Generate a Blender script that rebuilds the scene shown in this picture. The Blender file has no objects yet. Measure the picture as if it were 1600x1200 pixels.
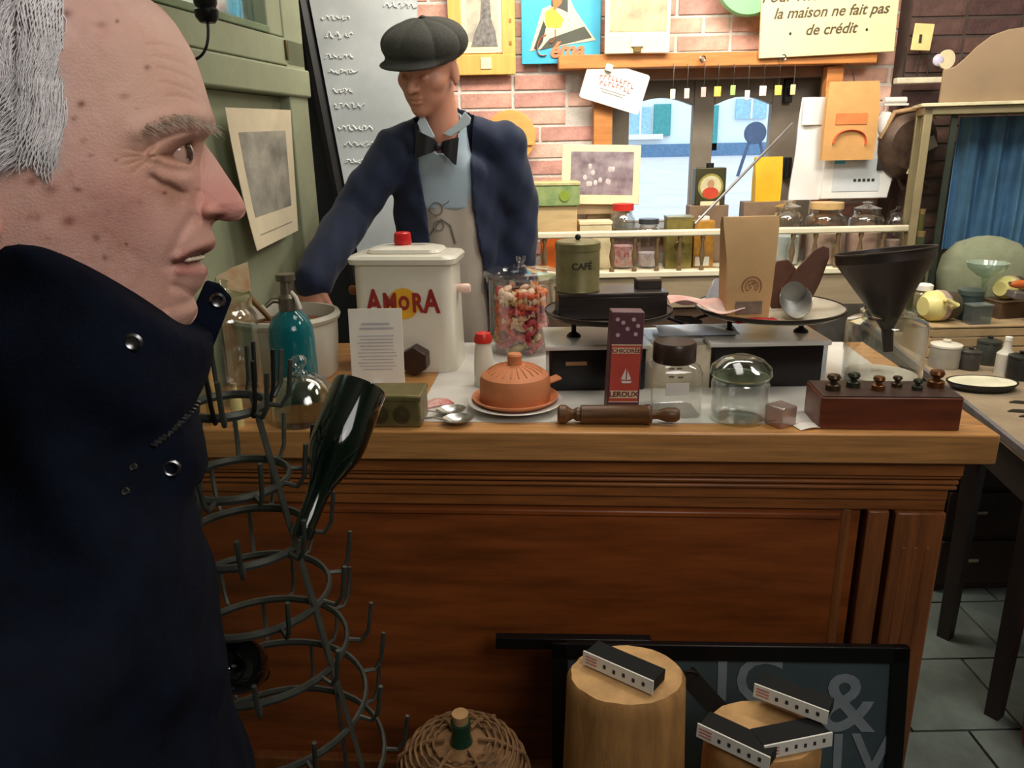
import bpy, bmesh, math, random
import numpy as np
from mathutils import Vector, Matrix, Euler

random.seed(7)
rng = np.random.default_rng(7)
SC = bpy.context.scene
COL = SC.collection
PI = math.pi

# ---------------------------------------------------------------- camera
FPX = 1200.0
PITCH = math.radians(17.5)
ROLL = 0.02
CAMZ = 1.55
_F = Vector((0, math.cos(PITCH), -math.sin(PITCH)))
_R0 = Vector((1, 0, 0))
_U0 = Vector((0, math.sin(PITCH), math.cos(PITCH)))
_R = _R0 * math.cos(ROLL) - _U0 * math.sin(ROLL)
_U = _R0 * math.sin(ROLL) + _U0 * math.cos(ROLL)
CAM = Vector((0, 0, CAMZ))
cd = bpy.data.cameras.new('camera')
cd.sensor_width = 36
cd.lens = 36 * FPX / 1600
cd.clip_start = 0.02
cam = bpy.data.objects.new('camera', cd)
COL.objects.link(cam)
mw = Matrix.Identity(4)
for i in range(3):
    mw[i][0], mw[i][1], mw[i][2], mw[i][3] = _R[i], _U[i], -_F[i], CAM[i]
cam.matrix_world = mw
SC.camera = cam

# ---------------------------------------------------------------- light and exposure
SC.view_settings.view_transform = 'Standard'
SC.view_settings.look = 'None'
SC.view_settings.gamma = 1
SC.view_settings.use_curve_mapping = False
SC.view_settings.exposure = 0.0

W = bpy.data.worlds.new('sky')
SC.world = W
W.use_nodes = True
bg = W.node_tree.nodes['Background']
bg.inputs[0].default_value = (0.84, 0.93, 1.0, 1)
bg.inputs[1].default_value = 2.6


def area(name, loc, target, size, power, col, sy=None, spread=180):
    l = bpy.data.lights.new(name, 'AREA')
    l.shape = 'RECTANGLE'
    l.size = size
    l.size_y = sy or size
    l.energy = power
    l.color = col
    l.spread = math.radians(spread)
    o = bpy.data.objects.new(name, l)
    COL.objects.link(o)
    o.location = loc
    d = Vector(target) - Vector(loc)
    o.rotation_euler = d.to_track_quat('-Z', 'Y').to_euler()
    return o


WARM = (1.0, 0.92, 0.80)
area('window_wall_lamp', (0.5, 2.5, 2.62), (0.55, 3.5, 1.5), 1.7, 44, WARM, 0.3)
area('counter_lamp', (0.35, 1.75, 2.64), (0.25, 1.75, 0.9), 0.9, 6.4, (1.0, 0.95, 0.88), 0.4)
area('front_lamp', (0.75, -0.1, 2.2), (-0.2, 0.6, 1.4), 0.8, 10.5, (1.0, 0.96, 0.92), 0.8)
area('room_fill', (0.9, -0.9, 2.6), (0.4, 1.5, 0.6), 0.9, 7.0, (1.0, 0.93, 0.84), 0.9)  # added fill from behind the camera for the counter front
area('side_table_fill', (1.35, 1.5, 2.55), (1.8, 2.9, 1.15), 0.6, 20, (1.0, 0.95, 0.84), 0.4)  # added fill aimed at the cabinet and the side table
area('door_glass_backlight', (-1.35, 1.55, 2.3), (-0.8, 1.65, 1.95), 0.4, 11, (0.96, 0.98, 1.0), 0.4, spread=110)  # added light behind the door so its glass looks bright

# ---------------------------------------------------------------- projection helpers (photo frame 1600x1200)


def ray(px, py):
    return _F + _R * ((px - 800) / FPX) + _U * ((600 - py) / FPX)


def at(px, py, Y):
    r = ray(px, py)
    return CAM + r * (Y / r.y)


def onz(px, py, z):
    r = ray(px, py)
    return CAM + r * ((z - CAMZ) / r.z)


def mpp(P):
    return (Vector(P) - CAM).dot(_F) / FPX


def proj(P):
    d = Vector(P) - CAM
    z = d.dot(_F)
    return 800 + d.dot(_R) / z * FPX, 600 - d.dot(_U) / z * FPX


def hgt(P, py):
    """height above P of image row py on the vertical line through P"""
    lo, hi = -1.0, 2.0
    for _ in range(40):
        m = (lo + hi) / 2
        if proj((P[0], P[1], P[2] + m))[1] > py:
            lo = m
        else:
            hi = m
    return lo


def stand(px, py, wpx, z):
    """centre of a round base of apparent width wpx whose front bottom sits at (px, py) on height z, and its radius"""
    P = onz(px, py, z)
    r = wpx / 2 * mpp(P)
    d = Vector((P.x, P.y, 0)).normalized()
    for _ in range(3):
        C = P + d * r
        r = wpx / 2 * mpp(C)
    return Vector((C.x, C.y, z)), r


# ---------------------------------------------------------------- materials
def lin(c):
    out = []
    for v in c[:3]:
        v = v / 255.0
        out.append(v / 12.92 if v <= 0.04045 else ((v + 0.055) / 1.055) ** 2.4)
    return (*out, 1.0)


_mats = {}


def mat(name, col, rough=0.55, metal=0.0, var=0.18, scale=14.0, bump=0.0, bscale=None, stretch=None, col2=None,
        trans=0.0, ior=1.45, sheen=0.0, coat=0.0, spec=None, detail=5.0, attr=None, emit=None, sub=0.0):
    if name in _mats:
        return _mats[name]
    m = bpy.data.materials.new(name)
    m.use_nodes = True
    nt = m.node_tree
    N, L = nt.nodes, nt.links
    b = N['Principled BSDF']
    b.inputs['Roughness'].default_value = rough
    b.inputs['Metallic'].default_value = metal
    b.inputs['IOR'].default_value = ior
    if trans:
        b.inputs['Transmission Weight'].default_value = trans
    if sheen:
        b.inputs['Sheen Weight'].default_value = sheen
    if coat:
        b.inputs['Coat Weight'].default_value = coat
        b.inputs['Coat Roughness'].default_value = 0.12
    if spec is not None:
        b.inputs['Specular IOR Level'].default_value = spec
    if sub:
        b.inputs['Subsurface Weight'].default_value = sub
        b.inputs['Subsurface Radius'].default_value = (0.010, 0.004, 0.002)
        b.inputs['Subsurface Scale'].default_value = 0.6
    tc = N.new('ShaderNodeTexCoord')
    mp = N.new('ShaderNodeMapping')
    L.new(tc.outputs['Object'], mp.inputs['Vector'])
    if stretch:
        mp.inputs['Scale'].default_value = stretch
    nz = N.new('ShaderNodeTexNoise')
    nz.inputs['Scale'].default_value = scale
    nz.inputs['Detail'].default_value = detail
    nz.inputs['Roughness'].default_value = 0.6
    L.new(mp.outputs[0], nz.inputs['Vector'])
    cr = N.new('ShaderNodeValToRGB')
    c1 = lin(col)
    if col2 is None:
        lo = tuple(max(0, v * (1 - var)) for v in c1[:3]) + (1,)
        hi = tuple(min(1, v * (1 + var)) for v in c1[:3]) + (1,)
    else:
        lo, hi = lin(col2), c1
    cr.color_ramp.elements[0].position = 0.32
    cr.color_ramp.elements[1].position = 0.68
    cr.color_ramp.elements[0].color = lo
    cr.color_ramp.elements[1].color = hi
    L.new(nz.outputs['Fac'], cr.inputs['Fac'])
    src = cr.outputs['Color']
    if attr:
        at_ = N.new('ShaderNodeAttribute')
        at_.attribute_name = attr
        mx = N.new('ShaderNodeMix')
        mx.data_type = 'RGBA'
        mx.blend_type = 'MULTIPLY'
        mx.inputs['Factor'].default_value = 1.0
        L.new(at_.outputs['Color'], mx.inputs[6])
        L.new(src, mx.inputs[7])
        src = mx.outputs[2]
    L.new(src, b.inputs['Base Color'])
    if emit:
        b.inputs['Emission Color'].default_value = lin(emit[0])
        b.inputs['Emission Strength'].default_value = emit[1]
    if bump:
        bn = N.new('ShaderNodeTexNoise')
        bn.inputs['Scale'].default_value = bscale or scale * 3
        bn.inputs['Detail'].default_value = 6
        L.new(mp.outputs[0], bn.inputs['Vector'])
        bp = N.new('ShaderNodeBump')
        bp.inputs['Strength'].default_value = bump
        bp.inputs['Distance'].default_value = 0.01
        L.new(bn.outputs['Fac'], bp.inputs['Height'])
        L.new(bp.outputs[0], b.inputs['Normal'])
    _mats[name] = m
    return m


def glass(name, tint=(250, 251, 250), refl=0.085, dens=0.0):
    """thin-walled glass: clear tinted film with a fresnel gloss"""
    if name in _mats:
        return _mats[name]
    m = bpy.data.materials.new(name)
    m.use_nodes = True
    nt = m.node_tree
    N, L = nt.nodes, nt.links
    N.remove(N['Principled BSDF'])
    out = N['Material Output']
    t = N.new('ShaderNodeBsdfTransparent')
    t.inputs[0].default_value = lin(tint)
    g = N.new('ShaderNodeBsdfGlossy')
    g.inputs['Roughness'].default_value = 0.04
    g.inputs['Color'].default_value = (1, 1, 1, 1)
    lw = N.new('ShaderNodeLayerWeight')
    lw.inputs['Blend'].default_value = 0.25
    nz = N.new('ShaderNodeTexNoise')
    nz.inputs['Scale'].default_value = 60
    bp = N.new('ShaderNodeBump')
    bp.inputs['Strength'].default_value = 0.06
    L.new(nz.outputs['Fac'], bp.inputs['Height'])
    L.new(bp.outputs[0], g.inputs['Normal'])
    ma = N.new('ShaderNodeMath')
    ma.operation = 'MULTIPLY_ADD'
    ma.inputs[1].default_value = 0.75
    ma.inputs[2].default_value = refl
    pw = N.new('ShaderNodeMath')
    pw.operation = 'POWER'
    pw.inputs[1].default_value = 2.6
    lw.inputs['Blend'].default_value = 0.5
    L.new(lw.outputs['Facing'], pw.inputs[0])
    L.new(pw.outputs[0], ma.inputs[0])
    mx = N.new('ShaderNodeMixShader')
    L.new(ma.outputs[0], mx.inputs[0])
    L.new(t.outputs[0], mx.inputs[1])
    L.new(g.outputs[0], mx.inputs[2])
    last = mx
    if dens:
        d = N.new('ShaderNodeBsdfDiffuse')
        d.inputs[0].default_value = lin(tint)
        m2 = N.new('ShaderNodeMixShader')
        m2.inputs[0].default_value = dens
        L.new(mx.outputs[0], m2.inputs[1])
        L.new(d.outputs[0], m2.inputs[2])
        last = m2
    L.new(last.outputs[0], out.inputs[0])
    _mats[name] = m
    return m


def sheer(name, col):
    """thin cloth that lets light through"""
    m = bpy.data.materials.new(name)
    m.use_nodes = True
    nt = m.node_tree
    N, L = nt.nodes, nt.links
    b = N['Principled BSDF']
    b.inputs['Base Color'].default_value = lin(col)
    b.inputs['Roughness'].default_value = .9
    t = N.new('ShaderNodeBsdfTranslucent')
    nz = N.new('ShaderNodeTexNoise')
    nz.inputs['Scale'].default_value = 5
    cr = N.new('ShaderNodeValToRGB')
    cr.color_ramp.elements[0].position = .38
    cr.color_ramp.elements[1].position = .62
    cr.color_ramp.elements[0].color = lin((190, 206, 214))
    cr.color_ramp.elements[1].color = lin(col)
    L.new(nz.outputs['Fac'], cr.inputs['Fac'])
    L.new(cr.outputs['Color'], t.inputs['Color'])
    mx = N.new('ShaderNodeMixShader')
    mx.inputs[0].default_value = .7
    L.new(b.outputs[0], mx.inputs[1])
    L.new(t.outputs[0], mx.inputs[2])
    L.new(mx.outputs[0], N['Material Output'].inputs[0])
    return m


# ---------------------------------------------------------------- mesh helpers
def rotm(rx=0, ry=0, rz=0, loc=(0, 0, 0)):
    return Matrix.Translation(loc) @ Euler((rx, ry, rz)).to_matrix().to_4x4()


class MB:
    def __init__(s):
        s.v, s.f = [], []

    def add(s, vs, fs, T=None):
        o = len(s.v)
        if T is not None:
            vs = [T @ Vector(p) for p in vs]
        s.v += [tuple(p) for p in vs]
        s.f += [tuple(i + o for i in q) for q in fs]
        return s

    def box(s, c, d, T=None):
        x, y, z = c
        a, b, h = d[0] / 2, d[1] / 2, d[2] / 2
        vs = [(x + i * a, y + j * b, z + k * h) for i in (-1, 1) for j in (-1, 1) for k in (-1, 1)]
        return s.add(vs, [(0, 1, 3, 2), (4, 6, 7, 5), (0, 4, 5, 1), (2, 3, 7, 6), (0, 2, 6, 4), (1, 5, 7, 3)], T)

    def lathe(s, prof, n=32, T=None, cap=True, ex=1.0, ey=1.0):
        vs, fs = [], []
        m = len(prof)
        for i in range(n):
            a = 2 * PI * i / n
            for r, z in prof:
                vs.append((r * math.cos(a) * ex, r * math.sin(a) * ey, z))
        for i in range(n):
            j = (i + 1) % n
            for k in range(m - 1):
                fs.append((i * m + k, j * m + k, j * m + k + 1, i * m + k + 1))
        if cap:
            if prof[0][0] > 1e-5:
                fs.append(tuple(i * m for i in range(n))[::-1])
            if prof[-1][0] > 1e-5:
                fs.append(tuple(i * m + m - 1 for i in range(n)))
        return s.add(vs, fs, T)

    def cyl(s, c, r, h, n=24, T=None):
        TT = Matrix.Translation(c)
        return s.lathe([(r, 0), (r, h)], n, TT if T is None else T @ TT)

    def sph(s, c, r, nu=16, nv=10, T=None):
        if isinstance(r, (int, float)):
            r = (r, r, r)
        vs, fs = [(c[0], c[1], c[2] - r[2])], []
        for k in range(1, nv):
            p = -PI / 2 + PI * k / nv
            for i in range(nu):
                a = 2 * PI * i / nu
                vs.append((c[0] + r[0] * math.cos(p) * math.cos(a), c[1] + r[1] * math.cos(p) * math.sin(a), c[2] + r[2] * math.sin(p)))
        vs.append((c[0], c[1], c[2] + r[2]))
        for i in range(nu):
            j = (i + 1) % nu
            fs.append((0, 1 + j, 1 + i))
            for k in range(nv - 2):
                a = 1 + k * nu
                fs.append((a + i, a + j, a + nu + j, a + nu + i))
            a = 1 + (nv - 2) * nu
            fs.append((a + i, a + j, len(vs) - 1))
        return s.add(vs, fs, T)

    def tube(s, pts, r, n=8, closed=False, T=None, flat=1.0):
        pts = [Vector(p) for p in pts]
        m = len(pts)
        rs = r if isinstance(r, (list, tuple)) else [r] * m
        vs, fs = [], []
        up = Vector((0, 0, 1))
        prev = None
        for i in range(m):
            if closed:
                t = pts[(i + 1) % m] - pts[i - 1]
            else:
                t = pts[min(i + 1, m - 1)] - pts[max(i - 1, 0)]
            t.normalize()
            if prev is None:
                q = up if abs(t.z) < 0.9 else Vector((1, 0, 0))
                a = t.cross(q).normalized()
            else:
                a = (prev - t * prev.dot(t))
                a = a.normalized() if a.length > 1e-6 else t.orthogonal().normalized()
            prev = a
            b = t.cross(a)
            for k in range(n):
                w = 2 * PI * k / n
                vs.append(pts[i] + a * (math.cos(w) * rs[i]) + b * (math.sin(w) * rs[i] * flat))
        for i in range(m if closed else m - 1):
            j = (i + 1) % m
            for k in range(n):
                l = (k + 1) % n
                fs.append((i * n + k, i * n + l, j * n + l, j * n + k))
        if not closed:
            fs.append(tuple(range(n))[::-1])
            fs.append(tuple((m - 1) * n + k for k in range(n)))
        return s.add(vs, fs, T)

    def prism(s, poly, z0, z1, T=None):
        n = len(poly)
        vs = [(p[0], p[1], z0) for p in poly] + [(p[0], p[1], z1) for p in poly]
        fs = [tuple(range(n))[::-1], tuple(range(n, 2 * n))]
        fs += [(i, (i + 1) % n, n + (i + 1) % n, n + i) for i in range(n)]
        return s.add(vs, fs, T)

    def sheet(s, fn, nu, nv, th=0.0, T=None):
        """surface fn(u,v)->(x,y,z); thickness along the normal gives it a real back"""
        g = [[Vector(fn(i / nu, j / nv)) for j in range(nv + 1)] for i in range(nu + 1)]
        idx = lambda i, j, o=0: o + i * (nv + 1) + j
        vs = [g[i][j] for i in range(nu + 1) for j in range(nv + 1)]
        fs = [(idx(i, j), idx(i + 1, j), idx(i + 1, j + 1), idx(i, j + 1)) for i in range(nu) for j in range(nv)]
        if th:
            o = len(vs)
            for i in range(nu + 1):
                for j in range(nv + 1):
                    du = g[min(i + 1, nu)][j] - g[max(i - 1, 0)][j]
                    dv = g[i][min(j + 1, nv)] - g[i][max(j - 1, 0)]
                    nn = du.cross(dv)
                    nn = nn.normalized() if nn.length > 1e-12 else Vector((0, 0, 1))
                    vs.append(g[i][j] - nn * th)
            fs += [(idx(i, j, o), idx(i, j + 1, o), idx(i + 1, j + 1, o), idx(i + 1, j, o)) for i in range(nu) for j in range(nv)]
            rim = [(i, 0) for i in range(nu)] + [(nu, j) for j in range(nv)] + [(i, nv) for i in range(nu, 0, -1)] + [(0, j) for j in range(nv, 0, -1)]
            for a in range(len(rim)):
                p, q = rim[a], rim[(a + 1) % len(rim)]
                fs.append((idx(*q), idx(*p), idx(*p, o), idx(*q, o)))
        return s.add(vs, fs, T)

    def mesh(s, name, smooth=True, ang=35):
        me = bpy.data.meshes.new(name)
        me.from_pydata(s.v, [], s.f)
        bm = bmesh.new()
        bm.from_mesh(me)
        bmesh.ops.recalc_face_normals(bm, faces=bm.faces)
        bm.to_mesh(me)
        bm.free()
        if smooth:
            me.polygons.foreach_set('use_smooth', [True] * len(me.polygons))
            me.set_sharp_from_angle(angle=math.radians(ang))
        me.update()
        return me


def link(name, data, parent=None):
    o = bpy.data.objects.new(name, data)
    COL.objects.link(o)
    if parent is not None:
        o.parent = parent
    return o


def tag(o, label=None, cat=None, group=None, kind=None):
    if label:
        o['label'] = label
    if cat:
        o['category'] = cat
    if group:
        o['group'] = group
    if kind:
        o['kind'] = kind
    return o


def thing(name, label, cat, loc=(0, 0, 0), rz=0.0, group=None):
    o = link(name, None)
    o.location = loc
    o.rotation_euler = (0, 0, rz)
    return tag(o, label, cat, group)


def part(name, mb, m, parent, bevel=0.0, label=None, ang=35, smooth=True, seg=2):
    me = mb if isinstance(mb, bpy.types.Mesh) else mb.mesh(name, smooth, ang)
    if len(me.materials) == 0:
        me.materials.append(m)
    o = link(name, me, parent)
    if bevel:
        bv = o.modifiers.new('bevel', 'BEVEL')
        bv.width = bevel
        bv.segments = seg
        bv.limit_method = 'ANGLE'
        bv.angle_limit = math.radians(40)
    if label:
        o['label'] = label
    return o


def solo(name, label, cat, mb, m, loc=(0, 0, 0), rz=0.0, bevel=0.0, group=None, ang=35):
    o = part(name, mb, m, None, bevel, None, ang)
    o.location = loc
    o.rotation_euler = (0, 0, rz)
    return tag(o, label, cat, group)


def struct(name, mb, m, bevel=0.0, parent=None):
    o = part(name, mb, m, parent, bevel)
    if parent is None:
        o['kind'] = 'structure'
    return o


def text_mb(txt, size, depth=0.0006, shear=0.0, bold=0.0, align='CENTER'):
    """lettering as a mesh in the XZ plane facing -Y, centred on the origin"""
    cu = bpy.data.curves.new('lettering', 'FONT')
    cu.body = txt
    cu.size = size
    cu.shear = shear
    cu.offset = bold
    cu.extrude = depth
    cu.align_x = align
    cu.align_y = 'CENTER'
    cu.resolution_u = 3
    o = bpy.data.objects.new('lettering', cu)
    me = bpy.data.meshes.new_from_object(o)
    mb = MB()
    mb.add([(v.co.x, -v.co.z, v.co.y) for v in me.vertices], [tuple(p.vertices) for p in me.polygons])
    bpy.data.objects.remove(o)
    bpy.data.curves.remove(cu)
    bpy.data.meshes.remove(me)
    return mb


def moved(mb, T):
    out = MB()
    return out.add(mb.v, mb.f, T)


def copy_tree(o, parent=None):
    c = o.copy()
    COL.objects.link(c)
    c.parent = parent
    for ch in o.children:
        copy_tree(ch, c)
    return c


# implicit surfaces: body shapes grown from smooth unions, meshed by surface nets
def smin(a, b, k):
    h = np.clip(0.5 + 0.5 * (b - a) / k, 0, 1)
    return b + (a - b) * h - k * h * (1 - h)


def d_cap(P, a, b, r1, r2):
    a, b = np.array(a), np.array(b)
    ab = b - a
    t = np.clip(((P - a) @ ab) / (ab @ ab), 0, 1)
    d = np.linalg.norm(P - a - t[..., None] * ab, axis=-1)
    return d - (r1 + (r2 - r1) * t)


def d_ell(P, c, r):
    q = (P - np.array(c)) / np.array(r)
    l = np.linalg.norm(q, axis=-1)
    return (l - 1) * min(r)


def nets(f, lo, hi, res, name):
    lo, hi = np.array(lo, float), np.array(hi, float)
    n = np.maximum(((hi - lo) / res).astype(int) + 1, 4)
    ax = [lo[i] + res * np.arange(n[i]) for i in range(3)]
    G = np.stack(np.meshgrid(*ax, indexing='ij'), -1)
    D = f(G)
    s = D < 0
    c = [s[i:n[0] - 1 + i, j:n[1] - 1 + j, k:n[2] - 1 + k] for i in (0, 1) for j in (0, 1) for k in (0, 1)]
    cnt = sum(x.astype(int) for x in c)
    cell = (cnt > 0) & (cnt < 8)
    ids = -np.ones(cell.shape, int)
    I = np.argwhere(cell)
    ids[cell] = np.arange(len(I))
    acc = np.zeros((len(I), 3))
    num = np.zeros(len(I))
    corners = [np.array((i, j, k)) for i in (0, 1) for j in (0, 1) for k in (0, 1)]
    for a in range(8):
        for b in range(a + 1, 8):
            if np.abs(corners[a] - corners[b]).sum() != 1:
                continue
            A, B = I + corners[a], I + corners[b]
            da, db = D[tuple(A.T)], D[tuple(B.T)]
            x = (da < 0) != (db < 0)
            t = np.where(x, da / np.where(x, da - db, 1), 0)
            acc += np.where(x[:, None], A + t[:, None] * (B - A), 0)
            num += x
    V = lo + res * acc / num[:, None]
    F = []
    for axx in range(3):
        u, w = (axx + 1) % 3, (axx + 2) % 3
        sl0 = [slice(1, n[i] - 1) for i in range(3)]
        sl1 = list(sl0)
        sl0[axx] = slice(0, n[axx] - 1)
        sl1[axx] = slice(1, n[axx])
        a, b = s[tuple(sl0)], s[tuple(sl1)]
        E = np.argwhere(a != b)
        sg = a[tuple(E.T)]
        base = E + np.array([0 if i == axx else 1 for i in range(3)])
        eu, ew = np.eye(3, dtype=int)[u], np.eye(3, dtype=int)[w]
        q = [ids[tuple((base - o).T)] for o in (0 * eu, eu, eu + ew, ew)]
        Q = np.stack(q, 1)
        Q[~sg] = Q[~sg][:, ::-1]
        F.append(Q)
    F = np.concatenate(F)
    F = F[(F >= 0).all(1)]
    me = bpy.data.meshes.new(name)
    me.from_pydata(V.tolist(), [], F.tolist())
    me.polygons.foreach_set('use_smooth', [True] * len(me.polygons))
    me.update()
    return me
# ================================================================ palette
M_floor_joint = mat('floor joint', (58, 60, 56), 0.9)
M_slate = mat('slate tile', (104, 114, 108), 0.5, var=0.3, scale=6, bump=0.25, bscale=30)
M_mortar = mat('mortar', (216, 210, 200), 0.95, var=0.10, scale=30, bump=0.4, bscale=120)
M_brick = [mat('brick red %d' % i, c, 0.85, var=0.22, scale=18, bump=0.35, bscale=90) for i, c in enumerate(
    [(210, 160, 142), (216, 170, 150), (202, 150, 134), (222, 182, 164), (200, 150, 138)])]
M_dbrick = [mat('brick dark %d' % i, c, 0.8, var=0.3, scale=20, bump=0.35, bscale=90) for i, c in enumerate(
    [(92, 66, 60), (84, 60, 58), (104, 74, 66)])]
M_dmortar = mat('dimmed mortar', (84, 70, 64), 0.95)  # pier colours darkened to carry the dimmer light there
M_plaster = mat('plaster', (150, 144, 132), 0.9, bump=0.2)
M_ceil = mat('ceiling paint', (170, 165, 150), 0.9)
M_green = mat('green paint', (146, 152, 124), 0.55, var=0.12, scale=5, bump=0.08, bscale=60)
M_beam = mat('orange pine beam', (196, 128, 66), 0.55, var=0.22, scale=9, stretch=(0.6, 6, 6))
M_taupe = mat('taupe window paint', (128, 118, 104), 0.55, var=0.08)
M_cream = mat('cream paint', (236, 226, 196), 0.5, var=0.06)
M_black = mat('black', (16, 16, 17), 0.45, var=0.3)
M_iron = mat('dark iron', (44, 41, 38), 0.5, metal=0.6, var=0.3)
M_steel = mat('steel', (176, 176, 172), 0.25, metal=1.0, var=0.1)
M_oak = mat('oak counter', (150, 90, 44), 0.42, var=0.34, scale=7, stretch=(0.7, 8, 9), bump=0.05, bscale=40, coat=0.15)
M_oaktop = mat('oak edge', (190, 136, 80), 0.4, var=0.28, scale=7, stretch=(0.7, 8, 12), bump=0.05, coat=0.2)
M_oakpanel = mat('oak panel', (140, 74, 32), 0.42, var=0.34, scale=5, stretch=(0.8, 6, 6), coat=0.15)
M_oakv = mat('oak upright', (138, 82, 44), 0.42, var=0.3, scale=7, stretch=(9, 8, 0.7), coat=0.15)
M_marble = mat('white marble', (214, 210, 202), 0.25, var=0.08, scale=8)
M_white = mat('white glaze', (226, 220, 204), 0.22, var=0.04)
M_paper = mat('white paper', (232, 228, 218), 0.8, var=0.05)
M_ivory = mat('ivory card', (236, 222, 182), 0.7, var=0.06)
M_ink = mat('ink', (52, 48, 44), 0.8)
M_glass = glass('clear glass')
M_glassg = glass('greenish glass', (232, 242, 232))
M_pane = glass('window pane', (240, 246, 248), refl=0.03)

# ================================================================ the room
FLOORX0, FLOORX1, FLOORY0, FLOORY1 = -2.2, 2.6, -1.6, 3.7
floor = struct('floor', MB().box((0.2, 1.05, -0.05), (4.8, 5.3, 0.084)), M_floor_joint)
tm = MB().box((0, 0, 0), (0.292, 0.292, 0.012)).mesh('tile', False)
tm.materials.append(M_slate)
for i in range(6):
    for j in range(10):
        o = link('tile', tm, floor)
        o.location = (0.62 + i * 0.3 + (0.0 if j % 2 else 0.15), 0.95 + j * 0.3, -0.004 + random.uniform(-0.001, 0.001))
        o.rotation_euler = (0, 0, 0)
struct('ceiling', MB().box((0.2, 1.05, 2.75), (4.9, 5.5, 0.1)), M_ceil)
struct('wall_right', MB().box((2.65, 1.05, 1.35), (0.1, 5.5, 2.7)), M_plaster)
struct('wall_front', MB().box((0.2, -1.65, 1.35), (4.8, 0.1, 2.7)), M_plaster)
struct('wall_left', MB().box((-2.25, 1.05, 1.35), (0.1, 5.5, 2.7)), M_plaster)

WY = 3.5
wx0, wx1 = at(957, 220, WY).x, at(1292, 220, WY).x
wz0, wz1 = at(1120, 352, WY).z, at(1120, 110, WY).z
wb = MB()
wb.box(((-2.2 + wx0) / 2, WY + 0.13, 1.35), (wx0 + 2.2, 0.24, 2.7))
wb.box(((2.6 + wx1) / 2, WY + 0.13, 1.35), (2.6 - wx1, 0.24, 2.7))
wb.box(((wx0 + wx1) / 2, WY + 0.13, wz0 / 2), (wx1 - wx0, 0.24, wz0))
wb.box(((wx0 + wx1) / 2, WY + 0.13, (wz1 + 2.7) / 2), (wx1 - wx0, 0.24, 2.7 - wz1))
wall = struct('wall_back', wb, M_mortar)
BL, BH = 0.215, 0.056
bmeshes = []
for m in M_brick:
    q = MB().box((0, 0, 0), (BL, 0.03, BH)).mesh('brick', False)
    q.materials.append(m)
    bmeshes.append(q)
hmeshes = []
for m in M_brick:
    q = MB().box((0, 0, 0), (0.1, 0.03, BH)).mesh('brick', False)
    q.materials.append(m)
    hmeshes.append(q)
bx0, bx1 = at(640, 200, WY).x, at(1405, 200, WY).x
row = 0
z = 1.09
while z < 2.32:
    x = bx0 - (0.115 if row % 2 else 0.0)
    k = 0
    while x < bx1:
        half = (row % 4 == 1 and k % 3 == 1)
        l = 0.1 if half else BL
        a, b = x, x + l
        hid = b > wx0 - 0.005 and a < wx1 + 0.005 and z + BH / 2 > wz0 - 0.01 and z - BH / 2 < wz1 + 0.01
        if not hid:
            o = link('brick', random.choice(hmeshes if half else bmeshes), wall)
            o.location = ((a + b) / 2, WY + 0.019 + random.uniform(-0.002, 0.002), z)
            o.rotation_euler = (0, random.uniform(-.006, .006), random.uniform(-.006, .006))
        x += l + 0.014
        k += 1
    z += 0.07
    row += 1
# brick pier beside the sign, its weaker light put into darker colours
px0 = at(1406, 200, 3.38).x
pier = struct('wall_pier', MB().box((px0 + 0.55, 3.45, 1.35), (1.1, 0.1, 2.68)), M_dmortar)
q_d = []
for m in M_dbrick:
    q = MB().box((0, 0, 0), (BL, 0.02, BH)).mesh('brick', False)
    q.materials.append(m)
    q_d.append(q)
for r_ in range(17):
    for k in range(5):
        o = link('brick', random.choice(q_d), pier)
        o.location = (px0 + 0.108 + k * 0.229, 3.404, 1.12 + r_ * 0.07)

# window: taupe frame with two arched lights
wy = WY + 0.16
win = link('window_1', None)
win['kind'] = 'structure'
zt = at(1120, 112, wy).z
zb = at(1120, 350, wy).z


def arch_light(x0, x1, z0, z1, rise, n=10):
    top = [(x1 + (x0 - x1) * i / n, z1 - rise + rise * math.sin(PI * (0.0 + i / n))) for i in range(n + 1)]
    return [(x0, z0), (x1, z0)] + top


def xz(px, py, Y=wy):
    p = at(px, py, Y)
    return p.x, p.z


TXZ = Matrix(((1, 0, 0, 0), (0, 0, 1, 0), (0, 1, 0, 0), (0, 0, 0, 1)))   # (x,y,z)->(x,z,y): a plan drawn in XZ, thickness along Y
lights = []
for a, b, t in ((978, 1083, 152), (1104, 1205, 150)):
    x0, zz0 = xz(a, 345)
    x1, zz1 = xz(b, t)
    lights.append((x0, x1, zz0, zz1))
fx0, fx1 = xz(948, 200)[0], xz(1300, 200)[0]
fr = MB()
ths = 0.05
edges = [fx0, lights[0][0], lights[0][1], lights[1][0], lights[1][1], fx1]
for i in (0, 2, 4):
    fr.box(((edges[i] + edges[i + 1]) / 2, wy, (zb + zt) / 2), (edges[i + 1] - edges[i], ths, zt - zb))
for (x0, x1, z0, z1) in lights:
    n = 12
    pts = [(x0 + (x1 - x0) * i / n, z1 - 0.035 + 0.035 * math.sin(PI * i / n)) for i in range(n + 1)]
    fr.prism(pts + [(x1, zt), (x0, zt)], wy - ths / 2, wy + ths / 2, TXZ)
    fr.box(((x0 + x1) / 2, wy, (zb + z0) / 2), (x1 - x0, ths, z0 - zb))
part('window_frame', fr, M_taupe, win, 0.004)
for (x0, x1, z0, z1) in lights:
    part('window_pane', MB().box(((x0 + x1) / 2, wy + 0.01, (z0 + z1) / 2), (x1 - x0 + 0.02, 0.004, z1 - z0 + 0.02)), M_pane, win)
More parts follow.
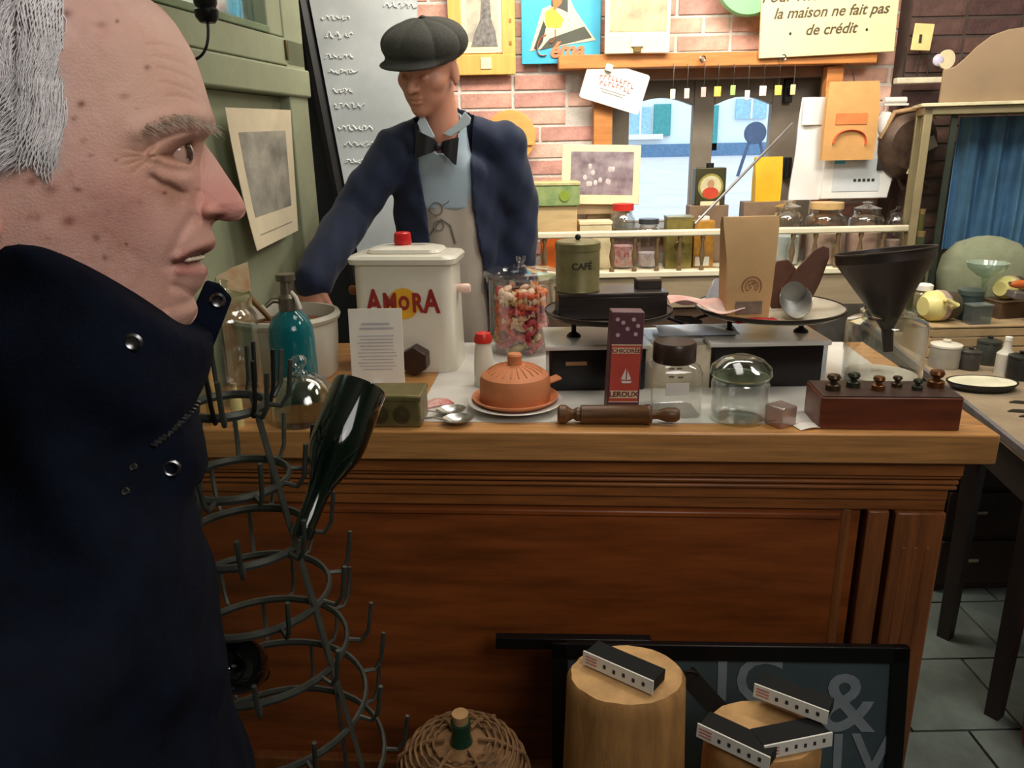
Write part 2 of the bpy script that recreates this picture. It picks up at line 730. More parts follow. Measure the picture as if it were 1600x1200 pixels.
# timber around the opening
bt = MB()
p0, p1 = at(872, 93, 3.42), at(1366, 93, 3.42)
bt.box(((p0.x + p1.x) / 2, 3.43, (at(1120, 82, 3.41).z + at(1120, 104, 3.41).z) / 2), (p1.x - p0.x, 0.08, at(1120, 82, 3.41).z - at(1120, 104, 3.41).z))
struct('trim_1', bt, M_beam, 0.004)
for k, (a, b, t, bo) in enumerate(((927, 956, 104, 352), (1281, 1306, 104, 352))):
    x0, x1 = at(a, 230, 3.44).x, at(b, 230, 3.44).x
    z0, z1 = at(a, bo, 3.44).z, at(a, t, 3.44).z
    struct('trim_%d' % (k + 2), MB().box(((x0 + x1) / 2, 3.46, (z0 + z1) / 2), (x1 - x0, 0.05, z1 - z0)), M_beam, 0.003)
struct('trim_4', MB().box(((wx0 + wx1) / 2, WY + 0.05, at(1120, 112, 3.5).z), (wx1 - wx0, 0.09, 0.05)), mat('lintel', (138, 104, 82), 0.7), 0.003)
struct('window_sill_1', MB().box(((wx0 + wx1) / 2, WY + 0.02, wz0 - 0.01), (wx1 - wx0, 0.22, 0.03)), M_taupe, 0.003)

# what the window looks out on: yard, pale house across, a wheel leaning
FY = 26.0
GZ = at(1000, 246, FY).z
struct('ground_yard', MB().box((8, 16, GZ - 0.05), (44, 24, 0.1)), mat('pale yard gravel', (196, 190, 196), 0.9, var=0.1, scale=2))
fac = thing('house', 'pale house front across the yard seen through the window', 'building', (8, FY, GZ))
part('wall', MB().box((0, 0.3, 3.5), (40, 0.6, 7)), mat('pale render', (226, 232, 236), 0.9, var=0.05), fac)
h0 = at(1000, 246, FY).z
h1 = at(1000, 226, FY).z
part('plinth', MB().box((0, -0.06, (h1 - GZ) / 2), (40, 0.12, h1 - GZ)), mat('dark plinth', (98, 128, 160), 0.8), fac)
for (a, b, t, bo, c) in ((985, 1014, 168, 210, 'g'), (1022, 1046, 163, 212, 's'), (1108, 1118, 165, 235, 's'), (1150, 1195, 155, 185, 'g')):
    p, q = at(a, t, FY), at(b, bo, FY)
    w_, h_ = q.x - p.x, p.z - q.z
    m = mat('teal shutter', (70, 148, 148), 0.6) if c == 's' else mat('house window glass', (150, 190, 214), 0.1)
    wp = part('shutter' if c == 's' else 'window', MB().box(((p.x + q.x) / 2 - 8, -0.06, (p.z + q.z) / 2 - GZ), (w_, 0.12, h_)), m, fac)
    if c == 'g':
        part('window_frame', MB().box(((p.x + q.x) / 2 - 8, -0.13, (p.z + q.z) / 2 - GZ), (0.06, 0.03, h_)), M_paper, wp)
part('sill', MB().box((at(1000, 214, FY).x - 8, -0.12, at(1000, 214, FY).z - GZ), (1.4, 0.2, 0.16)), M_paper, fac)
# grass strip
struct('lawn', MB().box((9, 18, GZ + .005), (3.2, 3.5, 0.02)), mat('lawn', (120, 170, 120), 0.95))
wp_ = at(1176, 262, 12.0)
wh = thing('cart_wheel', 'dark disc on splayed legs standing in the yard outside', 'yard ornament', (wp_.x, 12.0, GZ))
zc = at(1176, 208, 12.0).z - GZ
Mw = mat('blue grey iron', (70, 84, 110), 0.7)
part('disc', MB().lathe([(0, -0.03), (0.16, -0.03), (0.16, 0.03), (0, 0.03)], 24, rotm(PI / 2, 0, 0, (0, 0, zc))), Mw, wh)
part('leg', MB().tube([(-0.22, 0, 0), (-0.05, 0, zc)], 0.025, 6), Mw, wh)
part('leg', MB().tube([(0.22, 0, 0), (0.05, 0, zc)], 0.025, 6), Mw, wh)

# green panelled door partition on the left
gd = ray(1015, 215)
gdir = Vector((gd.x, gd.y, 0)).normalized()
gP = at(481, 150, 2.42)
gang = math.atan2(gdir.y, gdir.x)
door = link('door_1', None)
door['kind'] = 'structure'
door.location = (gP.x, gP.y, 0)
door.rotation_euler = (0, 0, gang)       # local x runs to the back of the room, local -y faces the counter


def dz(px, py):
    """height on the door plane of a picture point, and its run along the door"""
    r = ray(px, py)
    n = Vector((-gdir.y, gdir.x, 0))
    t = (Vector((gP.x, gP.y, 0)) - Vector((0, 0, 0))).dot(n) / r.dot(n)
    Q = CAM + r * t
    return (Q - Vector((gP.x, gP.y, 0))).dot(gdir), Q.z


DL = 1.9
part('stile', MB().box((-0.06, 0.03, 1.3), (0.12, 0.06, 2.6)), M_green, door, 0.004)
z_rail0 = dz(400, 145)[1]
z_mold = dz(400, 94)[1]
z_glass = dz(380, 40)[1]
part('panel', MB().box((-0.12 - (DL - 0.12) / 2, 0.05, z_rail0 / 2), (DL - 0.12, 0.03, z_rail0)), M_green, door)
part('rail', MB().box((-DL / 2, 0.025, (z_rail0 + z_mold) / 2), (DL, 0.075, z_mold - z_rail0 - 0.004)), M_green, door, 0.006)
part('rail', MB().box((-DL / 2, 0.03, (z_mold + z_glass) / 2), (DL, 0.06, z_glass - z_mold - 0.004)), M_green, door, 0.004)
xm = dz(418, 20)[0]
part('stile', MB().box((xm / 2 - 0.03, 0.032, (z_glass + 2.6) / 2), (-xm - 0.06 + 0.0, 0.055, 2.6 - z_glass)), M_green, door, 0.004)
part('glazing_bead', MB().box((-DL / 2 + xm / 2, 0.012, z_glass + 0.008), (DL + xm, 0.03, 0.018)), mat('glazing bead', (110, 128, 96), 0.5), door, 0.003)
part('window_pane', MB().box((-DL / 2 + xm / 2, 0.04, (z_glass + 2.6) / 2), (DL + xm, 0.006, 2.6 - z_glass)), M_pane, door)
# added backlit cloth standing in for the bright view behind the door glass
dq = dz(395, 12)
part('backing_cloth', MB().sheet(lambda u, v: (-DL + (DL + xm) * u, 0.10 + 0.012 * math.sin(u * 60), z_glass - 0.05 + 0.9 * v), 120, 2, 0.003), sheer('pale net curtain', (236, 236, 220)), door)
part('keyhole', MB().box((dz(446, 78)[0], -0.003, dz(446, 78)[1]), (0.012, 0.008, 0.05)), mat('brass worn', (96, 84, 50), 0.4, metal=0.7), door, 0.002)
# ================================================================ the shop counter
ZC = 0.98
cL, cR = onz(255, 672, ZC), onz(1565, 680, ZC)
cdir = (cR - cL).normalized()
CANG = math.atan2(cdir.y, cdir.x)
CLEN = (cR - cL).length
CDEP = 0.74
counter = thing('shop_counter', 'long oak shop counter with moulded front panel and pale top', 'counter', (cL.x, cL.y, 0), CANG)


def cloc(P):
    d = Vector(P) - Vector((cL.x, cL.y, 0))
    return d.x * math.cos(CANG) + d.y * math.sin(CANG), -d.x * math.sin(CANG) + d.y * math.cos(CANG)


def cpx(px, py=680):
    """run along the counter front of a picture column"""
    r = ray(px, py)
    n = Vector((-cdir.y, cdir.x, 0))
    t = Vector((cL.x, cL.y, 0)).dot(n) / r.dot(n)
    Q = CAM + r * t
    return (Q - cL).dot(cdir), Q.z


zt1 = cpx(1000, 722)[1]      # underside of the top slab
part('top_edge', MB().box((CLEN / 2, 0.03, (ZC + zt1) / 2), (CLEN, 0.06, ZC - zt1)), M_oaktop, counter, 0.004)
part('top_edge', MB().box((CLEN - 0.03, CDEP / 2 + 0.03, (ZC + zt1) / 2), (0.06, CDEP - 0.06, ZC - zt1)), M_oaktop, counter, 0.003)
xw = cloc(onz(655, 640, ZC))[0]
part('top_board', MB().box((xw / 2, CDEP / 2 + 0.03, ZC - 0.014), (xw, CDEP - 0.06, 0.026)), M_oaktop, counter)
part('marble_slab', MB().box(((CLEN - 0.06 + xw) / 2, CDEP / 2 + 0.03, ZC - 0.013), (CLEN - 0.06 - xw, CDEP - 0.062, 0.026)), M_marble, counter, label='white marble slab')
x_fr, x_bd = cpx(1515, 740)[0], cpx(1493, 800)[0]
za, zb_, zc_, zd_, ze_ = zt1, cpx(1000, 746)[1], cpx(1000, 771)[1], cpx(1000, 788)[1], cpx(1000, 806)[1]
part('frieze', MB().box((x_fr / 2, 0.17, (za + zb_) / 2), (x_fr, 0.30, za - zb_ + 0.002)), M_oak, counter, 0.003)
nb = 3
for i in range(nb):
    h = (zb_ - zc_) / nb
    part('moulding', MB().box((x_fr / 2, 0.172, zb_ - h * (i + 0.5)), (x_fr - 0.004 * i, 0.30 - 0.008, h - 0.003)), M_oak, counter, 0.004, seg=3)
part('rail', MB().box((x_fr / 2 - 0.008, 0.18, (zc_ + zd_) / 2), (x_fr - 0.016, 0.29, zc_ - zd_)), M_oak, counter, 0.003)
part('rail', MB().box((x_bd / 2, 0.186, (zd_ + ze_) / 2), (x_bd, 0.29, zd_ - ze_)), M_oak, counter, 0.003)
part('carcass', MB().box((x_bd / 2, CDEP / 2 + 0.05, ze_ / 2 + 0.03), (x_bd - 0.02, CDEP - 0.14, ze_ - 0.06)), M_oakv, counter)
x_p1, x_s0, x_s1 = cpx(1352, 860)[0], cpx(1358, 860)[0], cpx(1398, 860)[0]
part('panel', MB().box((x_p1 / 2, 0.06, ze_ / 2), (x_p1, 0.02, ze_)), M_oakpanel, counter)
pm = MB()
pm.box((x_p1 - 0.028, 0.052, ze_ / 2), (0.022, 0.012, ze_))
part('panel_bead', pm, M_oakv, counter, 0.005)
part('panel_bead', MB().box((x_p1 / 2 - 0.02, 0.052, ze_ - 0.02), (x_p1 - 0.04, 0.012, 0.016)), M_oakpanel, counter, 0.005)
part('stile', MB().box(((x_s0 + x_s1) / 2, 0.05, ze_ / 2), (x_s1 - x_s0 - 0.008, 0.03, ze_)), M_oakv, counter, 0.004)
part('pilaster', MB().box(((x_s1 + x_bd) / 2 + 0.004, 0.052, ze_ / 2), (x_bd - x_s1 - 0.008, 0.045, ze_)), M_oakv, counter, 0.005)
for k in range(3):
    xx = x_s1 + (x_bd - x_s1) * (0.3 + 0.22 * k)
    part('flute', MB().box((xx, 0.03, ze_ / 2 - 0.03), (0.010, 0.006, ze_ - 0.1)), M_oakv, counter, 0.002)
part('plinth', MB().box((x_bd / 2, 0.05, 0.05), (x_bd + 0.01, 0.05, 0.1)), M_oakv, counter, 0.004)


def on(px, py, wpx=0.0):
    return stand(px, py, wpx, ZC) if wpx else (onz(px, py, ZC), 0)


def jar_prof(r, h, neck=None, th=0.003, shoulder=0.12, foot=0.0):
    """closed wall profile of a glass vessel: outside up, inside down"""
    neck = neck or r * 0.8
    out = [(0, 0), (r * 0.92, 0), (r, 0.008), (r, h * (1 - shoulder * 1.6)), (r * 0.97, h * (1 - shoulder * 1.2)), ((r + neck) / 2, h * (1 - shoulder * 0.9)), (neck, h * (1 - shoulder * 0.6)), (neck, h)]
    inn = [(max(a - th, 0), max(b, th * 2)) for a, b in out[::-1]]
    inn[0] = (neck - th, h)
    return out + inn[:-2] + [(r * 0.9, th * 2), (0, th * 2)]


# ---------------------------------------------------------------- mustard dispenser
C, r = on(648, 590, 152)
H = hgt(C, 402)
am = thing('mustard_dispenser', 'tall white ceramic mustard dispenser lettered AMORA with red lid knob', 'dispenser', C, CANG - 0.05)
rx, ry = r, r * 0.62


def rr(rx, ry, rad, n=6):
    pts = []
    for cx, cy, a0 in ((rx - rad, ry - rad, 0), (-rx + rad, ry - rad, PI / 2), (-rx + rad, -ry + rad, PI), (rx - rad, -ry + rad, 1.5 * PI)):
        for i in range(n + 1):
            a = a0 + PI / 2 * i / n
            pts.append((cx + rad * math.cos(a), cy + rad * math.sin(a)))
    return pts


def loft(secs, mbx=None, capb=True, capt=True):
    m_ = mbx or MB()
    n = len(secs[0][0])
    vs, fs = [], []
    for poly, z in secs:
        vs += [(p[0], p[1], z) for p in poly]
    for k in range(len(secs) - 1):
        for i in range(n):
            j = (i + 1) % n
            fs.append((k * n + i, k * n + j, (k + 1) * n + j, (k + 1) * n + i))
    if capb:
        fs.append(tuple(range(n))[::-1])
    if capt:
        fs.append(tuple((len(secs) - 1) * n + i for i in range(n)))
    return m_.add(vs, fs)


def sc(k, rad=0.03, e=0.0):
    return rr(rx * k + e, ry * k + e, rad)


part('body', loft([(sc(0.99), 0), (sc(1.0), 0.006), (sc(0.975), H * 0.5), (sc(0.96), H * 0.97), (sc(1.0, e=0.006), H * 0.975), (sc(1.0, e=0.008), H * 1.02), (sc(1.0, e=0.002), H * 1.045), (sc(0.85), H * 1.055)]), M_white, am)
lid = part('lid', loft([(sc(0.72), H * 1.05), (sc(0.74), H * 1.065), (sc(0.70), H * 1.09), (sc(0.52), H * 1.11), (sc(0.3), H * 1.115)]), M_white, am)
part('lid_knob', MB().lathe([(0, 0), (0.020, 0), (0.023, 0.008), (0.021, 0.03), (0.017, 0.033), (0, 0.033)], 20, Matrix.Translation((-0.01, 0, H * 1.112))), mat('red knob', (196, 34, 36), 0.3), lid, label='red knob')
part('handle', MB().lathe([(0, 0), (0.011, 0), (0.013, 0.03), (0.010, 0.036), (0, 0.036)], 14, rotm(0, PI / 2, 0, (rx * 0.96, 0, H * 0.72))), mat('pink peg', (222, 190, 176), 0.4), am)
part('handle', MB().lathe([(0, 0), (0.011, 0), (0.013, 0.03), (0.010, 0.036), (0, 0.036)], 14, rotm(0, -PI / 2, 0, (-rx * 0.96, 0, H * 0.70))), mat('brown peg', (140, 84, 52), 0.5), am)
M_red = mat('brick red print', (150, 44, 38), 0.4)
yf = -ry * 0.974 - 0.0022
let_h = H * 0.632
px_m = mpp(C)
part('badge', MB().lathe([(0, 0), (23 * px_m, 0), (23 * px_m, 0.001), (0, 0.001)], 24, rotm(PI / 2, 0, 0, (2 * px_m, yf + 0.0005, let_h))), mat('mustard yellow print', (226, 172, 44), 0.4), am, label='yellow disc behind the O')
for ch, dx, hh in (('A', -42, 33), ('M', -18, 27), ('O', 3, 19), ('R', 23, 27), ('A', 44, 33)):
    t = text_mb(ch, hh * px_m * 1.42, 0.0006, bold=0.0024)
    part('lettering', moved(t, Matrix.Translation((dx * px_m, yf - 0.0012, let_h + (2 if abs(dx) > 30 else 0) * px_m)) @ Matrix.Diagonal((.72, 1, 1, 1))), M_red, am)
sp = MB()
hx = [(0.038 * math.cos(a), 0.038 * math.sin(a)) for a in [PI / 6 + i * PI / 3 for i in range(6)]]
sp.prism(hx, 0, 0.045, rotm(PI / 2, 0, 0, (18 * px_m, -ry * 0.95, H * 0.14)))
part('spout', sp, mat('dark brown spout', (52, 34, 26), 0.35), am, 0.003)

# notice card on its little stand
P = onz(592, 602, ZC)
cd_ = thing('notice_card', 'white printed notice card standing in front of the mustard dispenser', 'card', P, CANG + 0.05)
m_ = mpp(P)
hc = hgt(P, 488)
card_T = rotm(-0.10, 0, 0, (0, 0, 0.006))
part('board', MB().box((0, 0, hc / 2), (82 * m_, 0.004, hc), card_T), M_paper, cd_)
pl = MB()
random.seed(3)
for i, (w, y) in enumerate([(44, .80), (52, .74)] + [(60 - random.uniform(0, 14), .64 - .045 * k) for k in range(11)]):
    pl.box((random.uniform(-2, 2) * m_, -0.0025, hc * y), (w * m_, 0.0006, (0.005 if i < 2 else 0.0022)), card_T)
part('printed_lines', pl, mat('grey print', (184, 182, 188), 0.8), cd_)
part('foot', MB().box((0, 0.01, 0.004), (0.02, 0.05, 0.008)), M_paper, cd_)

# ---------------------------------------------------------------- white stoneware crock
C, r = on(458, 606, 158)
H = hgt(C, 488)
cr_ = thing('stoneware_crock', 'large white stoneware crock with rolled rim holding a wooden ladle', 'crock', C)
M_stone = mat('stoneware', (196, 192, 176), 0.35, var=0.06, scale=8)
part('body', MB().lathe([(0, 0), (r * .88, 0), (r * .92, .01), (r * .97, H * .6), (r * .98, H * .86), (r * 1.03, H * .9), (r * 1.05, H * .95), (r * 1.02, H), (r * .95, H), (r * .93, H * .9), (r * .9, H * .5), (r * .86, .02), (0, .02)], 48), M_stone, cr_)
part('filling', MB().lathe([(0, 0), (r * .9, 0), (r * .9, .012), (r * .4, .03), (0, .026)], 32, Matrix.Translation((0, 0, H * .72))), mat('brown grain', (108, 70, 40), 0.9, var=0.4, scale=120, bump=0.5), cr_)
CR_C, CR_H, CR_R = C, H, r
ld = thing('wooden_ladle', 'brown wooden spoon handle leaning out of the white crock', 'spoon', C + Vector((0, 0, H * .745)))
part('handle', MB().tube([(-0.02, 0, 0.0), (-0.05, -0.02, 0.05), (-0.085, -0.03, 0.10)], [0.010, 0.009, 0.012], 10, flat=.7), mat('olive wood', (112, 84, 46), 0.5), ld)
part('bowl', MB().sph((0, 0, -0.004), (0.03, 0.022, 0.012)), mat('olive wood', (112, 84, 46), 0.5), ld)

# ---------------------------------------------------------------- teal soda siphon
C, r = on(468, 640, 68)
H = hgt(C, 480)
si = thing('soda_siphon', 'teal blue glass soda siphon with dull metal head', 'siphon', C)
M_teal = glass('teal glass', (30, 150, 160), refl=0.06, dens=0.32)
hb = hgt(C, 484)
part('bottle', MB().lathe([(0, 0), (r * .94, 0), (r, .008), (r, hb * .72), (r * .96, hb * .82), (r * .78, hb * .92), (r * .45, hb * .985), (r * .33, hb * 1.01), (r * .3, hb * 1.03), (0, hb * 1.03)], 40), M_teal, si)
M_pew = mat('pewter', (120, 112, 98), 0.4, metal=0.8, var=0.2)
ht = hgt(C, 428)
hd = MB().lathe([(0, 0), (r * .42, 0), (r * .42, (ht - hb) * .35), (r * .28, (ht - hb) * .45), (r * .24, (ht - hb) * .8), (r * .42, (ht - hb) * .82), (r * .42, (ht - hb)), (0, (ht - hb))], 20, Matrix.Translation((0, 0, hb)))
part('head', hd, M_pew, si)
part('spout', MB().tube([(0, 0, hb + .02), (-.03, -.012, hb + .024), (-.045, -.02, hb + .012)], [.007, .006, .005], 10), M_pew, si)
part('lever', MB().tube([(0.005, 0, hb + .045), (.022, -.012, hb + .03), (.03, -.016, hb + .004)], [.005, .005, .005], 8), mat('pale lever', (206, 200, 186), 0.4), si)

# glass dome in front of the siphon
C, r = on(478, 671, 108)
H = hgt(C, 583)
dm = thing('glass_cloche', 'clear glass cloche with round knob in front of the teal siphon', 'cloche', C)
part('dome', MB().lathe([(r, 0), (r * 1.0, .006), (r * .98, H * .35), (r * .88, H * .62), (r * .66, H * .85), (r * .35, H * .97), (r * .1, H), (0, H), (0, H - .003), (r * .34, H * .97 - .003), (r * .64, H * .85 - .003), (r * .86, H * .62 - .003), (r * .96, H * .35), (r * .98, 0)], 48, cap=False), glass('cloche glass', (226, 228, 220), refl=0.14), dm)
part('knob', MB().lathe([(0, 0), (.016, 0), (.017, .004), (.008, .010), (.009, .014), (.017, .024), (.017, .034), (.010, .042), (0, .044)], 24, Matrix.Translation((0, 0, H - .002))), M_glass, dm)
part('board', MB().lathe([(0, 0), (r * .9, 0), (r * .9, .012), (0, .012)], 40), mat('bread board', (166, 112, 66), .6, stretch=(1, 8, 1)), dm)

# clutter between crock and man: big glass jar with printed card, bottles
C, r = on(372, 640, 92)
H = hgt(C, 470)
gj = thing('glass_jar', 'wide clear glass jar left of the white crock beside the old man', 'jar', C)
part('body', MB().lathe(jar_prof(r, H, r * .8), 36), M_glass, gj)
part('lid', MB().lathe([(0, 0), (r * .86, 0), (r * .9, .008), (r * .86, .016), (r * .3, .022), (r * .16, .03), (r * .22, .045), (0, .05)], 32, Matrix.Translation((0, 0, H))), M_glassg, gj)
P = C + Vector((-0.02, 0.13, 0))
m_ = mpp(P)
h0, h1 = hgt(P, 464), hgt(P, 412)
pc = thing('postcard', 'cream picture card propped up behind the glass jar by the green door', 'card', (P.x, P.y, ZC))
part('sheet', MB().prism([(-24 * m_, 0), (20 * m_, 0), (22 * m_, h1), (-2 * m_, h1 * .96), (-26 * m_, h0 + .6 * (h1 - h0))], -.002, .002, rotm(PI / 2 - .1, 0, .2)), mat('postcard print', (232, 212, 176), .7, col2=(214, 160, 116), scale=26), pc)
P = C + Vector((-0.12, 0.16, 0))
m_ = mpp(P)
pbox = solo('carton', 'white carton standing against the green door', 'box', MB().box((0, 0, hgt(P, 402) / 2), (40 * m_, 0.06, hgt(P, 402))), M_paper, (P.x, P.y, ZC), .2, .002)
for (x, y, w, t, lab, c, nm) in ((338, 690, 22, 574, 'small amber bottle beside the old man\'s collar', (190, 150, 90), 'amber_bottle'), (374, 694, 18, 600, 'short pale yellow candle by the wire rack', (214, 196, 130), 'candle')):
    C, r = on(x, y - 26, w)
    H = hgt(C, t)
    q = thing(nm, lab, nm.split('_')[-1], C)
    part('body', MB().lathe([(0, 0), (r, 0), (r, H * .6), (r * .7, H * .75), (r * .45, H * .85), (r * .45, H * .95), (0, H * .95)], 20), mat(nm + ' stuff', c, .3, var=.1), q)
    part('cap' if nm != 'candle' else 'wick', MB().lathe([(0, 0), (r * .5, 0), (r * .5, H * .08), (0, H * .08)], 14, Matrix.Translation((0, 0, H * .94))), mat('dull cap', (170, 150, 110), .4), q)

# ---------------------------------------------------------------- olive tin box
P = onz(618, 668, ZC)
m_ = mpp(P)
hh = hgt(P, 617)
tb = thing('tin_box', 'olive embossed tin box at the counter edge under the notice card', 'tin', P + Vector((0, 0.045, 0)), CANG)
M_olive = mat('olive tin', (118, 108, 68), 0.4, metal=0.35, var=0.25, scale=30)
part('body', MB().box((0, 0, hh * .46), (86 * m_, .09, hh * .92)), M_olive, tb, .004)
part('lid', MB().box((0, 0, hh * .88), (90 * m_, .094, hh * .2)), M_olive, tb, .004)
for dx in (-20, 14):
    part('relief', MB().lathe([(0, 0), (.018, 0), (.018, .002), (.013, .003), (.013, .0015), (0, .004)], 20, rotm(PI / 2, 0, 0, (dx * m_, -.0455, hh * .4)), ey=1.1), mat('tin relief', (86, 76, 50), .4, metal=.4), tb)

# ---------------------------------------------------------------- tall glass jar of bright wrappers
C, r = on(816, 560, 104)
H = hgt(C, 432)
sj = thing('sweet_jar', 'tall glass jar with glass lid full of bright wrapped sweets', 'jar', C)
part('body', MB().lathe([(0, 0), (r * .9, 0), (r * .95, .006), (r * .95, H * .93), (r * 1.02, H * .95), (r * 1.02, H), (r * .92, H), (r * .92, .006), (0, .006)], 44), M_glass, sj)
hl = hgt(C, 400)
part('lid', MB().lathe([(0, 0), (r * 1.06, 0), (r * 1.1, .007), (r * 1.06, .016), (r * .9, .021), (r * .2, .028), (.009, .032), (.008, hl - H - .02), (.013, hl - H - .012), (.014, hl - H), (0, hl - H)], 40, Matrix.Translation((0, 0, H + .001))), M_glass, sj)
swc = [(206, 60, 74), (228, 120, 60), (150, 50, 84), (236, 200, 170), (214, 84, 96), (196, 170, 110), (222, 96, 60)]
swm = []
for i, c in enumerate(swc):
    q = MB().sph((0, 0, 0), (.020, .013, .011), 10, 6)
    q.lathe([(.003, 0), (.012, .012), (.010, .014), (.002, .004)], 8, rotm(0, PI / 2, 0, (.017, 0, 0)), cap=False)
    q.lathe([(.003, 0), (.012, .012), (.010, .014), (.002, .004)], 8, rotm(0, -PI / 2, 0, (-.017, 0, 0)), cap=False)
    me = q.mesh('sweet')
    me.materials.append(mat('sweet wrapper %d' % i, c, .35, var=.25, scale=60))
    swm.append(me)
random.seed(11)
nsw = 0
for lev in range(13):
    zz = .02 + lev * .0145
    if zz > H * .80:
        break
    for k in range(9):
        a = random.uniform(0, 2 * PI)
        rad = (r * .95 - .03) * (1 if k < 7 else random.random() * .5)
        a = k / 7 * 2 * PI + lev * .5
        ci = random.randrange(len(swm))
        o = link('wrapped_sweet', swm[ci])
        o.location = C + Vector((rad * math.cos(a), rad * math.sin(a), zz))
        o.rotation_euler = (random.uniform(-.4, .4), random.uniform(-.6, .6), a + PI / 2)
        tag(o, ['red', 'orange', 'plum', 'cream', 'rose pink', 'khaki', 'vermilion'][ci] + ' wrapped sweet inside the tall glass jar', 'sweet', 'wrapped sweets in the tall glass jar')

# white shaker with red cap
C, r = on(757, 606, 30)
H = hgt(C, 532)
sk = thing('shaker', 'small white shaker bottle with red cap behind the terracotta dome', 'shaker', C)
part('body', MB().lathe([(0, 0), (r, 0), (r * 1.05, .004), (r, H * .5), (r * .9, H * .8), (r * .75, H), (0, H)], 24), M_white, sk)
part('cap', MB().lathe([(0, 0), (r * .95, 0), (r * .95, .010), (r * .75, .022), (0, .027)], 24, Matrix.Translation((0, 0, H - .003))), mat('red cap', (206, 52, 40), .3), sk)

# ---------------------------------------------------------------- white plate, terracotta saucer and dome
C, r = on(806, 662, 148)
pt = thing('plate', 'white china plate under the terracotta cheese dome', 'plate', C)
part('plate_body', MB().lathe([(0, 0), (r * .55, 0), (r * .62, .004), (r * .98, .016), (r, .018), (r * .98, .0195), (r * .62, .008), (0, .006)], 56), mat('china', (216, 212, 204), .15, var=.03), pt)
PC = C + Vector((0, .012, 0))
m_ = mpp(PC)
td = thing('cheese_dome', 'terracotta cheese dome with stub handle on its saucer', 'dome', PC + Vector((0, 0, .0085)))
M_terra = mat('terracotta', (206, 128, 82), .6, var=.10, scale=20)
rs = 66 * m_
part('saucer', MB().lathe([(0, 0), (rs * .8, 0), (rs * 1.0, .012), (rs * 1.02, .016), (rs * .98, .017), (rs * .8, .007), (0, .006)], 48), M_terra, td)
rd = 55 * m_
b0 = .0075
hd = hgt(PC, 568) - .01
part('dome', MB().lathe([(0, b0), (rd * .97, b0), (rd, b0 + .006), (rd * .99, hd * .62), (rd * .94, hd * .74), (rd * .6, hd * .92), (rd * .26, hd), (0, hd)], 56), M_terra, td)
for k in range(22):
    a = 2 * PI * k / 22
    part('rib', MB().tube([(rd * .3 * math.cos(a), rd * .3 * math.sin(a), hd * .985), (rd * .6 * math.cos(a), rd * .6 * math.sin(a), hd * .92), (rd * .78 * math.cos(a), rd * .78 * math.sin(a), hd * .835)], [.0016, .0022, .0012], 6), M_terra, td)
part('handle', MB().lathe([(0, 0), (.017, 0), (.0155, .012), (.017, .024), (.014, .028), (0, .029)], 24, Matrix.Translation((0, 0, hd - .003))), M_terra, td)
part('saucer_tab', MB().box((rs * 1.06, .0, .018), (.03, .03, .006), rotm(0, -.25, .35)), M_terra, td, .002)

# spoons and the small metal scoops
for (x, y, a, lab) in ((705, 648, .6, 'silver serving spoon resting behind another by the terracotta dome'), (716, 662, .25, 'silver spoon lying foremost on the counter edge')):
    P = onz(x, y, ZC)
    s_ = thing('spoon', lab, 'spoon', P + Vector((0, 0, .012)), a, group='silver spoons')
    part('bowl', MB().lathe([(0, -.011), (.018, -.008), (.029, 0), (.030, .0015), (.027, .0), (.016, -.007), (0, -.009)], 24, ex=1.15), M_steel, s_)
    part('handle', MB().tube([(-.031, 0, .001), (-.05, .006, .006), (-.085, .012, .004)], [.004, .003, .006], 8, flat=.5), M_steel, s_)
P = onz(682, 632, ZC)
solo('sweet_packet', 'small red and pink packet lying behind the spoons', 'packet', MB().sheet(lambda u, v: ((u - .5) * .07, (v - .5) * .04, .004 + .010 * math.sin(u * PI) * math.sin(v * PI)), 10, 6, .004), mat('pink packet', (190, 90, 84), .4, col2=(226, 190, 180), scale=40), (P.x, P.y, ZC), .5)
# ---------------------------------------------------------------- double pan balance
PL, PR = onz(862, 606, ZC), onz(1290, 652, ZC)
# the box of the balance stands parallel to the counter
bl = thing('pan_balance', 'black two-pan shop balance with pale marble top and dark trays', 'scales', (0, 0, ZC))
P = onz(905, 611, ZC)
m_ = mpp(P)
xa = at(858, 560, P.y).x
xb = at(1287, 560, P.y).x
y0 = P.y
hB = hgt(P, 545)
bw = 0.17
M_gloss = mat('black enamel', (20, 19, 20), .22, var=.3)
wl = at(1010, 560, P.y).x - xa
wr = xb - at(1112, 560, P.y).x
part('housing', MB().box((xa + wl / 2, y0 + bw / 2, hB / 2), (wl, bw, hB)), M_gloss, bl, .006)
part('housing', MB().box((xb - wr / 2, y0 + bw / 2, hB / 2), (wr, bw, hB)), M_gloss, bl, .006)
part('front_plate', MB().box(((xa + wl + xb - wr) / 2, y0 + bw / 2 + .004, hB / 2), (xb - wr - xa - wl, bw - .01, hB)), mat('cream enamel plate', (222, 208, 182), .35), bl)
mk = MB()
for i, (dx, dzz) in enumerate(((.012, .05), (.03, .05), (.012, .03), (.034, .028), (.02, .085))):
    mk.box((xa + wl + .05 + dx, y0 + .003, dzz), (.012, .003, .003))
part('scale_marks', mk, M_ink, bl)
part('name_plate', MB().box((xa + 42 * m_, y0 - .001, hB * .66), (.05, .003, .009)), mat('brass plate', (170, 130, 96), .35, metal=.5), bl)
part('slab', MB().box((xa + wl / 2, y0 + bw / 2 - .004, hB + .006), (wl + .02, bw + .026, .012)), M_marble, bl, .004)
part('slab', MB().box((xb - wr / 2, y0 + bw / 2 - .004, hB + .006), (wr + .02, bw + .026, .012)), M_marble, bl, .004)
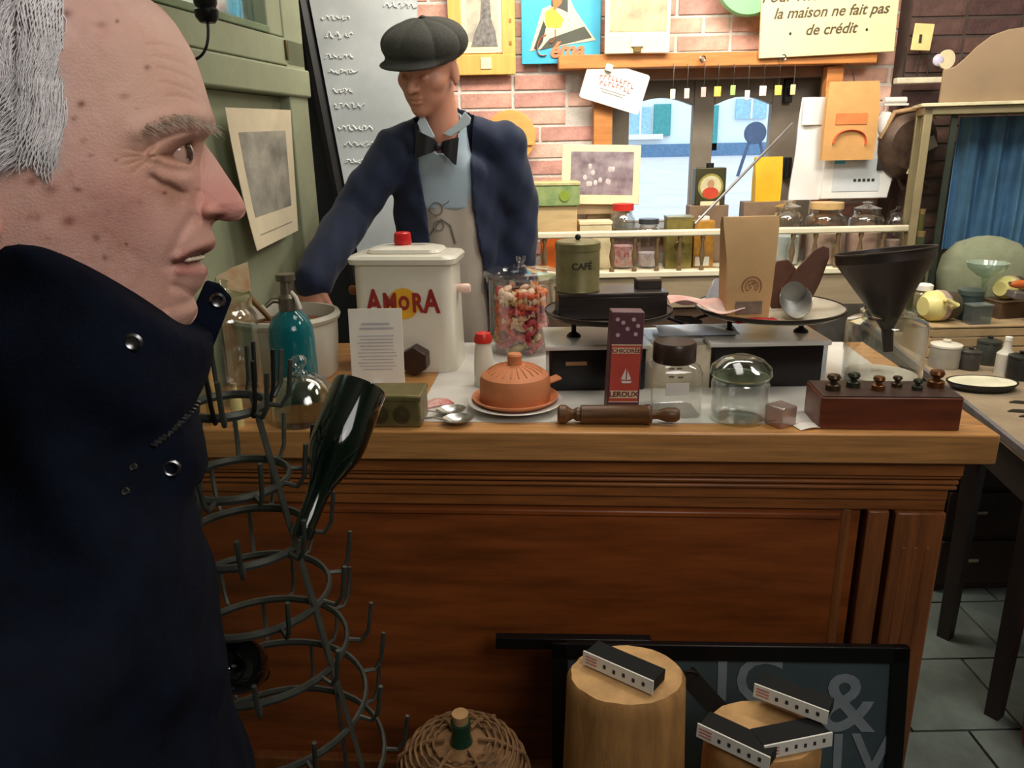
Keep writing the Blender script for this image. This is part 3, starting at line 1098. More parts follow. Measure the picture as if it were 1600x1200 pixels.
part('slab', MB().box(((xa + wl + xb - wr) / 2, y0 + bw / 2 + .02, hB + .004), (xb - wr - xa - wl - .02, bw - .05, .008)), M_marble, bl)
zp = hB + .055
pl_ = at(950, 500, y0 + bw / 2)
pr_ = at(1200, 500, y0 + bw / 2)
rp = 98 * mpp(pl_)
rq = 112 * mpp(pr_)
M_pan = mat('dark pan', (72, 64, 56), .35, metal=.5, var=.2)
M_pan2 = mat('pale pan', (206, 196, 174), .35, var=.1)
pans = []
for (cx, rad, mm, n) in ((pl_.x, rp, M_pan, 0), (pr_.x, rq, M_pan2, 1)):
    for dx in (-.55, .45):
        part('pan_support', MB().lathe([(0, 0), (.018, 0), (.016, .005), (.006, .012), (.006, zp - hB - .022), (.012, zp - hB - .012), (0, zp - hB - .012)], 16, Matrix.Translation((cx + dx * rad, y0 + bw / 2 - .01, hB + .012))), M_black, bl)
    pan = part('pan', MB().lathe([(0, 0), (rad * .7, 0), (rad * .92, .008), (rad, .020), (rad * .985, .021), (rad * .9, .012), (rad * .68, .006), (0, .006)], 56, Matrix.Translation((cx, y0 + bw / 2, zp))), mm, bl)
    part('pan_rim', MB().lathe([(rad * .97, .012), (rad * 1.006, .017), (rad * 1.006, .023), (rad * .985, .0235)], 56, Matrix.Translation((cx, y0 + bw / 2, zp)), cap=False), M_pan, pan)
cxm = (pl_.x + rp + pr_.x - rq) / 2
part('pointer', MB().tube([(pl_.x + rp * .8, y0 + bw / 2, zp + .004), (cxm - .01, y0 + bw / 2 - .02, zp - .012), (cxm + .06, y0 + bw / 2 - .01, zp + .004)], [.006, .009, .006], 8, flat=.6), M_iron, bl)
part('beak', MB().tube([(cxm - .035, y0 + .03, zp + .01), (cxm, y0 + .02, zp + .004), (cxm + .03, y0 + .03, zp - .004)], [.004, .010, .004], 8), M_iron, bl)
ZP = ZC + zp + .006
BY = y0 + bw / 2

# black wooden box, coffee tin and small box on the left pan
P = at(955, 480, BY - .03)
m_ = mpp(P)
wbx = 168 * m_
zb0 = ZP
bhh = .055
wbox = thing('wooden_box', 'long black wooden box lying across the left balance pan', 'box', (P.x, BY, zb0), .02)
part('body', MB().box((0, 0, bhh / 2), (wbx, .11, bhh)), mat('black wood', (46, 38, 34), .35, var=.3, scale=8, stretch=(1, 8, 8)), wbox, .003)
part('lid', MB().box((0, 0, bhh + .004), (wbx + .004, .114, .010)), mat('black wood lid', (58, 50, 46), .3, var=.2), wbox, .003)
zt_ = zb0 + bhh + .009
P = at(903, 452, BY - .02)
m_ = mpp(P)
Hc = hgt((P.x, P.y, zt_), 378)
rc = 34 * m_
ct = thing('coffee_tin', 'round olive tin lettered CAFÉ standing on the black box', 'tin', (P.x, BY - .01, zt_))
M_oltin = mat('olive green tin', (136, 128, 88), .4, metal=.3, var=.22, scale=24)
part('body', MB().lathe([(0, 0), (rc, 0), (rc * 1.02, .003), (rc, .006), (rc, Hc - .004), (0, Hc - .004)], 40), M_oltin, ct)
part('lid', MB().lathe([(rc * 1.03, -.012), (rc * 1.03, .004), (rc * .95, .008), (rc * .3, .010), (0, .010)], 40, Matrix.Translation((0, 0, Hc - .006))), M_oltin, ct)
part('lid_knob', MB().sph((0, 0, Hc + .010), (.007, .007, .007), 12, 8), M_black, ct)
tx = text_mb('CAFÉ', .021, .0005, bold=.0004)
tv = MB()
for (x, y, zz) in tx.v:
    a = x / rc
    tv.v.append(((rc + .0012 - y * .5) * math.sin(a + .12), -(rc + .0012 - y * .5) * math.cos(a + .12), zz + Hc * .55))
tv.f = tx.f
part('lettering', tv, M_ink, ct)
P = at(1012, 447, BY)
m_ = mpp(P)
mb2 = thing('small_box', 'small dark card box at the end of the long black box', 'box', (P.x, BY, zt_), .1)
part('tray', MB().box((0, 0, .009), (38 * m_, .035, .018)), mat('dark card', (52, 42, 38), .6), mb2, .001)
part('lid', MB().box((0, 0, .0215), (39 * m_, .036, .006)), mat('brown card lid', (110, 94, 78), .6), mb2, .001)

# right pan: brown paper bag, leather scoop, aluminium scoop, red packet, wrapping sheets
P = at(1163, 497, BY - .06)
m_ = mpp(P)
H = hgt((P.x, BY - .05, ZP), 338)
bag = thing('paper_bag', 'tall kraft paper coffee bag with round stamp on the right pan', 'bag', (P.x, BY - .05, ZP), .06)
M_kraft = mat('kraft paper', (196, 158, 110), .75, var=.08, scale=8, bump=.1)


def bagsec(w, d, pinch):
    return [(-w, -d), (0, -d - .001), (w, -d), (w - pinch, 0), (w, d), (0, d), (-w, d), (-w + pinch, 0)]


w0 = 33 * m_
w1 = 43 * m_
part('bag_body', loft([(bagsec(w0, .028, .0), 0), (bagsec(w0 + .003, .030, .004), H * .25), (bagsec((w0 + w1) / 2, .026, .008), H * .6), (bagsec(w1, .012, .010), H * .93), (bagsec(w1, .006, .008), H)], capt=True), M_kraft, bag, ang=20)
ring = MB()
ring.lathe([(.021, 0), (.024, 0), (.024, .0008), (.021, .0008)], 36, cap=False)
ring.lathe([(.014, 0), (.0155, 0), (.0155, .0008), (.014, .0008)], 30, cap=False)
for k in range(7):
    ring.box((.0085 * math.cos(k), .0085 * math.sin(k * 1.7), .0004), (.006, .003, .0008))
part('stamp', moved(ring, rotm(PI / 2 + .03, 0, 0, (.004, -.030, H * .33))), mat('stamp ink', (160, 104, 72), .8), bag)
wv = MB()
wv.box((0, -.0315, .028), (.062, .001, .030))
part('bag_window', wv, mat('smoky window', (120, 104, 92), .3, var=.3, scale=40), bag)

P = at(1240, 440, BY + .06)
m_ = mpp(P)
lf = thing('leather_scoop', 'brown folded leather flaps standing behind the metal scoop', 'leather', (P.x, BY + .05, ZP), 0)
M_lea = mat('brown leather', (92, 58, 44), .55, var=.2)
hl = hgt((P.x, BY + .05, ZP), 383)
part('flap', MB().prism([(-.06, 0), (.03, 0), (.015, hl * .55), (-.02, hl * .78), (-.05, hl * .76), (-.075, hl * .55), (-.08, hl * .3)], -.004, .004, rotm(PI / 2 - .1, 0, .25)), M_lea, lf, .002)
part('flap', MB().prism([(-.03, 0), (.03, 0), (.055, hl * .4), (.072, hl * .8), (.070, hl * .96), (.055, hl), (.035, hl * .93), (.0, hl * .65), (-.03, hl * .35)], -.004, .004, rotm(PI / 2 - .05, 0, -.1, (0, -.012, 0))), M_lea, lf, .002)

P = at(1240, 496, BY - .05)
m_ = mpp(P)
scp = thing('metal_scoop', 'dull aluminium flour scoop lying with its mouth forward on the pan', 'scoop', (P.x, BY - .05, ZP), -PI / 2 - .25)
M_alu = mat('dull aluminium', (170, 170, 166), .32, metal=.9, var=.1)


def scoopf(u, v):
    a = (v - .5) * PI * 1.15
    w = .036 * (1 - .25 * (1 - u))
    l = .12 * u
    cut = 1 - .55 * (abs(v - .5) * 2) ** 1.5 * u
    return (l * cut - .05, w * math.sin(a), .040 - w * math.cos(a) * (1) + .012 * (1 - u))


part('scoop_body', MB().sheet(scoopf, 20, 20, .0012, rotm(0, -.05, 0, (0, 0, .003))), M_alu, scp)
part('back', MB().lathe([(0, 0), (.028, 0), (.028, .002), (0, .002)], 24, rotm(0, PI / 2, 0, (-.05, 0, .045))), M_alu, scp)
part('handle', MB().lathe([(0, 0), (.006, 0), (.008, .03), (.006, .05), (0, .05)], 12, rotm(0, -PI / 2, 0, (-.05, 0, .047))), M_alu, scp)
P = at(1180, 499, BY - .11)
solo('red_packet', 'flat red packet lying in front of the kraft bag', 'packet', MB().sheet(lambda u, v: ((u - .5) * .10, (v - .5) * .035, .003 + .006 * math.sin(u * PI) * math.sin(v * PI)), 10, 5, .003), mat('deep red foil', (168, 32, 36), .35), (P.x, BY - .112, ZP + .003), .1)
P = at(1100, 492, BY - .04)
solo('wrapping_paper', 'pale pink wrapping paper crumpled at the rim of the right pan', 'paper', MB().sheet(lambda u, v: ((u - .5) * .17 - .0, (v - .5) * .1, .012 + .012 * math.sin(u * 7) * math.cos(v * 5) + .018 * (1 - u)), 16, 10, .001), mat('pink tissue', (232, 208, 196), .7, col2=(224, 150, 140), scale=18), (P.x, BY - .04, ZP + .012), -.1)
solo('plastic_sheet', 'bluish white plastic sheet folded behind the kraft bag', 'plastic', MB().sheet(lambda u, v: (.07 * (u - .5) + .03 * v, .02 * math.sin(u * 5), .075 * v * (1 - .5 * (u - .7) ** 2)), 12, 8, .001), mat('blue white plastic', (196, 208, 226), .35), (at(1112, 480, BY + .05).x, BY + .04, ZP + .002), .3)
P = onz(1100, 560, ZC + hB + .014)
solo('plastic_bag', 'pale blue plastic bag draped over the middle of the balance', 'plastic', MB().sheet(lambda u, v: ((u - .5) * .19, (v - .5) * .11, .005 + .010 * abs(math.sin(u * 6 + v * 2)) * math.sin(v * PI)), 24, 10, .001), mat('blue white plastic', (196, 208, 226), .35), (cxm + .03, BY + .005, ZC + hB + .014), 0)

# ---------------------------------------------------------------- chicory packet
P = onz(972, 646, ZC)
m_ = mpp(P)
H = hgt(P, 488)
ck = thing('chicory_packet', 'tall red and plum carton of chicory lettered LEROUX', 'packet', P + Vector((0, .022, 0)), CANG + .10)
wch = 50 * m_
M_plum = mat('plum print', (96, 58, 64), .5, var=.15)
M_tom = mat('tomato red print', (200, 78, 62), .5, var=.08)
M_cream2 = mat('cream print', (230, 206, 170), .6)
TT = rotm(0, .035, 0)
part('carton', MB().box((0, 0, H / 2), (wch, .042, H), TT), M_plum, ck, .002)
part('label_panel', MB().box((0, -.0215, H * .40), (wch * .90, .001, H * .56), TT), M_tom, ck)
for zz in (.12, .685):
    part('label_band', MB().box((0, -.0222, H * zz), (wch * .92, .001, H * .008), TT), M_cream2, ck)
part('label_plate', MB().box((0, -.0222, H * .195), (wch * .86, .001, H * .075), TT), M_cream2, ck)
part('lettering', moved(text_mb('LEROUX', .0165, .0004, bold=.0004), TT @ Matrix.Translation((0, -.0232, H * .195))), mat('dark red letters', (120, 44, 40), .6), ck)
part('label_plate', MB().box((0, -.0222, H * .63), (wch * .84, .001, H * .055), TT), M_cream2, ck)
part('lettering', moved(text_mb('CHICORÉE', .0125, .0004, bold=.0003), TT @ Matrix.Translation((0, -.0232, H * .63))), mat('dark red letters', (120, 44, 40), .6), ck)
bo = MB()
bo.prism([(-.012, 0), (.012, 0), (.009, -.005), (-.008, -.005)], 0, .001, TT @ rotm(PI / 2, 0, 0, (.004, -.022, H * .33)))
bo.prism([(-.002, .002), (-.002, .030), (-.012, .004)], 0, .001, TT @ rotm(PI / 2, 0, 0, (.004, -.022, H * .33)))
bo.prism([(.001, .002), (.001, .024), (.010, .004)], 0, .001, TT @ rotm(PI / 2, 0, 0, (.004, -.022, H * .33)))
part('boat_print', bo, M_paper, ck)
dots = MB()
for (dx, dzz) in ((-.02, .78), (0, .84), (.018, .79), (-.010, .9), (.012, .93), (-.022, .93), (.022, .87), (-.012, .055), (.006, .05)):
    dots.lathe([(0, 0), (.0045, 0), (.0045, .001), (0, .001)], 8, TT @ rotm(PI / 2, 0, 0, (dx, -.021, H * dzz)))
part('flower_print', dots, mat('mauve dots', (196, 168, 176), .6), ck)

# square glass jar with dark lid
C, r = on(1050, 656, 78)
H = hgt(C, 560)
gj = thing('glass_jar', 'square glass jar with dark brown screw lid behind the rolling pin', 'jar', C + Vector((0, .005, 0)), CANG + .1)


def sq(k, rad):
    return rr(r * k, r * k, rad, 4)


part('body', loft([(sq(.93, .014), 0), (sq(.98, .016), .005), (sq(.98, .018), H * .80), (sq(.92, .026), H * .9), (sq(.74, .026), H * .96), (sq(.74, .026), H)], capt=False), M_glass, gj)
ht = hgt(C, 533)
part('lid', MB().lathe([(0, 0), (r * .82, 0), (r * .84, .003), (r * .84, ht - H), (r * .78, ht - H + .005), (0, ht - H + .005)], 32, Matrix.Translation((0, 0, H - .006))), mat('bakelite lid', (58, 44, 36), .3), gj)
part('label', MB().box((-.004, -r * .99, H * .55), (r * .9, .0015, H * .22)), M_paper, gj)

# turned wooden roller
P0, P1 = onz(872, 668, ZC), onz(1064, 668, ZC)
rp_ = thing('rolling_pin', 'dark turned wooden roller with knobbed ends at the counter edge', 'rolling pin', (P0 + P1) / 2 + Vector((0, .022, 0)), CANG)
Lr = (P1 - P0).length
rb = .020
TR = rotm(0, PI / 2, 0, (-Lr / 2, 0, rb + .001))
M_walnut = mat('turned walnut', (98, 66, 38), .4, var=.3, scale=12, stretch=(1, 8, 8))
part('barrel', MB().lathe([(0, Lr * .19), (rb * .9, Lr * .19), (rb, Lr * .2), (rb, Lr * .72), (rb * 1.08, Lr * .73), (rb * 1.08, Lr * .76), (rb * .9, Lr * .775), (0, Lr * .775)], 28, TR), M_walnut, rp_)
part('handle', MB().lathe([(0, 0), (rb * .75, 0), (rb * .98, Lr * .02), (rb * .98, Lr * .07), (rb * .7, Lr * .10), (rb * .5, Lr * .13), (rb * .75, Lr * .16), (rb * .7, Lr * .19), (0, Lr * .19)], 24, TR), M_walnut, rp_)
part('handle', MB().lathe([(0, Lr * .775), (rb * .5, Lr * .775), (rb * .45, Lr * .82), (rb * .62, Lr * .86), (rb * .78, Lr * .9), (rb * .78, Lr * .97), (rb * .55, Lr), (0, Lr)], 24, TR), M_walnut, rp_)

# round clip-lid jar
C, r = on(1152, 670, 92)
H = hgt(C, 588)
cj = thing('glass_jar', 'round glass jar with domed greenish glass lid near the glass cube', 'jar', C)
part('body', MB().lathe(jar_prof(r * .95, H, r * .88, shoulder=.08), 40), M_glass, cj)
ht = hgt(C, 556)
part('lid', MB().lathe([(0, 0), (r * .95, 0), (r * 1.02, .006), (r * .98, (ht - H) * .45), (r * .7, (ht - H) * .8), (r * .3, ht - H), (0, ht - H)], 40, Matrix.Translation((0, 0, H + .001))), M_glassg, cj)
part('seal', MB().lathe([(r * .86, 0), (r * .92, 0), (r * .92, .003), (r * .86, .003)], 36, Matrix.Translation((0, 0, H - .002)), cap=False), mat('rubber seal', (120, 130, 110), .6), cj)
P = onz(1225, 670, ZC)
m_ = mpp(P)
gc = thing('glass_block', 'small pinkish glass cube at the counter edge', 'glass cube', P + Vector((0, .026, 0)), .5)
part('cube', MB().box((0, 0, .022), (.046, .046, .044)), glass('rosy glass', (196, 176, 168), refl=.12, dens=.22), gc, .004)
P = onz(1262, 668, ZC)
solo('paper_scrap', 'small pale paper scrap lying beside the glass cube', 'paper', MB().sheet(lambda u, v: ((u - .5) * .05, (v - .5) * .03, .002 + .004 * math.sin(u * 3)), 6, 4, .001), M_paper, (P.x, P.y, ZC), .2)

# ---------------------------------------------------------------- wooden weight block
P = onz(1392, 672, ZC)
m_ = mpp(P)
H = hgt(P, 622)
wbk = thing('weight_block', 'reddish wooden block drilled to hold brass weights', 'block', P + Vector((0, .055, 0)), CANG - .02)
wq = 212 * m_
part('block', loft([(rr(wq / 2, .055, .003, 2), 0), (rr(wq / 2, .055, .003, 2), H)]), mat('mahogany', (112, 58, 36), .35, var=.25, scale=8, stretch=(1, 8, 8)), wbk, .002)
part('top_plate', MB().box((0, 0, H + .001), (wq * .98, .106, .003)), mat('dark top', (64, 46, 38), .4), wbk)
M_brz = [mat('dark bronze', (84, 68, 50), .35, metal=.7), mat('green bronze', (62, 66, 52), .4, metal=.6), mat('brown brass', (120, 78, 44), .35, metal=.7)]
bz = P + Vector((0, .055, 0))
desc = ['widest dark weight at the end nearest the balance', 'greenish knobbed weight second along the block', 'small greenish weight in the middle of the block', 'tiny dark weight right of the middle', 'squat dark weight fourth along the block', 'brown brass weight at the end near the table']
for i, (dx, s_) in enumerate(((-80, 1.15), (-42, 1.05), (-10, 1.0), (26, .8), (50, .8), (86, 1.25))):
    q = thing('brass_weight', desc[i], 'weight', bz + Vector((dx * m_ * math.cos(CANG), dx * m_ * math.sin(CANG) + (.012 if i % 2 else -.008), H + .0025)), group='weights in the wooden block')
    part('weight_body', MB().lathe([(0, 0), (.013 * s_, 0), (.013 * s_, .010 * s_), (.006 * s_, .014 * s_), (.005 * s_, .019 * s_), (0, .019 * s_)], 16), M_brz[i % 3 if i != 5 else 2], q)
    part('knob', MB().lathe([(0, 0), (.009 * s_, .001), (.012 * s_, .006 * s_), (.010 * s_, .011 * s_), (0, .013 * s_)], 16, Matrix.Translation((0, 0, .017 * s_))), M_brz[i % 3 if i != 5 else 2], q)

# ---------------------------------------------------------------- big jar with dark funnel
C, r = on(1372, 612, 116)
H = hgt(C, 488)
fj = thing('storage_jar', 'large clear glass jar with white powder holding the black funnel', 'jar', C, CANG)
part('body', MB().lathe(jar_prof(r, H, r * .62, shoulder=.10), 44), M_glass, fj)
part('powder', MB().lathe([(0, .008), (r * .88, .008), (r * .9, .02), (r * .5, .026), (0, .03)], 36), mat('white powder', (228, 220, 204), .95), fj)
part('rim', MB().lathe([(r * .6, 0), (r * .68, .003), (r * .68, .010), (r * .6, .013)], 40, Matrix.Translation((0, 0, H - .006)), cap=False), M_glassg, fj)
fn = thing('funnel', 'large dark brown metal funnel tilted in the mouth of the glass jar', 'funnel', C + Vector((0, 0, H)), 0)
wf = 69 * mpp(C)
TF = rotm(0, -.10, 0, (-.006, 0, .012)) @ rotm(-.13, 0, 0)
hf = hgt(C, 408) - H
M_fun = mat('dark funnel', (52, 42, 38), .45, metal=.25, var=.2)
fnm = MB().lathe([(.011, -.105), (.014, -.05), (wf * .40, .004), (wf * .98, hf * .90), (wf, hf * .92), (wf, hf * 1.08), (wf * 1.02, hf * 1.1), (wf * .985, hf * 1.1), (wf * .97, hf * .92), (wf * .38, .008), (.012, -.048), (.009, -.105)], 56, TF, cap=False)
part('cone', fnm, M_fun, fn)
part('rim_wire', MB().tube([TF @ Vector((wf * 1.01 * math.cos(a), wf * 1.01 * math.sin(a), hf * 1.1)) for a in [2 * PI * i / 48 for i in range(48)]], .0022, 6, True), M_fun, fn)
P = onz(1300, 600, ZC)
solo('plastic_wrap', 'bright crumpled cellophane behind the jar with the funnel', 'plastic', MB().sheet(lambda u, v: ((u - .5) * .05, .012 * math.sin(u * 9), .07 * v * (1 - .2 * math.sin(u * 5))), 10, 6, .001), mat('cellophane', (226, 232, 236), .25), (P.x, P.y + .09, ZC), .2)
# ================================================================ the visitor in the foreground (seen in profile)
TH = math.radians(22)
mt_, mn_ = Vector((math.cos(TH), math.sin(TH), 0)), Vector((-math.sin(TH), math.cos(TH), 0))
MO = at(250, 280, 0.50)
man = thing('person', 'grey haired older person in a dark navy jacket, in profile, looking along the counter', 'person', (MO.x, MO.y, 0), TH)


def hp(px, py, w=0.0):
    """point in the visitor's own frame: where the sight line meets the plane w metres to this side of the midline"""
    r = ray(px, py)
    t = ((MO - CAM).dot(mn_) - w) / r.dot(mn_)
    Q = CAM + r * t - Vector((MO.x, MO.y, 0))
    return np.array((Q.dot(mt_), Q.dot(mn_), Q.z))


def to_world(P):
    P = np.asarray(P)
    m = np.array((mt_, mn_, Vector((0, 0, 1))))
    return P @ m + np.array((MO.x, MO.y, 0))


def to_px(P):
    d = to_world(P) - np.array(CAM)
    z = d @ np.array(_F)
    return 800 + d @ np.array(_R) / z * FPX, 600 - d @ np.array(_U) / z * FPX


outl = [(233, -2), (252, 12), (272, 34), (288, 58), (302, 84), (313, 112), (321, 138), (328, 162), (335, 184), (337, 196), (331, 208), (321, 218),
        (321, 226), (330, 238), (342, 255), (353, 272), (364, 288), (374, 303), (381, 316), (384, 326), (381, 337), (371, 344), (357, 346), (341, 344), (333, 350), (331, 358),
        (334, 367), (337, 376), (337, 384), (331, 391), (320, 397), (313, 403), (314, 410), (321, 416), (325, 424), (323, 434), (317, 445), (308, 456), (303, 464),
        (306, 472), (309, 482), (307, 494), (299, 505), (287, 513), (268, 522), (248, 545), (232, 580), (222, 620), (215, 680), (-120, 680), (-140, 600), (-150, 500), (-165, 420), (-200, 330),
        (-228, 230), (-225, 130), (-195, 40), (-140, -30), (-60, -75), (40, -92), (120, -80), (185, -46), (212, -22)]
# smooth closed resampling of the outline
op = np.array(outl, float)
nO = len(op)
ext = np.vstack([op[-2:], op, op[:3]])
dense = []
for i in range(nO):
    p0, p1, p2, p3 = ext[i + 1], ext[i + 2], ext[i + 3], ext[i + 4] if i + 4 < len(ext) else op[(i + 2) % nO]
    seg = max(4, int(np.hypot(*(p2 - p1)) / 2.2)) if p1[0] > 180 else max(3, int(np.hypot(*(p2 - p1)) / 7))
    for k in range(seg):
        t = k / seg
        dense.append(0.5 * ((2 * p1) + (-p0 + p2) * t + (2 * p0 - 5 * p1 + 4 * p2 - p3) * t * t + (-p0 + 3 * p1 - 3 * p2 + p3) * t ** 3))
dense = np.array(dense)
NA = len(dense)
o3 = np.array([hp(*p) for p in dense])[:, [0, 2]]
cc = hp(130, 270)[[0, 2]]
NR = 130
rho = np.sin(np.linspace(0.012, 1, NR) * PI / 2) ** 0.9
XZ = cc + (o3 - cc)[:, None, :] * rho[None, :, None]
X, Z = XZ[..., 0], XZ[..., 1]
RHO = np.broadcast_to(rho, X.shape)


def zpx(y):
    return hp(300, y)[2]


def sm_interp(a, b, sig):
    zz = np.arange(Z.min() - .06, Z.max() + .06, .0008)
    v = np.interp(zz, a, b)
    n = int(3 * sig / .0008) + 1
    k = np.exp(-0.5 * (np.arange(-n, n + 1) * .0008 / sig) ** 2)
    v = np.convolve(np.pad(v, n, mode='edge'), k / k.sum(), 'valid')
    return np.interp(Z, zz, v)


def curve_z(pairs):
    pr = sorted((zpx(y), v) for y, v in pairs)
    return sm_interp([a for a, b in pr], [b for a, b in pr], .010)


fx = [hp(x, y)[[0, 2]] for x, y in ((-60, -75), (40, -92), (120, -80), (185, -46), (233, -2), (272, 34), (302, 84), (321, 138), (332, 184), (330, 205), (319, 222), (313, 260), (317, 300), (329, 349), (337, 376), (331, 391), (314, 405), (325, 424), (316, 446), (303, 464), (309, 482), (299, 505), (280, 517), (248, 545), (222, 620), (215, 690))]
fx = sorted((b, a) for a, b in fx)
XFa = sm_interp([a for a, b in fx], [b for a, b in fx], .0012)
XFb = sm_interp([a for a, b in fx], [b for a, b in fx], .013)
wf_ = np.exp(-(np.maximum(XFa - X, 0) / .016) ** 2)
XF = XFa * wf_ + XFb * (1 - wf_)
bk = [hp(x, y)[[0, 2]] for x, y in ((-120, 690), (-140, 600), (-150, 500), (-165, 420), (-200, 330), (-228, 230), (-225, 130), (-195, 40), (-140, -30), (-60, -75), (40, -92))]
bk = sorted((b, a) for a, b in bk)
XB = sm_interp([a for a, b in bk], [b for a, b in bk], .012)
WM = curve_z(((-92, .030), (-60, .052), (0, .067), (80, .075), (200, .077), (300, .075), (380, .068), (440, .060), (500, .056), (560, .056), (690, .060)))
LM = curve_z(((-90, .08), (100, .088), (220, .082), (300, .092), (400, .105), (480, .095), (560, .06), (690, .06)))
PW = curve_z(((0, 2.2), (200, 2.1), (280, 1.95), (360, 1.75), (460, 1.75), (560, 2.0)))
s1 = np.clip((XF - X) / LM, 0, 1)
h0 = WM * (1 - (1 - s1) ** PW) ** (1 / PW)
s2 = np.clip((X - XB) / .075, 0, 1)
h0 = h0 * (1 - (1 - s2) ** 2.4) ** (1 / 2.4)
# nose ridge and wing
nz_ = [(zpx(196), .004), (zpx(212), .0085), (zpx(240), .0085), (zpx(285), .0105), (zpx(318), .0135), (zpx(340), .0115), (zpx(352), .006), (zpx(362), .003)]
nz_.sort()
WN = np.interp(Z, [a for a, b in nz_], [b for a, b in nz_], left=0, right=0)
oz = [hp(x, y)[[0, 2]] for x, y in ((337, 196), (321, 218), (330, 238), (342, 255), (364, 288), (381, 316), (384, 326), (371, 345), (331, 352))]
oz = sorted((b, a) for a, b in oz)
XN = np.interp(Z, [a for a, b in oz], [b for a, b in oz])
sn = np.clip((XN - X) / .019, 0, 1)
hn = WN * np.sqrt(1 - (1 - sn) ** 2)


def smax(a, b, k):
    return -smin(-a, -b, k)


h1 = np.where(WN > 0, smax(h0, hn, .006), h0)
ac = hp(325, 328, .012)
q = 1 - ((X - ac[0]) / .0092) ** 2 - ((Z - ac[2]) / .0078) ** 2
h1 = np.where(q > -1, smax(h1, .0205 * np.sqrt(np.clip(q, 0, 1)), .003), h1)
P3 = np.stack([X, -h1, Z], -1)
PXX, PYY = to_px(P3)


def gs(cx, cy, sx, sy, rot=0.0):
    c, s = math.cos(rot), math.sin(rot)
    dx, dy = PXX - cx, PYY - cy
    return np.exp(-0.5 * (((dx * c + dy * s) / sx) ** 2 + ((-dx * s + dy * c) / sy) ** 2))


def seg_d(pts):
    d = np.full(PXX.shape, 1e9)
    for (x0, y0), (x1, y1) in zip(pts[:-1], pts[1:]):
        vx, vy = x1 - x0, y1 - y0
        t = np.clip(((PXX - x0) * vx + (PYY - y0) * vy) / (vx * vx + vy * vy), 0, 1)
        d = np.minimum(d, np.hypot(PXX - x0 - t * vx, PYY - y0 - t * vy))
    return d


def cv(pts, n=10):
    out = []
    for i in range(n + 1):
        t = i / n
        p = [np.array(a, float) for a in pts]
        while len(p) > 1:
            p = [p[k] * (1 - t) + p[k + 1] * t for k in range(len(p) - 1)]
        out.append(tuple(p[0]))
    return out


def ln(pts, s):
    return np.exp(-0.5 * (seg_d(cv(pts)) / s) ** 2)


def poly_sd(pts, x, y):
    """signed distance to a polygon (negative inside)"""
    d = np.full(x.shape, 1e9)
    inside = np.zeros(x.shape, bool)
    n = len(pts)
    for i in range(n):
        x0, y0 = pts[i]
        x1, y1 = pts[(i + 1) % n]
        vx, vy = x1 - x0, y1 - y0
        t = np.clip(((x - x0) * vx + (y - y0) * vy) / (vx * vx + vy * vy), 0, 1)
        d = np.minimum(d, np.hypot(x - x0 - t * vx, y - y0 - t * vy))
        cond = ((y0 <= y) & (y1 > y)) | ((y1 <= y) & (y0 > y))
        xi = x0 + (y - y0) / np.where(vy == 0, 1e-9, vy) * vx
        inside ^= cond & (x < xi)
    return np.where(inside, -d, d)


EYE = [(250, 243), (264, 239), (282, 231), (299, 220), (300, 234), (293, 248), (284, 252), (266, 248)]
eg = 1 / (1 + np.exp(poly_sd(EYE, PXX, PYY) / 1.6))
MOUTH = [(271, 414), (290, 403), (308, 396), (345, 390), (345, 408), (312, 413), (292, 417)]
mg = 1 / (1 + np.exp(poly_sd(MOUTH, PXX, PYY) / 1.8))
dh = np.zeros_like(h1)
dh += -9.0 * gs(284, 238, 27, 18) - 3 * gs(305, 235, 12, 20)
dh += 4.4 * ln(((238, 242), (262, 228), (304, 210)), 6.5) - 1.8 * ln(((228, 236), (262, 205), (308, 206)), 3.5)
dh += 2.4 * ln(((246, 224), (276, 206), (306, 204)), 7)
dh += -4.5 * eg
dh += 3.2 * ln(((248, 249), (268, 258), (294, 259)), 5) + 2.6 * ln(((240, 262), (262, 283), (291, 281)), 8)
dh += -2.2 * ln(((238, 278), (262, 298), (289, 302)), 4) - 1.6 * ln(((262, 288), (280, 297), (285, 312)), 4)
dh += 3.6 * ln(((218, 208), (268, 176), (326, 192)), 13)
for e_ in ((196, 232), (192, 246), (196, 258), (208, 270)):
    dh += -.38 * ln(((240, 245), ((240 + e_[0]) / 2, (245 + e_[1]) / 2 - 2), e_), 2.2)
for c_ in (((238, 88), (280, 92), (308, 112)), ((246, 106), (290, 112), (318, 138)), ((250, 128), (290, 132), (324, 160)), ((262, 150), (300, 148), (328, 176)), ((230, 70), (260, 66), (296, 82))):
    dh += -.42 * ln(c_, 2.2) + .2 * ln([(a, b - 7) for a, b in c_], 5)
dh += -3.0 * ln(((309, 300), (302, 322), (310, 346)), 3.6) - 1.0 * ln(((303, 290), (298, 320), (300, 350)), 8)
dh += -5.0 * gs(340, 341, 9, 3.4, -.1)
dh += -2.6 * ln(((300, 340), (276, 370), (262, 415)), 6) + 2.4 * gs(252, 372, 24, 30, .4)
dh += -1.8 * ln(((270, 416), (262, 444), (258, 484)), 5)
dh += 1.8 * ln(((278, 404), (308, 388), (337, 379)), 6)
dh += -6.5 * mg
dh += 2.6 * ln(((282, 424), (304, 422), (326, 425)), 6) - 1.6 * ln(((272, 448), (290, 455), (306, 462)), 5) + 2 * gs(290, 485, 18, 16)
dh += 3.0 * gs(205, 295, 55, 32, .3) - 3 * gs(140, 140, 60, 60) - 2.2 * gs(170, 400, 50, 36) + 1.5 * gs(90, 400, 40, 40)
rs_ = np.random.default_rng(5)
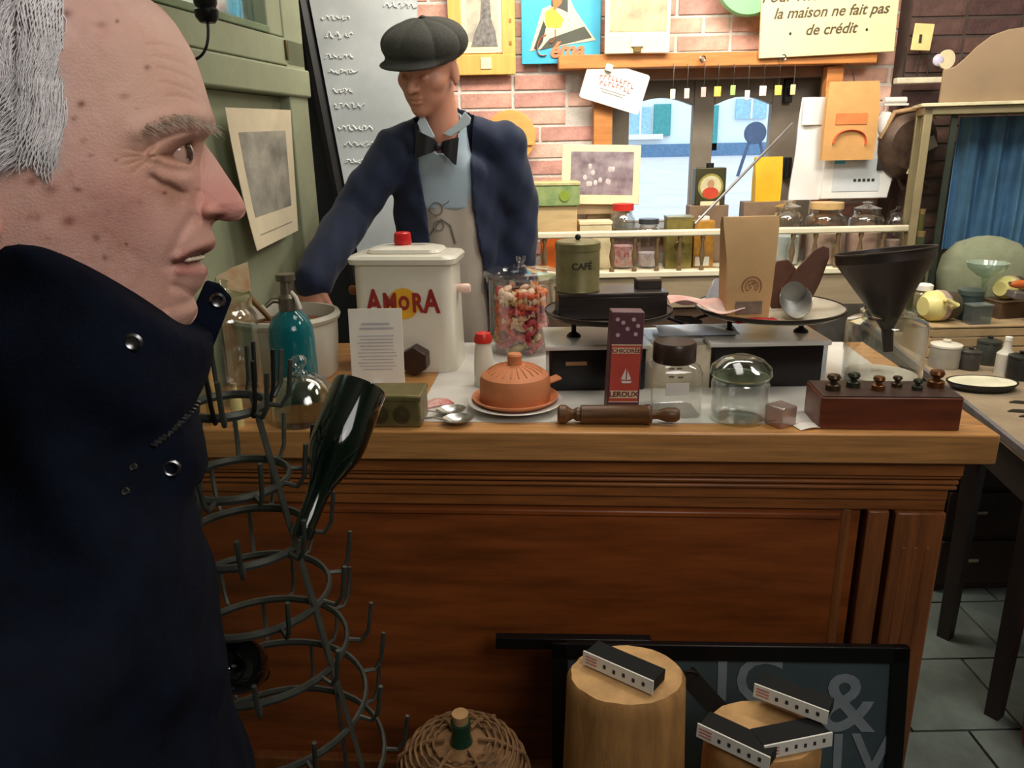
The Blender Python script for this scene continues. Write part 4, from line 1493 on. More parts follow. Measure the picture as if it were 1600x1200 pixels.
for k in range(70):
    dh += rs_.uniform(-.28, .28) * gs(rs_.uniform(20, 330), rs_.uniform(0, 500), rs_.uniform(5, 16), rs_.uniform(4, 12), rs_.uniform(0, 3))
h2 = np.maximum(h1 + dh * .001 * np.clip(h1 / .012, 0, 1), h1 * .25)
h2 = h2 * np.sqrt(np.clip(1 - RHO ** 22, 0, 1))


# pigment, plus the painted shade of the nostril
def L3(c):
    return np.array(lin(c)[:3])


colr = np.broadcast_to(L3((210, 166, 152)), PXX.shape + (3,)).copy()


def tint(mask, c, a=1.0):
    global colr
    m = np.clip(mask * a, 0, 1)[..., None]
    colr = colr * (1 - m) + L3(c) * m


tint(gs(190, 330, 80, 70), (212, 154, 140), .7)
for k in range(160):
    tint(gs(rs_.uniform(20, 330), rs_.uniform(0, 500), rs_.uniform(3, 16), rs_.uniform(3, 12), rs_.uniform(0, 3)), [(222, 184, 166), (196, 134, 118), (188, 142, 120), (226, 176, 164)][k % 4], rs_.uniform(.1, .4))
tint(gs(350, 315, 34, 34), (198, 126, 116), .75)
tint(gs(240, 120, 70, 90), (214, 172, 146), .5)
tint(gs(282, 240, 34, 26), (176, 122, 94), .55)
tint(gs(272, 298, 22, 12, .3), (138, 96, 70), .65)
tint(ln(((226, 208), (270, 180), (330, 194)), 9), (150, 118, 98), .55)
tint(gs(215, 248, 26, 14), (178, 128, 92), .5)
tint(gs(270, 480, 60, 40), (188, 138, 116), .5)
tint(gs(330, 365, 20, 20), (180, 134, 110), .4)
tint(ln(((276, 408), (308, 392), (340, 384)), 5), (158, 92, 80), .8)
tint(ln(((282, 424), (304, 421), (326, 424)), 7), (172, 108, 98), .85)
tint(mg, (84, 30, 26), .95)
tint(gs(342, 342, 8, 3.5), (70, 40, 32), .8)  # nostril shade painted into the skin colour
tint(eg, (120, 76, 60), .9)
spots = [(103, 21, 8, 7, .9), (183, 33, 3, 3, .7), (158, 38, 9, 5, .35), (230, 105, 5, 4, .55), (126, 162, 6, 5, .8), (115, 185, 5, 4, .55), (194, 150, 9, 5, .35), (121, 296, 7, 4, .65),
         (50, 284, 8, 7, .55), (80, 296, 11, 6, .45), (108, 345, 10, 7, .7), (150, 372, 6, 6, .5), (163, 403, 4, 4, .6), (197, 382, 2.5, 2.5, .8), (257, 301, 3.5, 3, .8), (142, 243, 5, 3, .4),
         (182, 250, 3, 2.5, .5), (60, 340, 6, 4, .4), (100, 325, 5, 3, .3), (75, 375, 7, 4, .25), (170, 330, 4, 3, .25), (214, 170, 4, 2, .25), (130, 220, 5, 4, .3), (45, 340, 5, 4, .3)]
for (a, b, c, d, e_) in spots:
    tint(gs(a, b, c * .72, d * .72), (116, 62, 50), min(1, e_ * 1.25))
for k in range(60):
    tint(gs(rs_.uniform(20, 290), rs_.uniform(240, 470), rs_.uniform(2, 7), rs_.uniform(2, 5)), (176, 104, 88), rs_.uniform(.1, .3))
hairline = [(97, -200), (97, 60), (88, 88), (99, 130), (101, 170), (95, 215), (92, 262), (66, 268), (45, 245), (22, 250), (0, 262), (-40, 262), (-60, 300), (-75, 380), (-100, 480), (-300, 480), (-300, -200)]
hm = 1 / (1 + np.exp(poly_sd(hairline, PXX, PYY) / 5))
tint(hm, (186, 180, 176), .9)

nv_ = NA * NR
verts = np.concatenate([np.stack([X, -h2, Z], -1).reshape(-1, 3), np.stack([X, h2, Z], -1).reshape(-1, 3), [(cc[0], -h2[:, 0].mean(), cc[1])], [(cc[0], h2[:, 0].mean(), cc[1])]])
fcs = []
for i in range(NA):
    j = (i + 1) % NA
    for k in range(NR - 1):
        a, b, c, d = i * NR + k, j * NR + k, j * NR + k + 1, i * NR + k + 1
        fcs.append((a, b, c, d))
        fcs.append((nv_ + d, nv_ + c, nv_ + b, nv_ + a))
    fcs.append((2 * nv_, j * NR, i * NR))
    fcs.append((2 * nv_ + 1, nv_ + i * NR, nv_ + j * NR))
    fcs.append((i * NR + NR - 1, j * NR + NR - 1, nv_ + j * NR + NR - 1, nv_ + i * NR + NR - 1))
me = bpy.data.meshes.new('body')
me.from_pydata(verts.tolist(), [], fcs)
ca = me.color_attributes.new('pigment', 'FLOAT_COLOR', 'POINT')
cf = colr.reshape(-1, 3)
allc = np.concatenate([cf, cf, colr[:, 0].mean(0)[None], colr[:, 0].mean(0)[None]])
ca.data.foreach_set('color', np.concatenate([allc, np.ones((len(allc), 1))], 1).astype(np.float32).ravel())
bm = bmesh.new()
bm.from_mesh(me)
bmesh.ops.remove_doubles(bm, verts=bm.verts, dist=1e-5)
bmesh.ops.recalc_face_normals(bm, faces=bm.faces)
bm.to_mesh(me)
bm.free()
me.polygons.foreach_set('use_smooth', [True] * len(me.polygons))
M_skin = mat('skin', (255, 255, 255), .5, var=.05, scale=160, bump=.16, bscale=700, attr='pigment', sub=.08, spec=.35)
part('body', me, M_skin, man)

# eye
ec = hp(268, 239, .0232)
ev, ef = [], []
em = MB().sph((0, 0, 0), .0122, 40, 28)
eme = em.mesh('eyeball')
gz = np.array((.94, -.34, .02))
gz /= np.linalg.norm(gz)
va = np.array([v.co[:] for v in eme.vertices])
cosg = (va / .0122) @ gz
bulge = 1 + .06 * np.clip((cosg - .86) / .14, 0, 1)
for v, b_ in zip(eme.vertices, bulge):
    v.co *= b_
ca = eme.color_attributes.new('pigment', 'FLOAT_COLOR', 'POINT')
ecol = np.where((cosg > .885)[:, None], L3((58, 36, 24)), np.where((cosg > .86)[:, None], L3((44, 30, 24)), L3((186, 150, 134))))
ecol = np.where((cosg > .965)[:, None], L3((12, 10, 10)), ecol)
ca.data.foreach_set('color', np.concatenate([ecol, np.ones((len(ecol), 1))], 1).astype(np.float32).ravel())
eo = part('eyeball', eme, mat('wet eye', (255, 255, 255), .06, var=.03, attr='pigment', coat=1.0), man)
eo.location = ec
eo2 = link('eyeball', eme, man)
eo2.location = (ec[0], -ec[1], ec[2])
# pale beads standing in for wet highlights in the mouth
tw = MB()
for k in range(4):
    p = hp(292 + k * 6.5, 406 - k * 1.2, .0205 - k * .0052)
    tw.sph(p, (.0036, .0022, .0016), 10, 8)
part('wet_glints', tw, mat('wet_glints', (214, 196, 170), .25), man)

# surface look-up for hair roots
from mathutils import kdtree
hx2, hy2 = to_px(np.stack([X, -h2, Z], -1))
kd = kdtree.KDTree(NA * NR)
flat = np.stack([X, -h2, Z], -1).reshape(-1, 3)
for i, (a, b) in enumerate(zip(hx2.ravel(), hy2.ravel())):
    kd.insert((a, b, 0), i)
kd.balance()


def surf(px, py):
    return flat[kd.find((px, py, 0))[1]]


def strands(name, lines, m, parent):
    cu = bpy.data.curves.new(name, 'CURVE')
    cu.dimensions = '3D'
    cu.bevel_depth = 1.0
    cu.bevel_resolution = 0
    cu.resolution_u = 1
    for pts, rads in lines:
        s = cu.splines.new('POLY')
        s.points.add(len(pts) - 1)
        for p_, q_, r_ in zip(s.points, pts, rads):
            p_.co = (*q_, 1)
            p_.radius = r_
    cu.materials.append(m)
    o = link(name, cu, parent)
    o['kind'] = 'stuff'
    return o


rh = random.Random(21)
lines = []
hl_poly = np.array(hairline[:13] + [(-60, 262), (-260, 262), (-260, -110), (97, -110)], float)


hl_list = [tuple(map(float, p)) for p in hl_poly]
hl_edges = list(zip(hl_list, hl_list[1:] + hl_list[:1]))


def inside_hair(x, y):
    c_ = False
    for (xa, ya), (xb2, yb2) in hl_edges:
        if (ya > y) != (yb2 > y) and x < xa + (y - ya) / (yb2 - ya) * (xb2 - xa):
            c_ = not c_
    return c_


def flow(x, y):
    # combed back from the brow, curling down over the temple into the sideburn
    dx, dy = x + 22, y - 118
    r2 = math.hypot(dx, dy)
    swirl = math.exp(-(r2 / 62) ** 2)
    base = (-.25 + .25 * math.sin(y * .05), 1.0) if x > 30 else (-.75 + .3 * math.sin(y * .045 + x * .02), .75)
    sx, sy = -dy / (r2 + 8), dx / (r2 + 8)
    vx, vy = base[0] * (1 - swirl) + sx * swirl * 1.5, base[1] * (1 - swirl) + sy * swirl * 1.5
    l = math.hypot(vx, vy) + 1e-6
    return vx / l, vy / l


M_hair = mat('grey hair', (226, 222, 222), .65, var=.14, scale=60, spec=.3)
tries = 0
while len(lines) < 3800 and tries < 12000:
    tries += 1
    x, y = rh.uniform(-130, 104), rh.uniform(-95, 240)
    if not inside_hair(x - 4, y):
        continue
    pts, rads = [], []
    lift = rh.uniform(.0005, .0065) * (.35 if x > 70 else 1)
    n = rh.randint(11, 20)
    ph = rh.uniform(0, 6)
    slack = rh.uniform(0, 26)
    ok = True
    for k in range(n):
        if not inside_hair(x - slack * .3, y - slack) and k > 3:
            break
        p = surf(x, y)
        t = k / (n - 1)
        off = lift * math.sin(PI * min(1, t * 1.05 + .08)) + .0008
        out = np.array((0, -1, .12))
        pts.append(tuple(p + out * off))
        rads.append(.00031 * (1 - .7 * t) * rh.uniform(.85, 1.2))
        vx, vy = flow(x, y)
        wob = .16 * math.sin(k * .55 + ph)
        x += (vx * math.cos(wob) - vy * math.sin(wob)) * 8.5
        y += (vx * math.sin(wob) + vy * math.cos(wob)) * 8.5
    if len(pts) > 3:
        lines.append((pts, rads))
strands('hair', lines, M_hair, man)
# eyebrow
lines = []
for k in range(110):
    t = rh.random()
    bx_, by_ = 222 + 108 * t, 207 - 22 * math.sin(PI * min(1, t * .85 + .05)) + rh.uniform(-9, 7) * (1 - .3 * t)
    p = surf(bx_, by_)
    L_ = rh.uniform(.006, .012)
    d = np.array((.85 + rh.uniform(-.2, .1), -.12 + rh.uniform(-.2, .1), rh.uniform(-.1, .3) - .25 * t))
    pts = [tuple(p + d * L_ * s + np.array((0, -.0015 * math.sin(PI * s), -.004 * s * s))) for s in (0, .35, .7, 1)]
    lines.append((pts, [.00015, .00016, .00012, .00006]))
strands('eyebrow', lines, mat('greying brow hair', (182, 164, 146), .6, var=.35, scale=200), man)
# ear (mostly beyond the picture edge)
ep = hp(-40, 332, .076)
em = MB()
em.tube([ep + np.array(d_) for d_ in ((-.002, .002, .020), (-.006, -.004, .028), (-.012, -.008, .031), (-.022, -.010, .030), (-.032, -.012, .014), (-.030, -.010, -.008), (-.018, -.006, -.024), (-.004, -.003, -.026))], [.003, .004, .005, .0055, .0055, .005, .006, .006], 10)
em.sph(ep + np.array((.000, -.001, -.006)), (.011, .006, .013), 16, 12)
em.sph(ep + np.array((-.010, .002, .0)), (.020, .005, .028), 16, 10)
earme = em.mesh('ear')
part('ear', earme, mat('ear skin', (204, 150, 130), .5, var=.08, scale=60, sub=.08), man)

# jacket grown as one shell around neck, shoulders and arm
zsh = hp(150, 640, .0)[2]
chs = sorted((hp(x, y)[2], hp(x, y)[0]) for x, y in ((300, 620), (306, 700), (312, 780), (322, 870), (346, 1000), (372, 1120), (392, 1230), (400, 1400)))


chs2 = sorted(chs + [(hp(338, 545)[2], hp(338, 545)[0]), (hp(334, 500)[2], hp(334, 500)[0]), (hp(326, 590)[2], hp(326, 590)[0])])


def fj_(P):
    x, y, z = P[..., 0], P[..., 1], P[..., 2]
    fxx = np.interp(z, [a for a, b in chs], [b for a, b in chs])
    dep = .125
    xc = fxx - dep
    tor = (np.sqrt(((x - xc) / dep) ** 2 + (y / .20) ** 2) - 1) * .12
    top = z - (zsh - .02 - .42 * np.maximum(np.abs(y) - .06, 0))
    tor = -smin(-tor, -top, .05)
    bot = (zsh - .62) - z
    tor = np.maximum(tor, bot)
    xs_ = np.interp(zsh - .1, [a for a, b in chs], [b for a, b in chs]) - .125
    for s in (-1, 1):
        a1 = d_cap(P, (xs_, s * .185, zsh - .11), (xs_ - .01, s * .235, zsh - .38), .062, .055)
        a2 = d_cap(P, (xs_ - .01, s * .235, zsh - .38), (xs_ + .06, s * .225, zsh - .62), .055, .045)
        tor = smin(tor, np.minimum(a1, a2), .04)
    # standing collar
    xb_ = hp(-130, 400, .05)[0]
    xf_ = np.interp(z, [a for a, b in chs2], [b for a, b in chs2])
    a_, c_ = (xf_ - xb_) / 2, (xf_ + xb_) / 2
    p1, p2 = hp(18, 383, .078), hp(318, 516, .035)
    zl = p1[2] + (x - p1[0]) * (p2[2] - p1[2]) / (p2[0] - p1[0])
    zl = zl + .006 * np.sin((x - p1[0]) * 60)
    flare = np.clip((zl - z) / .12, 0, 1)
    col = (np.sqrt(((x - c_) / a_) ** 2 + (y / (.083 + .012 * flare)) ** 2) - 1) * .08
    col = np.maximum(col, z - zl)
    col = np.maximum(col, (zsh - .05) - z)
    d = smin(tor, col, .03)
    d = d + .004 * np.sin(z * 70 + x * 25) * np.sin(y * 30 + x * 40) + .003 * np.sin(x * 90 + z * 40)
    return d


jme = nets(fj_, (-.36, -.34, zsh - .66), (.14, .34, zsh + .26), .0065, 'jacket')
M_jack = mat('navy jacket cloth', (9, 14, 27), .9, var=.3, scale=40, bump=.15, bscale=400, spec=.12)
part('jacket', jme, M_jack, man)


def march(f, px, py, t0=.2, t1=1.2):
    """first hit of a sight line on an implicit surface given in the visitor's frame"""
    ts = np.arange(t0, t1, .001)
    d = np.array(ray(px, py))
    Q = np.array(CAM) + ts[:, None] * d - np.array((MO.x, MO.y, 0))
    Lq = np.stack([Q @ np.array(mt_), Q @ np.array(mn_), Q[:, 2]], -1)
    v = f(Lq)
    i = np.argmax(v < 0)
    return Lq[i] if v[i] < 0 else None


M_snap = mat('snap metal', (120, 120, 122), .25, metal=1.0, var=.1)
for (x, y, ringed) in ((208, 535, 0), (268, 731, 1), (196, 766, 0), (208, 728, 0)):
    p = march(fj_, x, y)
    if p is None:
        continue
    q = MB()
    dirn = Vector(np.array((0, -1, .15)))
    T = Matrix.Translation(Vector(p) + dirn * .001) @ dirn.to_track_quat('Z', 'Y').to_matrix().to_4x4()
    if ringed:
        q.tube([T @ Vector((.0042 * math.cos(a), .0042 * math.sin(a), .001)) for a in [2 * PI * i / 20 for i in range(20)]], .0013, 8, True)
    else:
        s_ = .0052 if y < 600 else .0026
        q.lathe([(0, 0), (s_, 0), (s_, .0012), (s_ * .7, .0022), (s_ * .4, .0014), (0, .0014)], 20, T)
    part('snap_button', q, M_snap, man)
# far collar wing standing open beyond the chin
fl = [hp(x, y, -.022) for x, y in ((286, 520), (322, 438), (343, 444), (363, 466), (346, 510), (326, 560), (306, 600))]
wing = MB().prism([(p[0], p[2]) for p in fl], .020, .027, TXZ)
wp2 = part('collar_wing', wing, M_jack, man, .002)
p = hp(340, 470, -.019)
part('snap_button', MB().lathe([(0, 0), (.0056, 0), (.0056, .001), (.004, .0024), (.0018, .0015), (0, .0015)], 20, rotm(PI / 2, 0, 0, (p[0], .0205, p[2]))), M_snap, wp2)
# open placket edge with zip_teeth
zt0 = [march(fj_, *cv(((306, 628), (282, 662), (238, 694)), 13)[i]) for i in range(14)]
zp_ = MB()
for p in zt0:
    if p is not None:
        zp_.box((0, 0, 0), (.0042, .002, .0016), rotm(0, .5, 0, p + np.array((.001, -.001, 0))))
part('zip_teeth', zp_, M_snap, man)
# trousers and shoes, below the picture
xs_ = np.interp(zsh - .5, [a for a, b in chs], [b for a, b in chs]) - .13


def ftr(P):
    d = d_cap(P, (xs_, -.06, zsh - .52), (xs_, .06, zsh - .52), .135, .135)
    for s in (-1, 1):
        l = np.minimum(d_cap(P, (xs_, s * .09, zsh - .58), (xs_ + .01, s * .10, .46), .095, .068), d_cap(P, (xs_ + .01, s * .10, .46), (xs_ - .01, s * .10, .09), .068, .058))
        d = smin(d, l, .03)
    return d


part('trousers', nets(ftr, (xs_ - .2, -.25, .0), (xs_ + .2, .25, zsh - .36), .012, 'trousers'), mat('dark trousers', (34, 34, 38), .8), man)
for s in (-1, 1):
    part('shoe', MB().sph((xs_ + .05, s * .10, .045), (.14, .05, .045), 20, 12), mat('black shoe leather', (24, 22, 22), .4), man)

# ================================================================ the shopkeeper mannequin behind the counter
MY = 2.42
mq = at(700, 300, MY)
keeper = thing('mannequin', 'shopkeeper mannequin in flat cap, bow tie, navy coat and pale apron', 'mannequin', (mq.x, mq.y, 0))
KO = np.array((mq.x, mq.y, 0))


def kp(px, py, Y=MY):
    return np.array(at(px, py, Y)) - KO


# head frame
hc = kp(670, 112, 2.36)
fwd = Vector((-.42, -.86, -.30)).normalized()
rgt = fwd.cross(Vector((0.10, 0, 1))).normalized()
upv = rgt.cross(fwd).normalized()
HR = np.array((rgt, fwd, upv))


def fh(P):
    q = (P - hc) @ HR.T
    ax = np.abs(q[..., 0])
    qs = np.stack([ax, q[..., 1], q[..., 2]], -1)
    d = d_ell(q, (0, -.005, .035), (.076, .096, .098))
    d = smin(d, d_ell(q, (0, .034, -.040), (.060, .060, .066)), .03)
    d = smin(d, d_ell(q, (0, .070, -.088), (.022, .022, .018)), .02)
    d = smin(d, d_ell(qs, (.046, .045, -.012), (.024, .030, .020)), .02)
    d = smin(d, d_cap(qs, (0.0, .090, .026), (.036, .078, .028), .010, .008), .014)
    d = smin(d, d_cap(q, (0, .092, .014), (0, .114, -.022), .007, .011), .008)
    d = smin(d, d_ell(qs, (.011, .100, -.024), (.009, .011, .008)), .006)
    d = -smin(-d, d_ell(qs, (.031, .098, .006), (.017, .014, .010)), .012)
    d = smin(d, d_ell(qs, (.031, .080, .004), (.012, .012, .010)), .004)
    d = smin(d, d_ell(q, (0, .096, -.047), (.023, .009, .006)), .005)
    d = smin(d, d_ell(q, (0, .093, -.060), (.019, .009, .007)), .005)
    d = smin(d, d_ell(qs, (.079, -.012, -.005), (.008, .020, .033)), .008)
    d = smin(d, d_cap(P, hc + HR[1] * -.02 + HR[2] * -.05, kp(690, 212, 2.41), .054, .060), .025)
    return d


M_kskin = mat('mannequin skin', (190, 132, 108), .45, var=.08, scale=20)
part('body', nets(fh, hc + np.array((-.16, -.18, -.26)), hc + np.array((.18, .2, .18)), .0038, 'body'), M_kskin, keeper)
# flat cap
TH4 = Matrix.Translation(hc) @ Matrix(((rgt.x, fwd.x, upv.x, 0), (rgt.y, fwd.y, upv.y, 0), (rgt.z, fwd.z, upv.z, 0), (0, 0, 0, 1)))


def fcap(P):
    q = (P - hc) @ HR.T
    a = np.arctan2(q[..., 1] - .01, q[..., 0])
    crease = .004 * np.abs(np.sin(4 * a)) ** .5
    d = d_ell(q, (0, .004, .082), (.119, .137, .060)) + .004 - crease
    d = smin(d, d_ell(q, (0, -.004, .056), (.090, .108, .034)), .02)
    d = np.maximum(d, .030 - q[..., 2] - .10 * np.clip(q[..., 1], -.1, .2))
    br = d_ell(q, (0, .095, .044), (.088, .075, .011))
    br = np.maximum(br, .028 - q[..., 2])
    return smin(d, br, .008)


part('flat_cap', nets(fcap, hc + np.array((-.20, -.24, -.08)), hc + np.array((.20, .22, .20)), .004, 'flat_cap'), mat('charcoal tweed', (58, 58, 52), .9, var=.25, scale=160), keeper)
part('cap_button', MB().sph((0, 0, .142), (.010, .010, .006), 12, 8, TH4), mat('charcoal tweed', (58, 58, 52), .9), keeper)

S1, S2 = kp(618, 236, 2.42), kp(788, 228, 2.44)
E1, W1 = kp(548, 336, 2.34), kp(490, 436, 2.12)
E2, W2 = kp(812, 330, 2.46), kp(806, 450, 2.44)
tc0, tc1 = kp(698, 250, 2.45), kp(708, 540, 2.43)


def ftor(P, inset=0.0):
    t = np.clip((P[..., 2] - tc1[2]) / (tc0[2] - tc1[2]), -1, 1.3)
    cx = tc1[0] + (tc0[0] - tc1[0]) * t
    cy = tc1[1] + (tc0[1] - tc1[1]) * t
    w = .160 + .012 * np.clip(t, 0, 1) - inset
    d = (np.sqrt(((P[..., 0] - cx) / w) ** 2 + ((P[..., 1] - cy) / (.118 - inset)) ** 2) - 1) * .11
    top = P[..., 2] - (tc0[2] + .045 - .30 * np.abs(P[..., 0] - cx) - inset)
    return -smin(-d, -top, .05)


OPEN = [(640, 186), (650, 255), (664, 330), (672, 400), (690, 560), (772, 560), (756, 430), (738, 330), (734, 250), (738, 180), (700, 150)]
OP2 = [(kp(x, y, 2.31)[0], kp(x, y, 2.31)[2]) for x, y in OPEN]
zlow = kp(700, 560)[2]


def fcoat(P):
    d = ftor(P)
    d = smin(d, np.minimum(d_cap(P, S1, E1, .066, .062), d_cap(P, E1, W1, .062, .056)), .03)
    d = smin(d, np.minimum(d_cap(P, S2, E2, .066, .062), d_cap(P, E2, W2, .062, .055)), .03)
    nb_ = kp(690, 190, 2.46)
    d = smin(d, d_cap(P, nb_, S1, .05, .055), .03)
    d = smin(d, d_cap(P, nb_, S2, .05, .055), .03)
    d = d + .0035 * np.sin(P[..., 2] * 46 + P[..., 0] * 34) * np.sin(P[..., 0] * 30 + P[..., 2] * 9) + .002 * np.sin(P[..., 0] * 95 - P[..., 2] * 40 + P[..., 1] * 60)
    op_ = poly_sd(OP2, P[..., 0], P[..., 2])
    cut = np.maximum(op_, P[..., 1] - .04)
    d = np.maximum(d, -cut)
    # hollow at the neck
    d = np.maximum(d, -d_cap(P, kp(690, 175, 2.42), kp(692, 232, 2.42), .070, .068))
    return np.maximum(d, (kp(700, 640)[2]) - P[..., 2])


part('coat', nets(fcoat, (-.52, -.46, .85), (.32, .24, kp(700, 150)[2]), .0065, 'coat'), mat('navy work coat', (22, 33, 58), .85, var=.25, scale=12, sheen=.1), keeper)
zsp = kp(700, 302, 2.31)[2]


def fshirt(P):
    d = ftor(P, .014)
    d = smin(d, d_cap(P, kp(692, 205, 2.42), kp(692, 240, 2.42), .072, .085), .02)
    d = np.maximum(d, P[..., 2] - kp(700, 176, 2.40)[2] + .3 * (P[..., 1] + .02) * -1)
    d = np.maximum(d, -d_cap(P, kp(688, 170, 2.40), kp(690, 222, 2.38), .060, .050))
    return np.maximum(d, zsp - .05 - P[..., 2])


part('shirt', nets(fshirt, (-.22, -.20, zsp - .08), (.22, .16, kp(700, 150)[2]), .005, 'shirt'), mat('pale blue shirt', (150, 166, 178), .8, var=.06), keeper)


def fapron(P):
    d = ftor(P, .017)
    flare = np.clip((zsp - P[..., 2]), 0, 1)
    d = d - .012 * flare
    zt__ = zsp + .10 * np.abs(P[..., 0] - .02)
    d = np.maximum(d, P[..., 2] - zt__)
    d = np.maximum(d, P[..., 1] - .02)
    d = d + .003 * np.sin(P[..., 0] * 70)
    return np.maximum(d, .62 - P[..., 2])


part('apron', nets(fapron, (-.24, -.24, .58), (.26, .08, zsp + .06), .007, 'apron'), mat('greige apron', (168, 158, 146), .85, var=.06), keeper)
for s in (-1, 1):
    part('trouser_leg', MB().tube([(.02 + s * .08, .02, .04), (.02 + s * .08, .02, .5), (.02 + s * .07, .02, .98)], [.06, .07, .09], 16), mat('dark trousers', (34, 34, 38), .8), keeper)


def kfront(px, py, f):
    ts = np.arange(1.5, 3.2, .002)
    Q = np.array(CAM) + ts[:, None] * np.array(ray(px, py)) - KO
    v = f(Q)
    i = np.argmax(v < 0)
    return Q[i] if v[i] < 0 else kp(px, py, 2.30)


M_emb = mat('grey emblem print', (112, 108, 104), .8)
em = MB()
for (cx_, cy_, rr_) in ((682, 326, 10), (686, 352, 8)):
    p = kfront(cx_, cy_, fapron)
    em.tube([p + np.array((rr_ * .00185 * math.cos(a), -.004, rr_ * .00185 * math.sin(a))) for a in [2 * PI * i / 18 for i in range(18)]], .0022, 6, True)
em.tube([kfront(x, y, fapron) + np.array((0, -.003, 0)) for x, y in ((690, 322), (700, 316), (706, 305))], .0022, 6)
em.tube([kfront(x, y, fapron) + np.array((0, -.003, 0)) for x, y in ((668, 372), (690, 342), (704, 352), (712, 380))], .003, 6)
part('apron_emblem', em, M_emb, keeper)
# collar points and bow tie
pcol = kfront(690, 205, fshirt)
for pts in ([(652, 192), (660, 176), (680, 214), (664, 222)], [(726, 174), (736, 184), (734, 194), (704, 214), (692, 209), (714, 193)]):
    q = [kp(x, y, 2.335) for x, y in pts]
    part('collar_point', MB().prism([(p[0], p[2]) for p in q], q[0][1] - .004, q[0][1] + .004, TXZ), mat('collar white', (186, 200, 206), .8, var=.04), keeper, .002)


def bow(u, v, s):
    x = s * (.010 + .048 * u)
    hh = (.012 + .026 * u ** .8)
    return (x, -.010 * math.sin(PI * u) - .006, (v - .5) * 2 * hh - .010 * u * s * .2 - .006 * u)


bp = kp(684, 228, 2.315)
for s in (-1, 1):
    part('bow_tie', MB().sheet(lambda u, v: bow(u, v, s), 10, 8, .010, rotm(0, .14, .1, bp)), mat('black satin', (14, 15, 20), .5), keeper)
part('bow_knot', MB().sph(bp + np.array((0, -.012, -.002)), (.012, .010, .012), 14, 10), mat('black satin', (14, 15, 20), .5), keeper)


def hand(o, d, side, curl):
    """palm with five fingers from wrist o pointing along d"""
    d = np.array(d, float)
    d /= np.linalg.norm(d)
    s = np.cross(d, (0, 0, 1.0))
    s = s / np.linalg.norm(s) * side
    n = np.cross(s, d)
    if n[2] > 0:
        n = -n
    caps = []
    for k, (ofs, ln_) in enumerate(((-.028, .062), (-.010, .072), (.009, .070), (.027, .055))):
        a = o + d * .085 + s * ofs
        b = a + d * ln_ * .5 + n * ln_ * .25 * curl
        c = b + d * ln_ * .3 + n * ln_ * .45 * curl
        caps += [(a, b, .0095, .0088), (b, c, .0088, .0075)]
    a = o + d * .03 - s * .032
    b = a + d * .035 - s * .022 + n * .015
    caps += [(a, b, .012, .010), (b, b + d * .03 - s * .002 + n * .012, .010, .008)]

    def f(P):
        q = P - (o + d * .05)
        l = np.stack([q @ d, q @ s, q @ n], -1)
        r = d_ell(l, (0, 0, 0), (.055, .042, .016))
        r = smin(r, d_cap(P, o - d * .04, o + d * .02, .027, .026), .02)
        for c_ in caps:
            r = smin(r, d_cap(P, *c_), .005)
        return r
    return f


for (w_, d_, s_) in ((W1, (-.12, -.45, -.75), 1), (W2, (-.05, -.1, -.95), -1)):
    f_ = hand(np.array(w_) + np.array((0, 0, -.01)), d_, s_, .7)
    part('hand', nets(f_, np.array(w_) - .2, np.array(w_) + .2, .004, 'hand'), M_kskin, keeper)
# ================================================================ leaning blackboard
BY0 = 2.95
bb = thing('blackboard', 'tall grey slate blackboard with chalk writing leaning behind the mannequin', 'blackboard', (0, 0, 0))
bpt = [at(x, y, BY0) for x, y in ((472, -60), (650, -60), (660, 480), (575, 480))]
ptsb = [(p.x, p.z) for p in bpt]
part('slate', MB().prism(ptsb, BY0, BY0 + .02, TXZ), mat('chalky slate', (172, 176, 174), .8, var=.16, scale=4), bb)
random.seed(5)
chalk = mat('chalk', (206, 208, 204), .9)
row = 0
for (x0, y, n, s_) in ((502, 28, 4, 1), (508, 55, 3, 1.4), (508, 88, 4, 1), (514, 112, 5, .8), (520, 142, 3, .9), (522, 165, 4, 1.1), (528, 200, 5, 1), (538, 225, 4, 1.1), (540, 252, 5, .9), (600, 8, 4, 1.2)):
    q = MB()
    x = x0
    for k in range(n):
        pts = []
        for t in range(7):
            pts.append(at(x + t * 1.9 + 1.6 * math.sin(t * 2.3 + k), y + s_ * 4.5 * math.sin(t * 1.1 + k * 2.1 + row) * random.uniform(.4, 1), BY0 - .001))
        q.tube(pts, .0030, 5)
        x += 11 * s_
    row += 1
    part('chalk_writing', q, chalk, bb)
bs = MB()
e0, e1 = bpt[0], bpt[3]
bs.tube([(e0.x - .03, BY0 + .01, e0.z), (e1.x - .03, BY0 + .01, e1.z), ], .022, 4)
part('side_rail', bs, M_black, bb)
# dark board standing in for the shade of the gap beside the green door
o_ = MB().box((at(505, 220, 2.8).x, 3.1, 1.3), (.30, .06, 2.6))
struct('trim_5', o_, mat('gap shade dark', (30, 30, 26), .8))

# print pinned on the green door
random.seed(2)
x0, z0 = dz(346, 168)
x1, z1 = dz(449, 172)
x2, z2 = dz(461, 360)
x3, z3 = dz(384, 392)


def prnt(u, v, d=0.0, m=0.0):
    u2, v2 = m + (1 - 2 * m) * u, m + (1 - 2 * m) * v
    x = (x0 * (1 - u2) + x1 * u2) * (1 - v2) + (x3 * (1 - u2) + x2 * u2) * v2
    zz = (z0 * (1 - u2) + z1 * u2) * (1 - v2) + (z3 * (1 - u2) + z2 * u2) * v2
    return (x, -.008 - d - .022 * v2 * v2 * (1 - u2), zz)


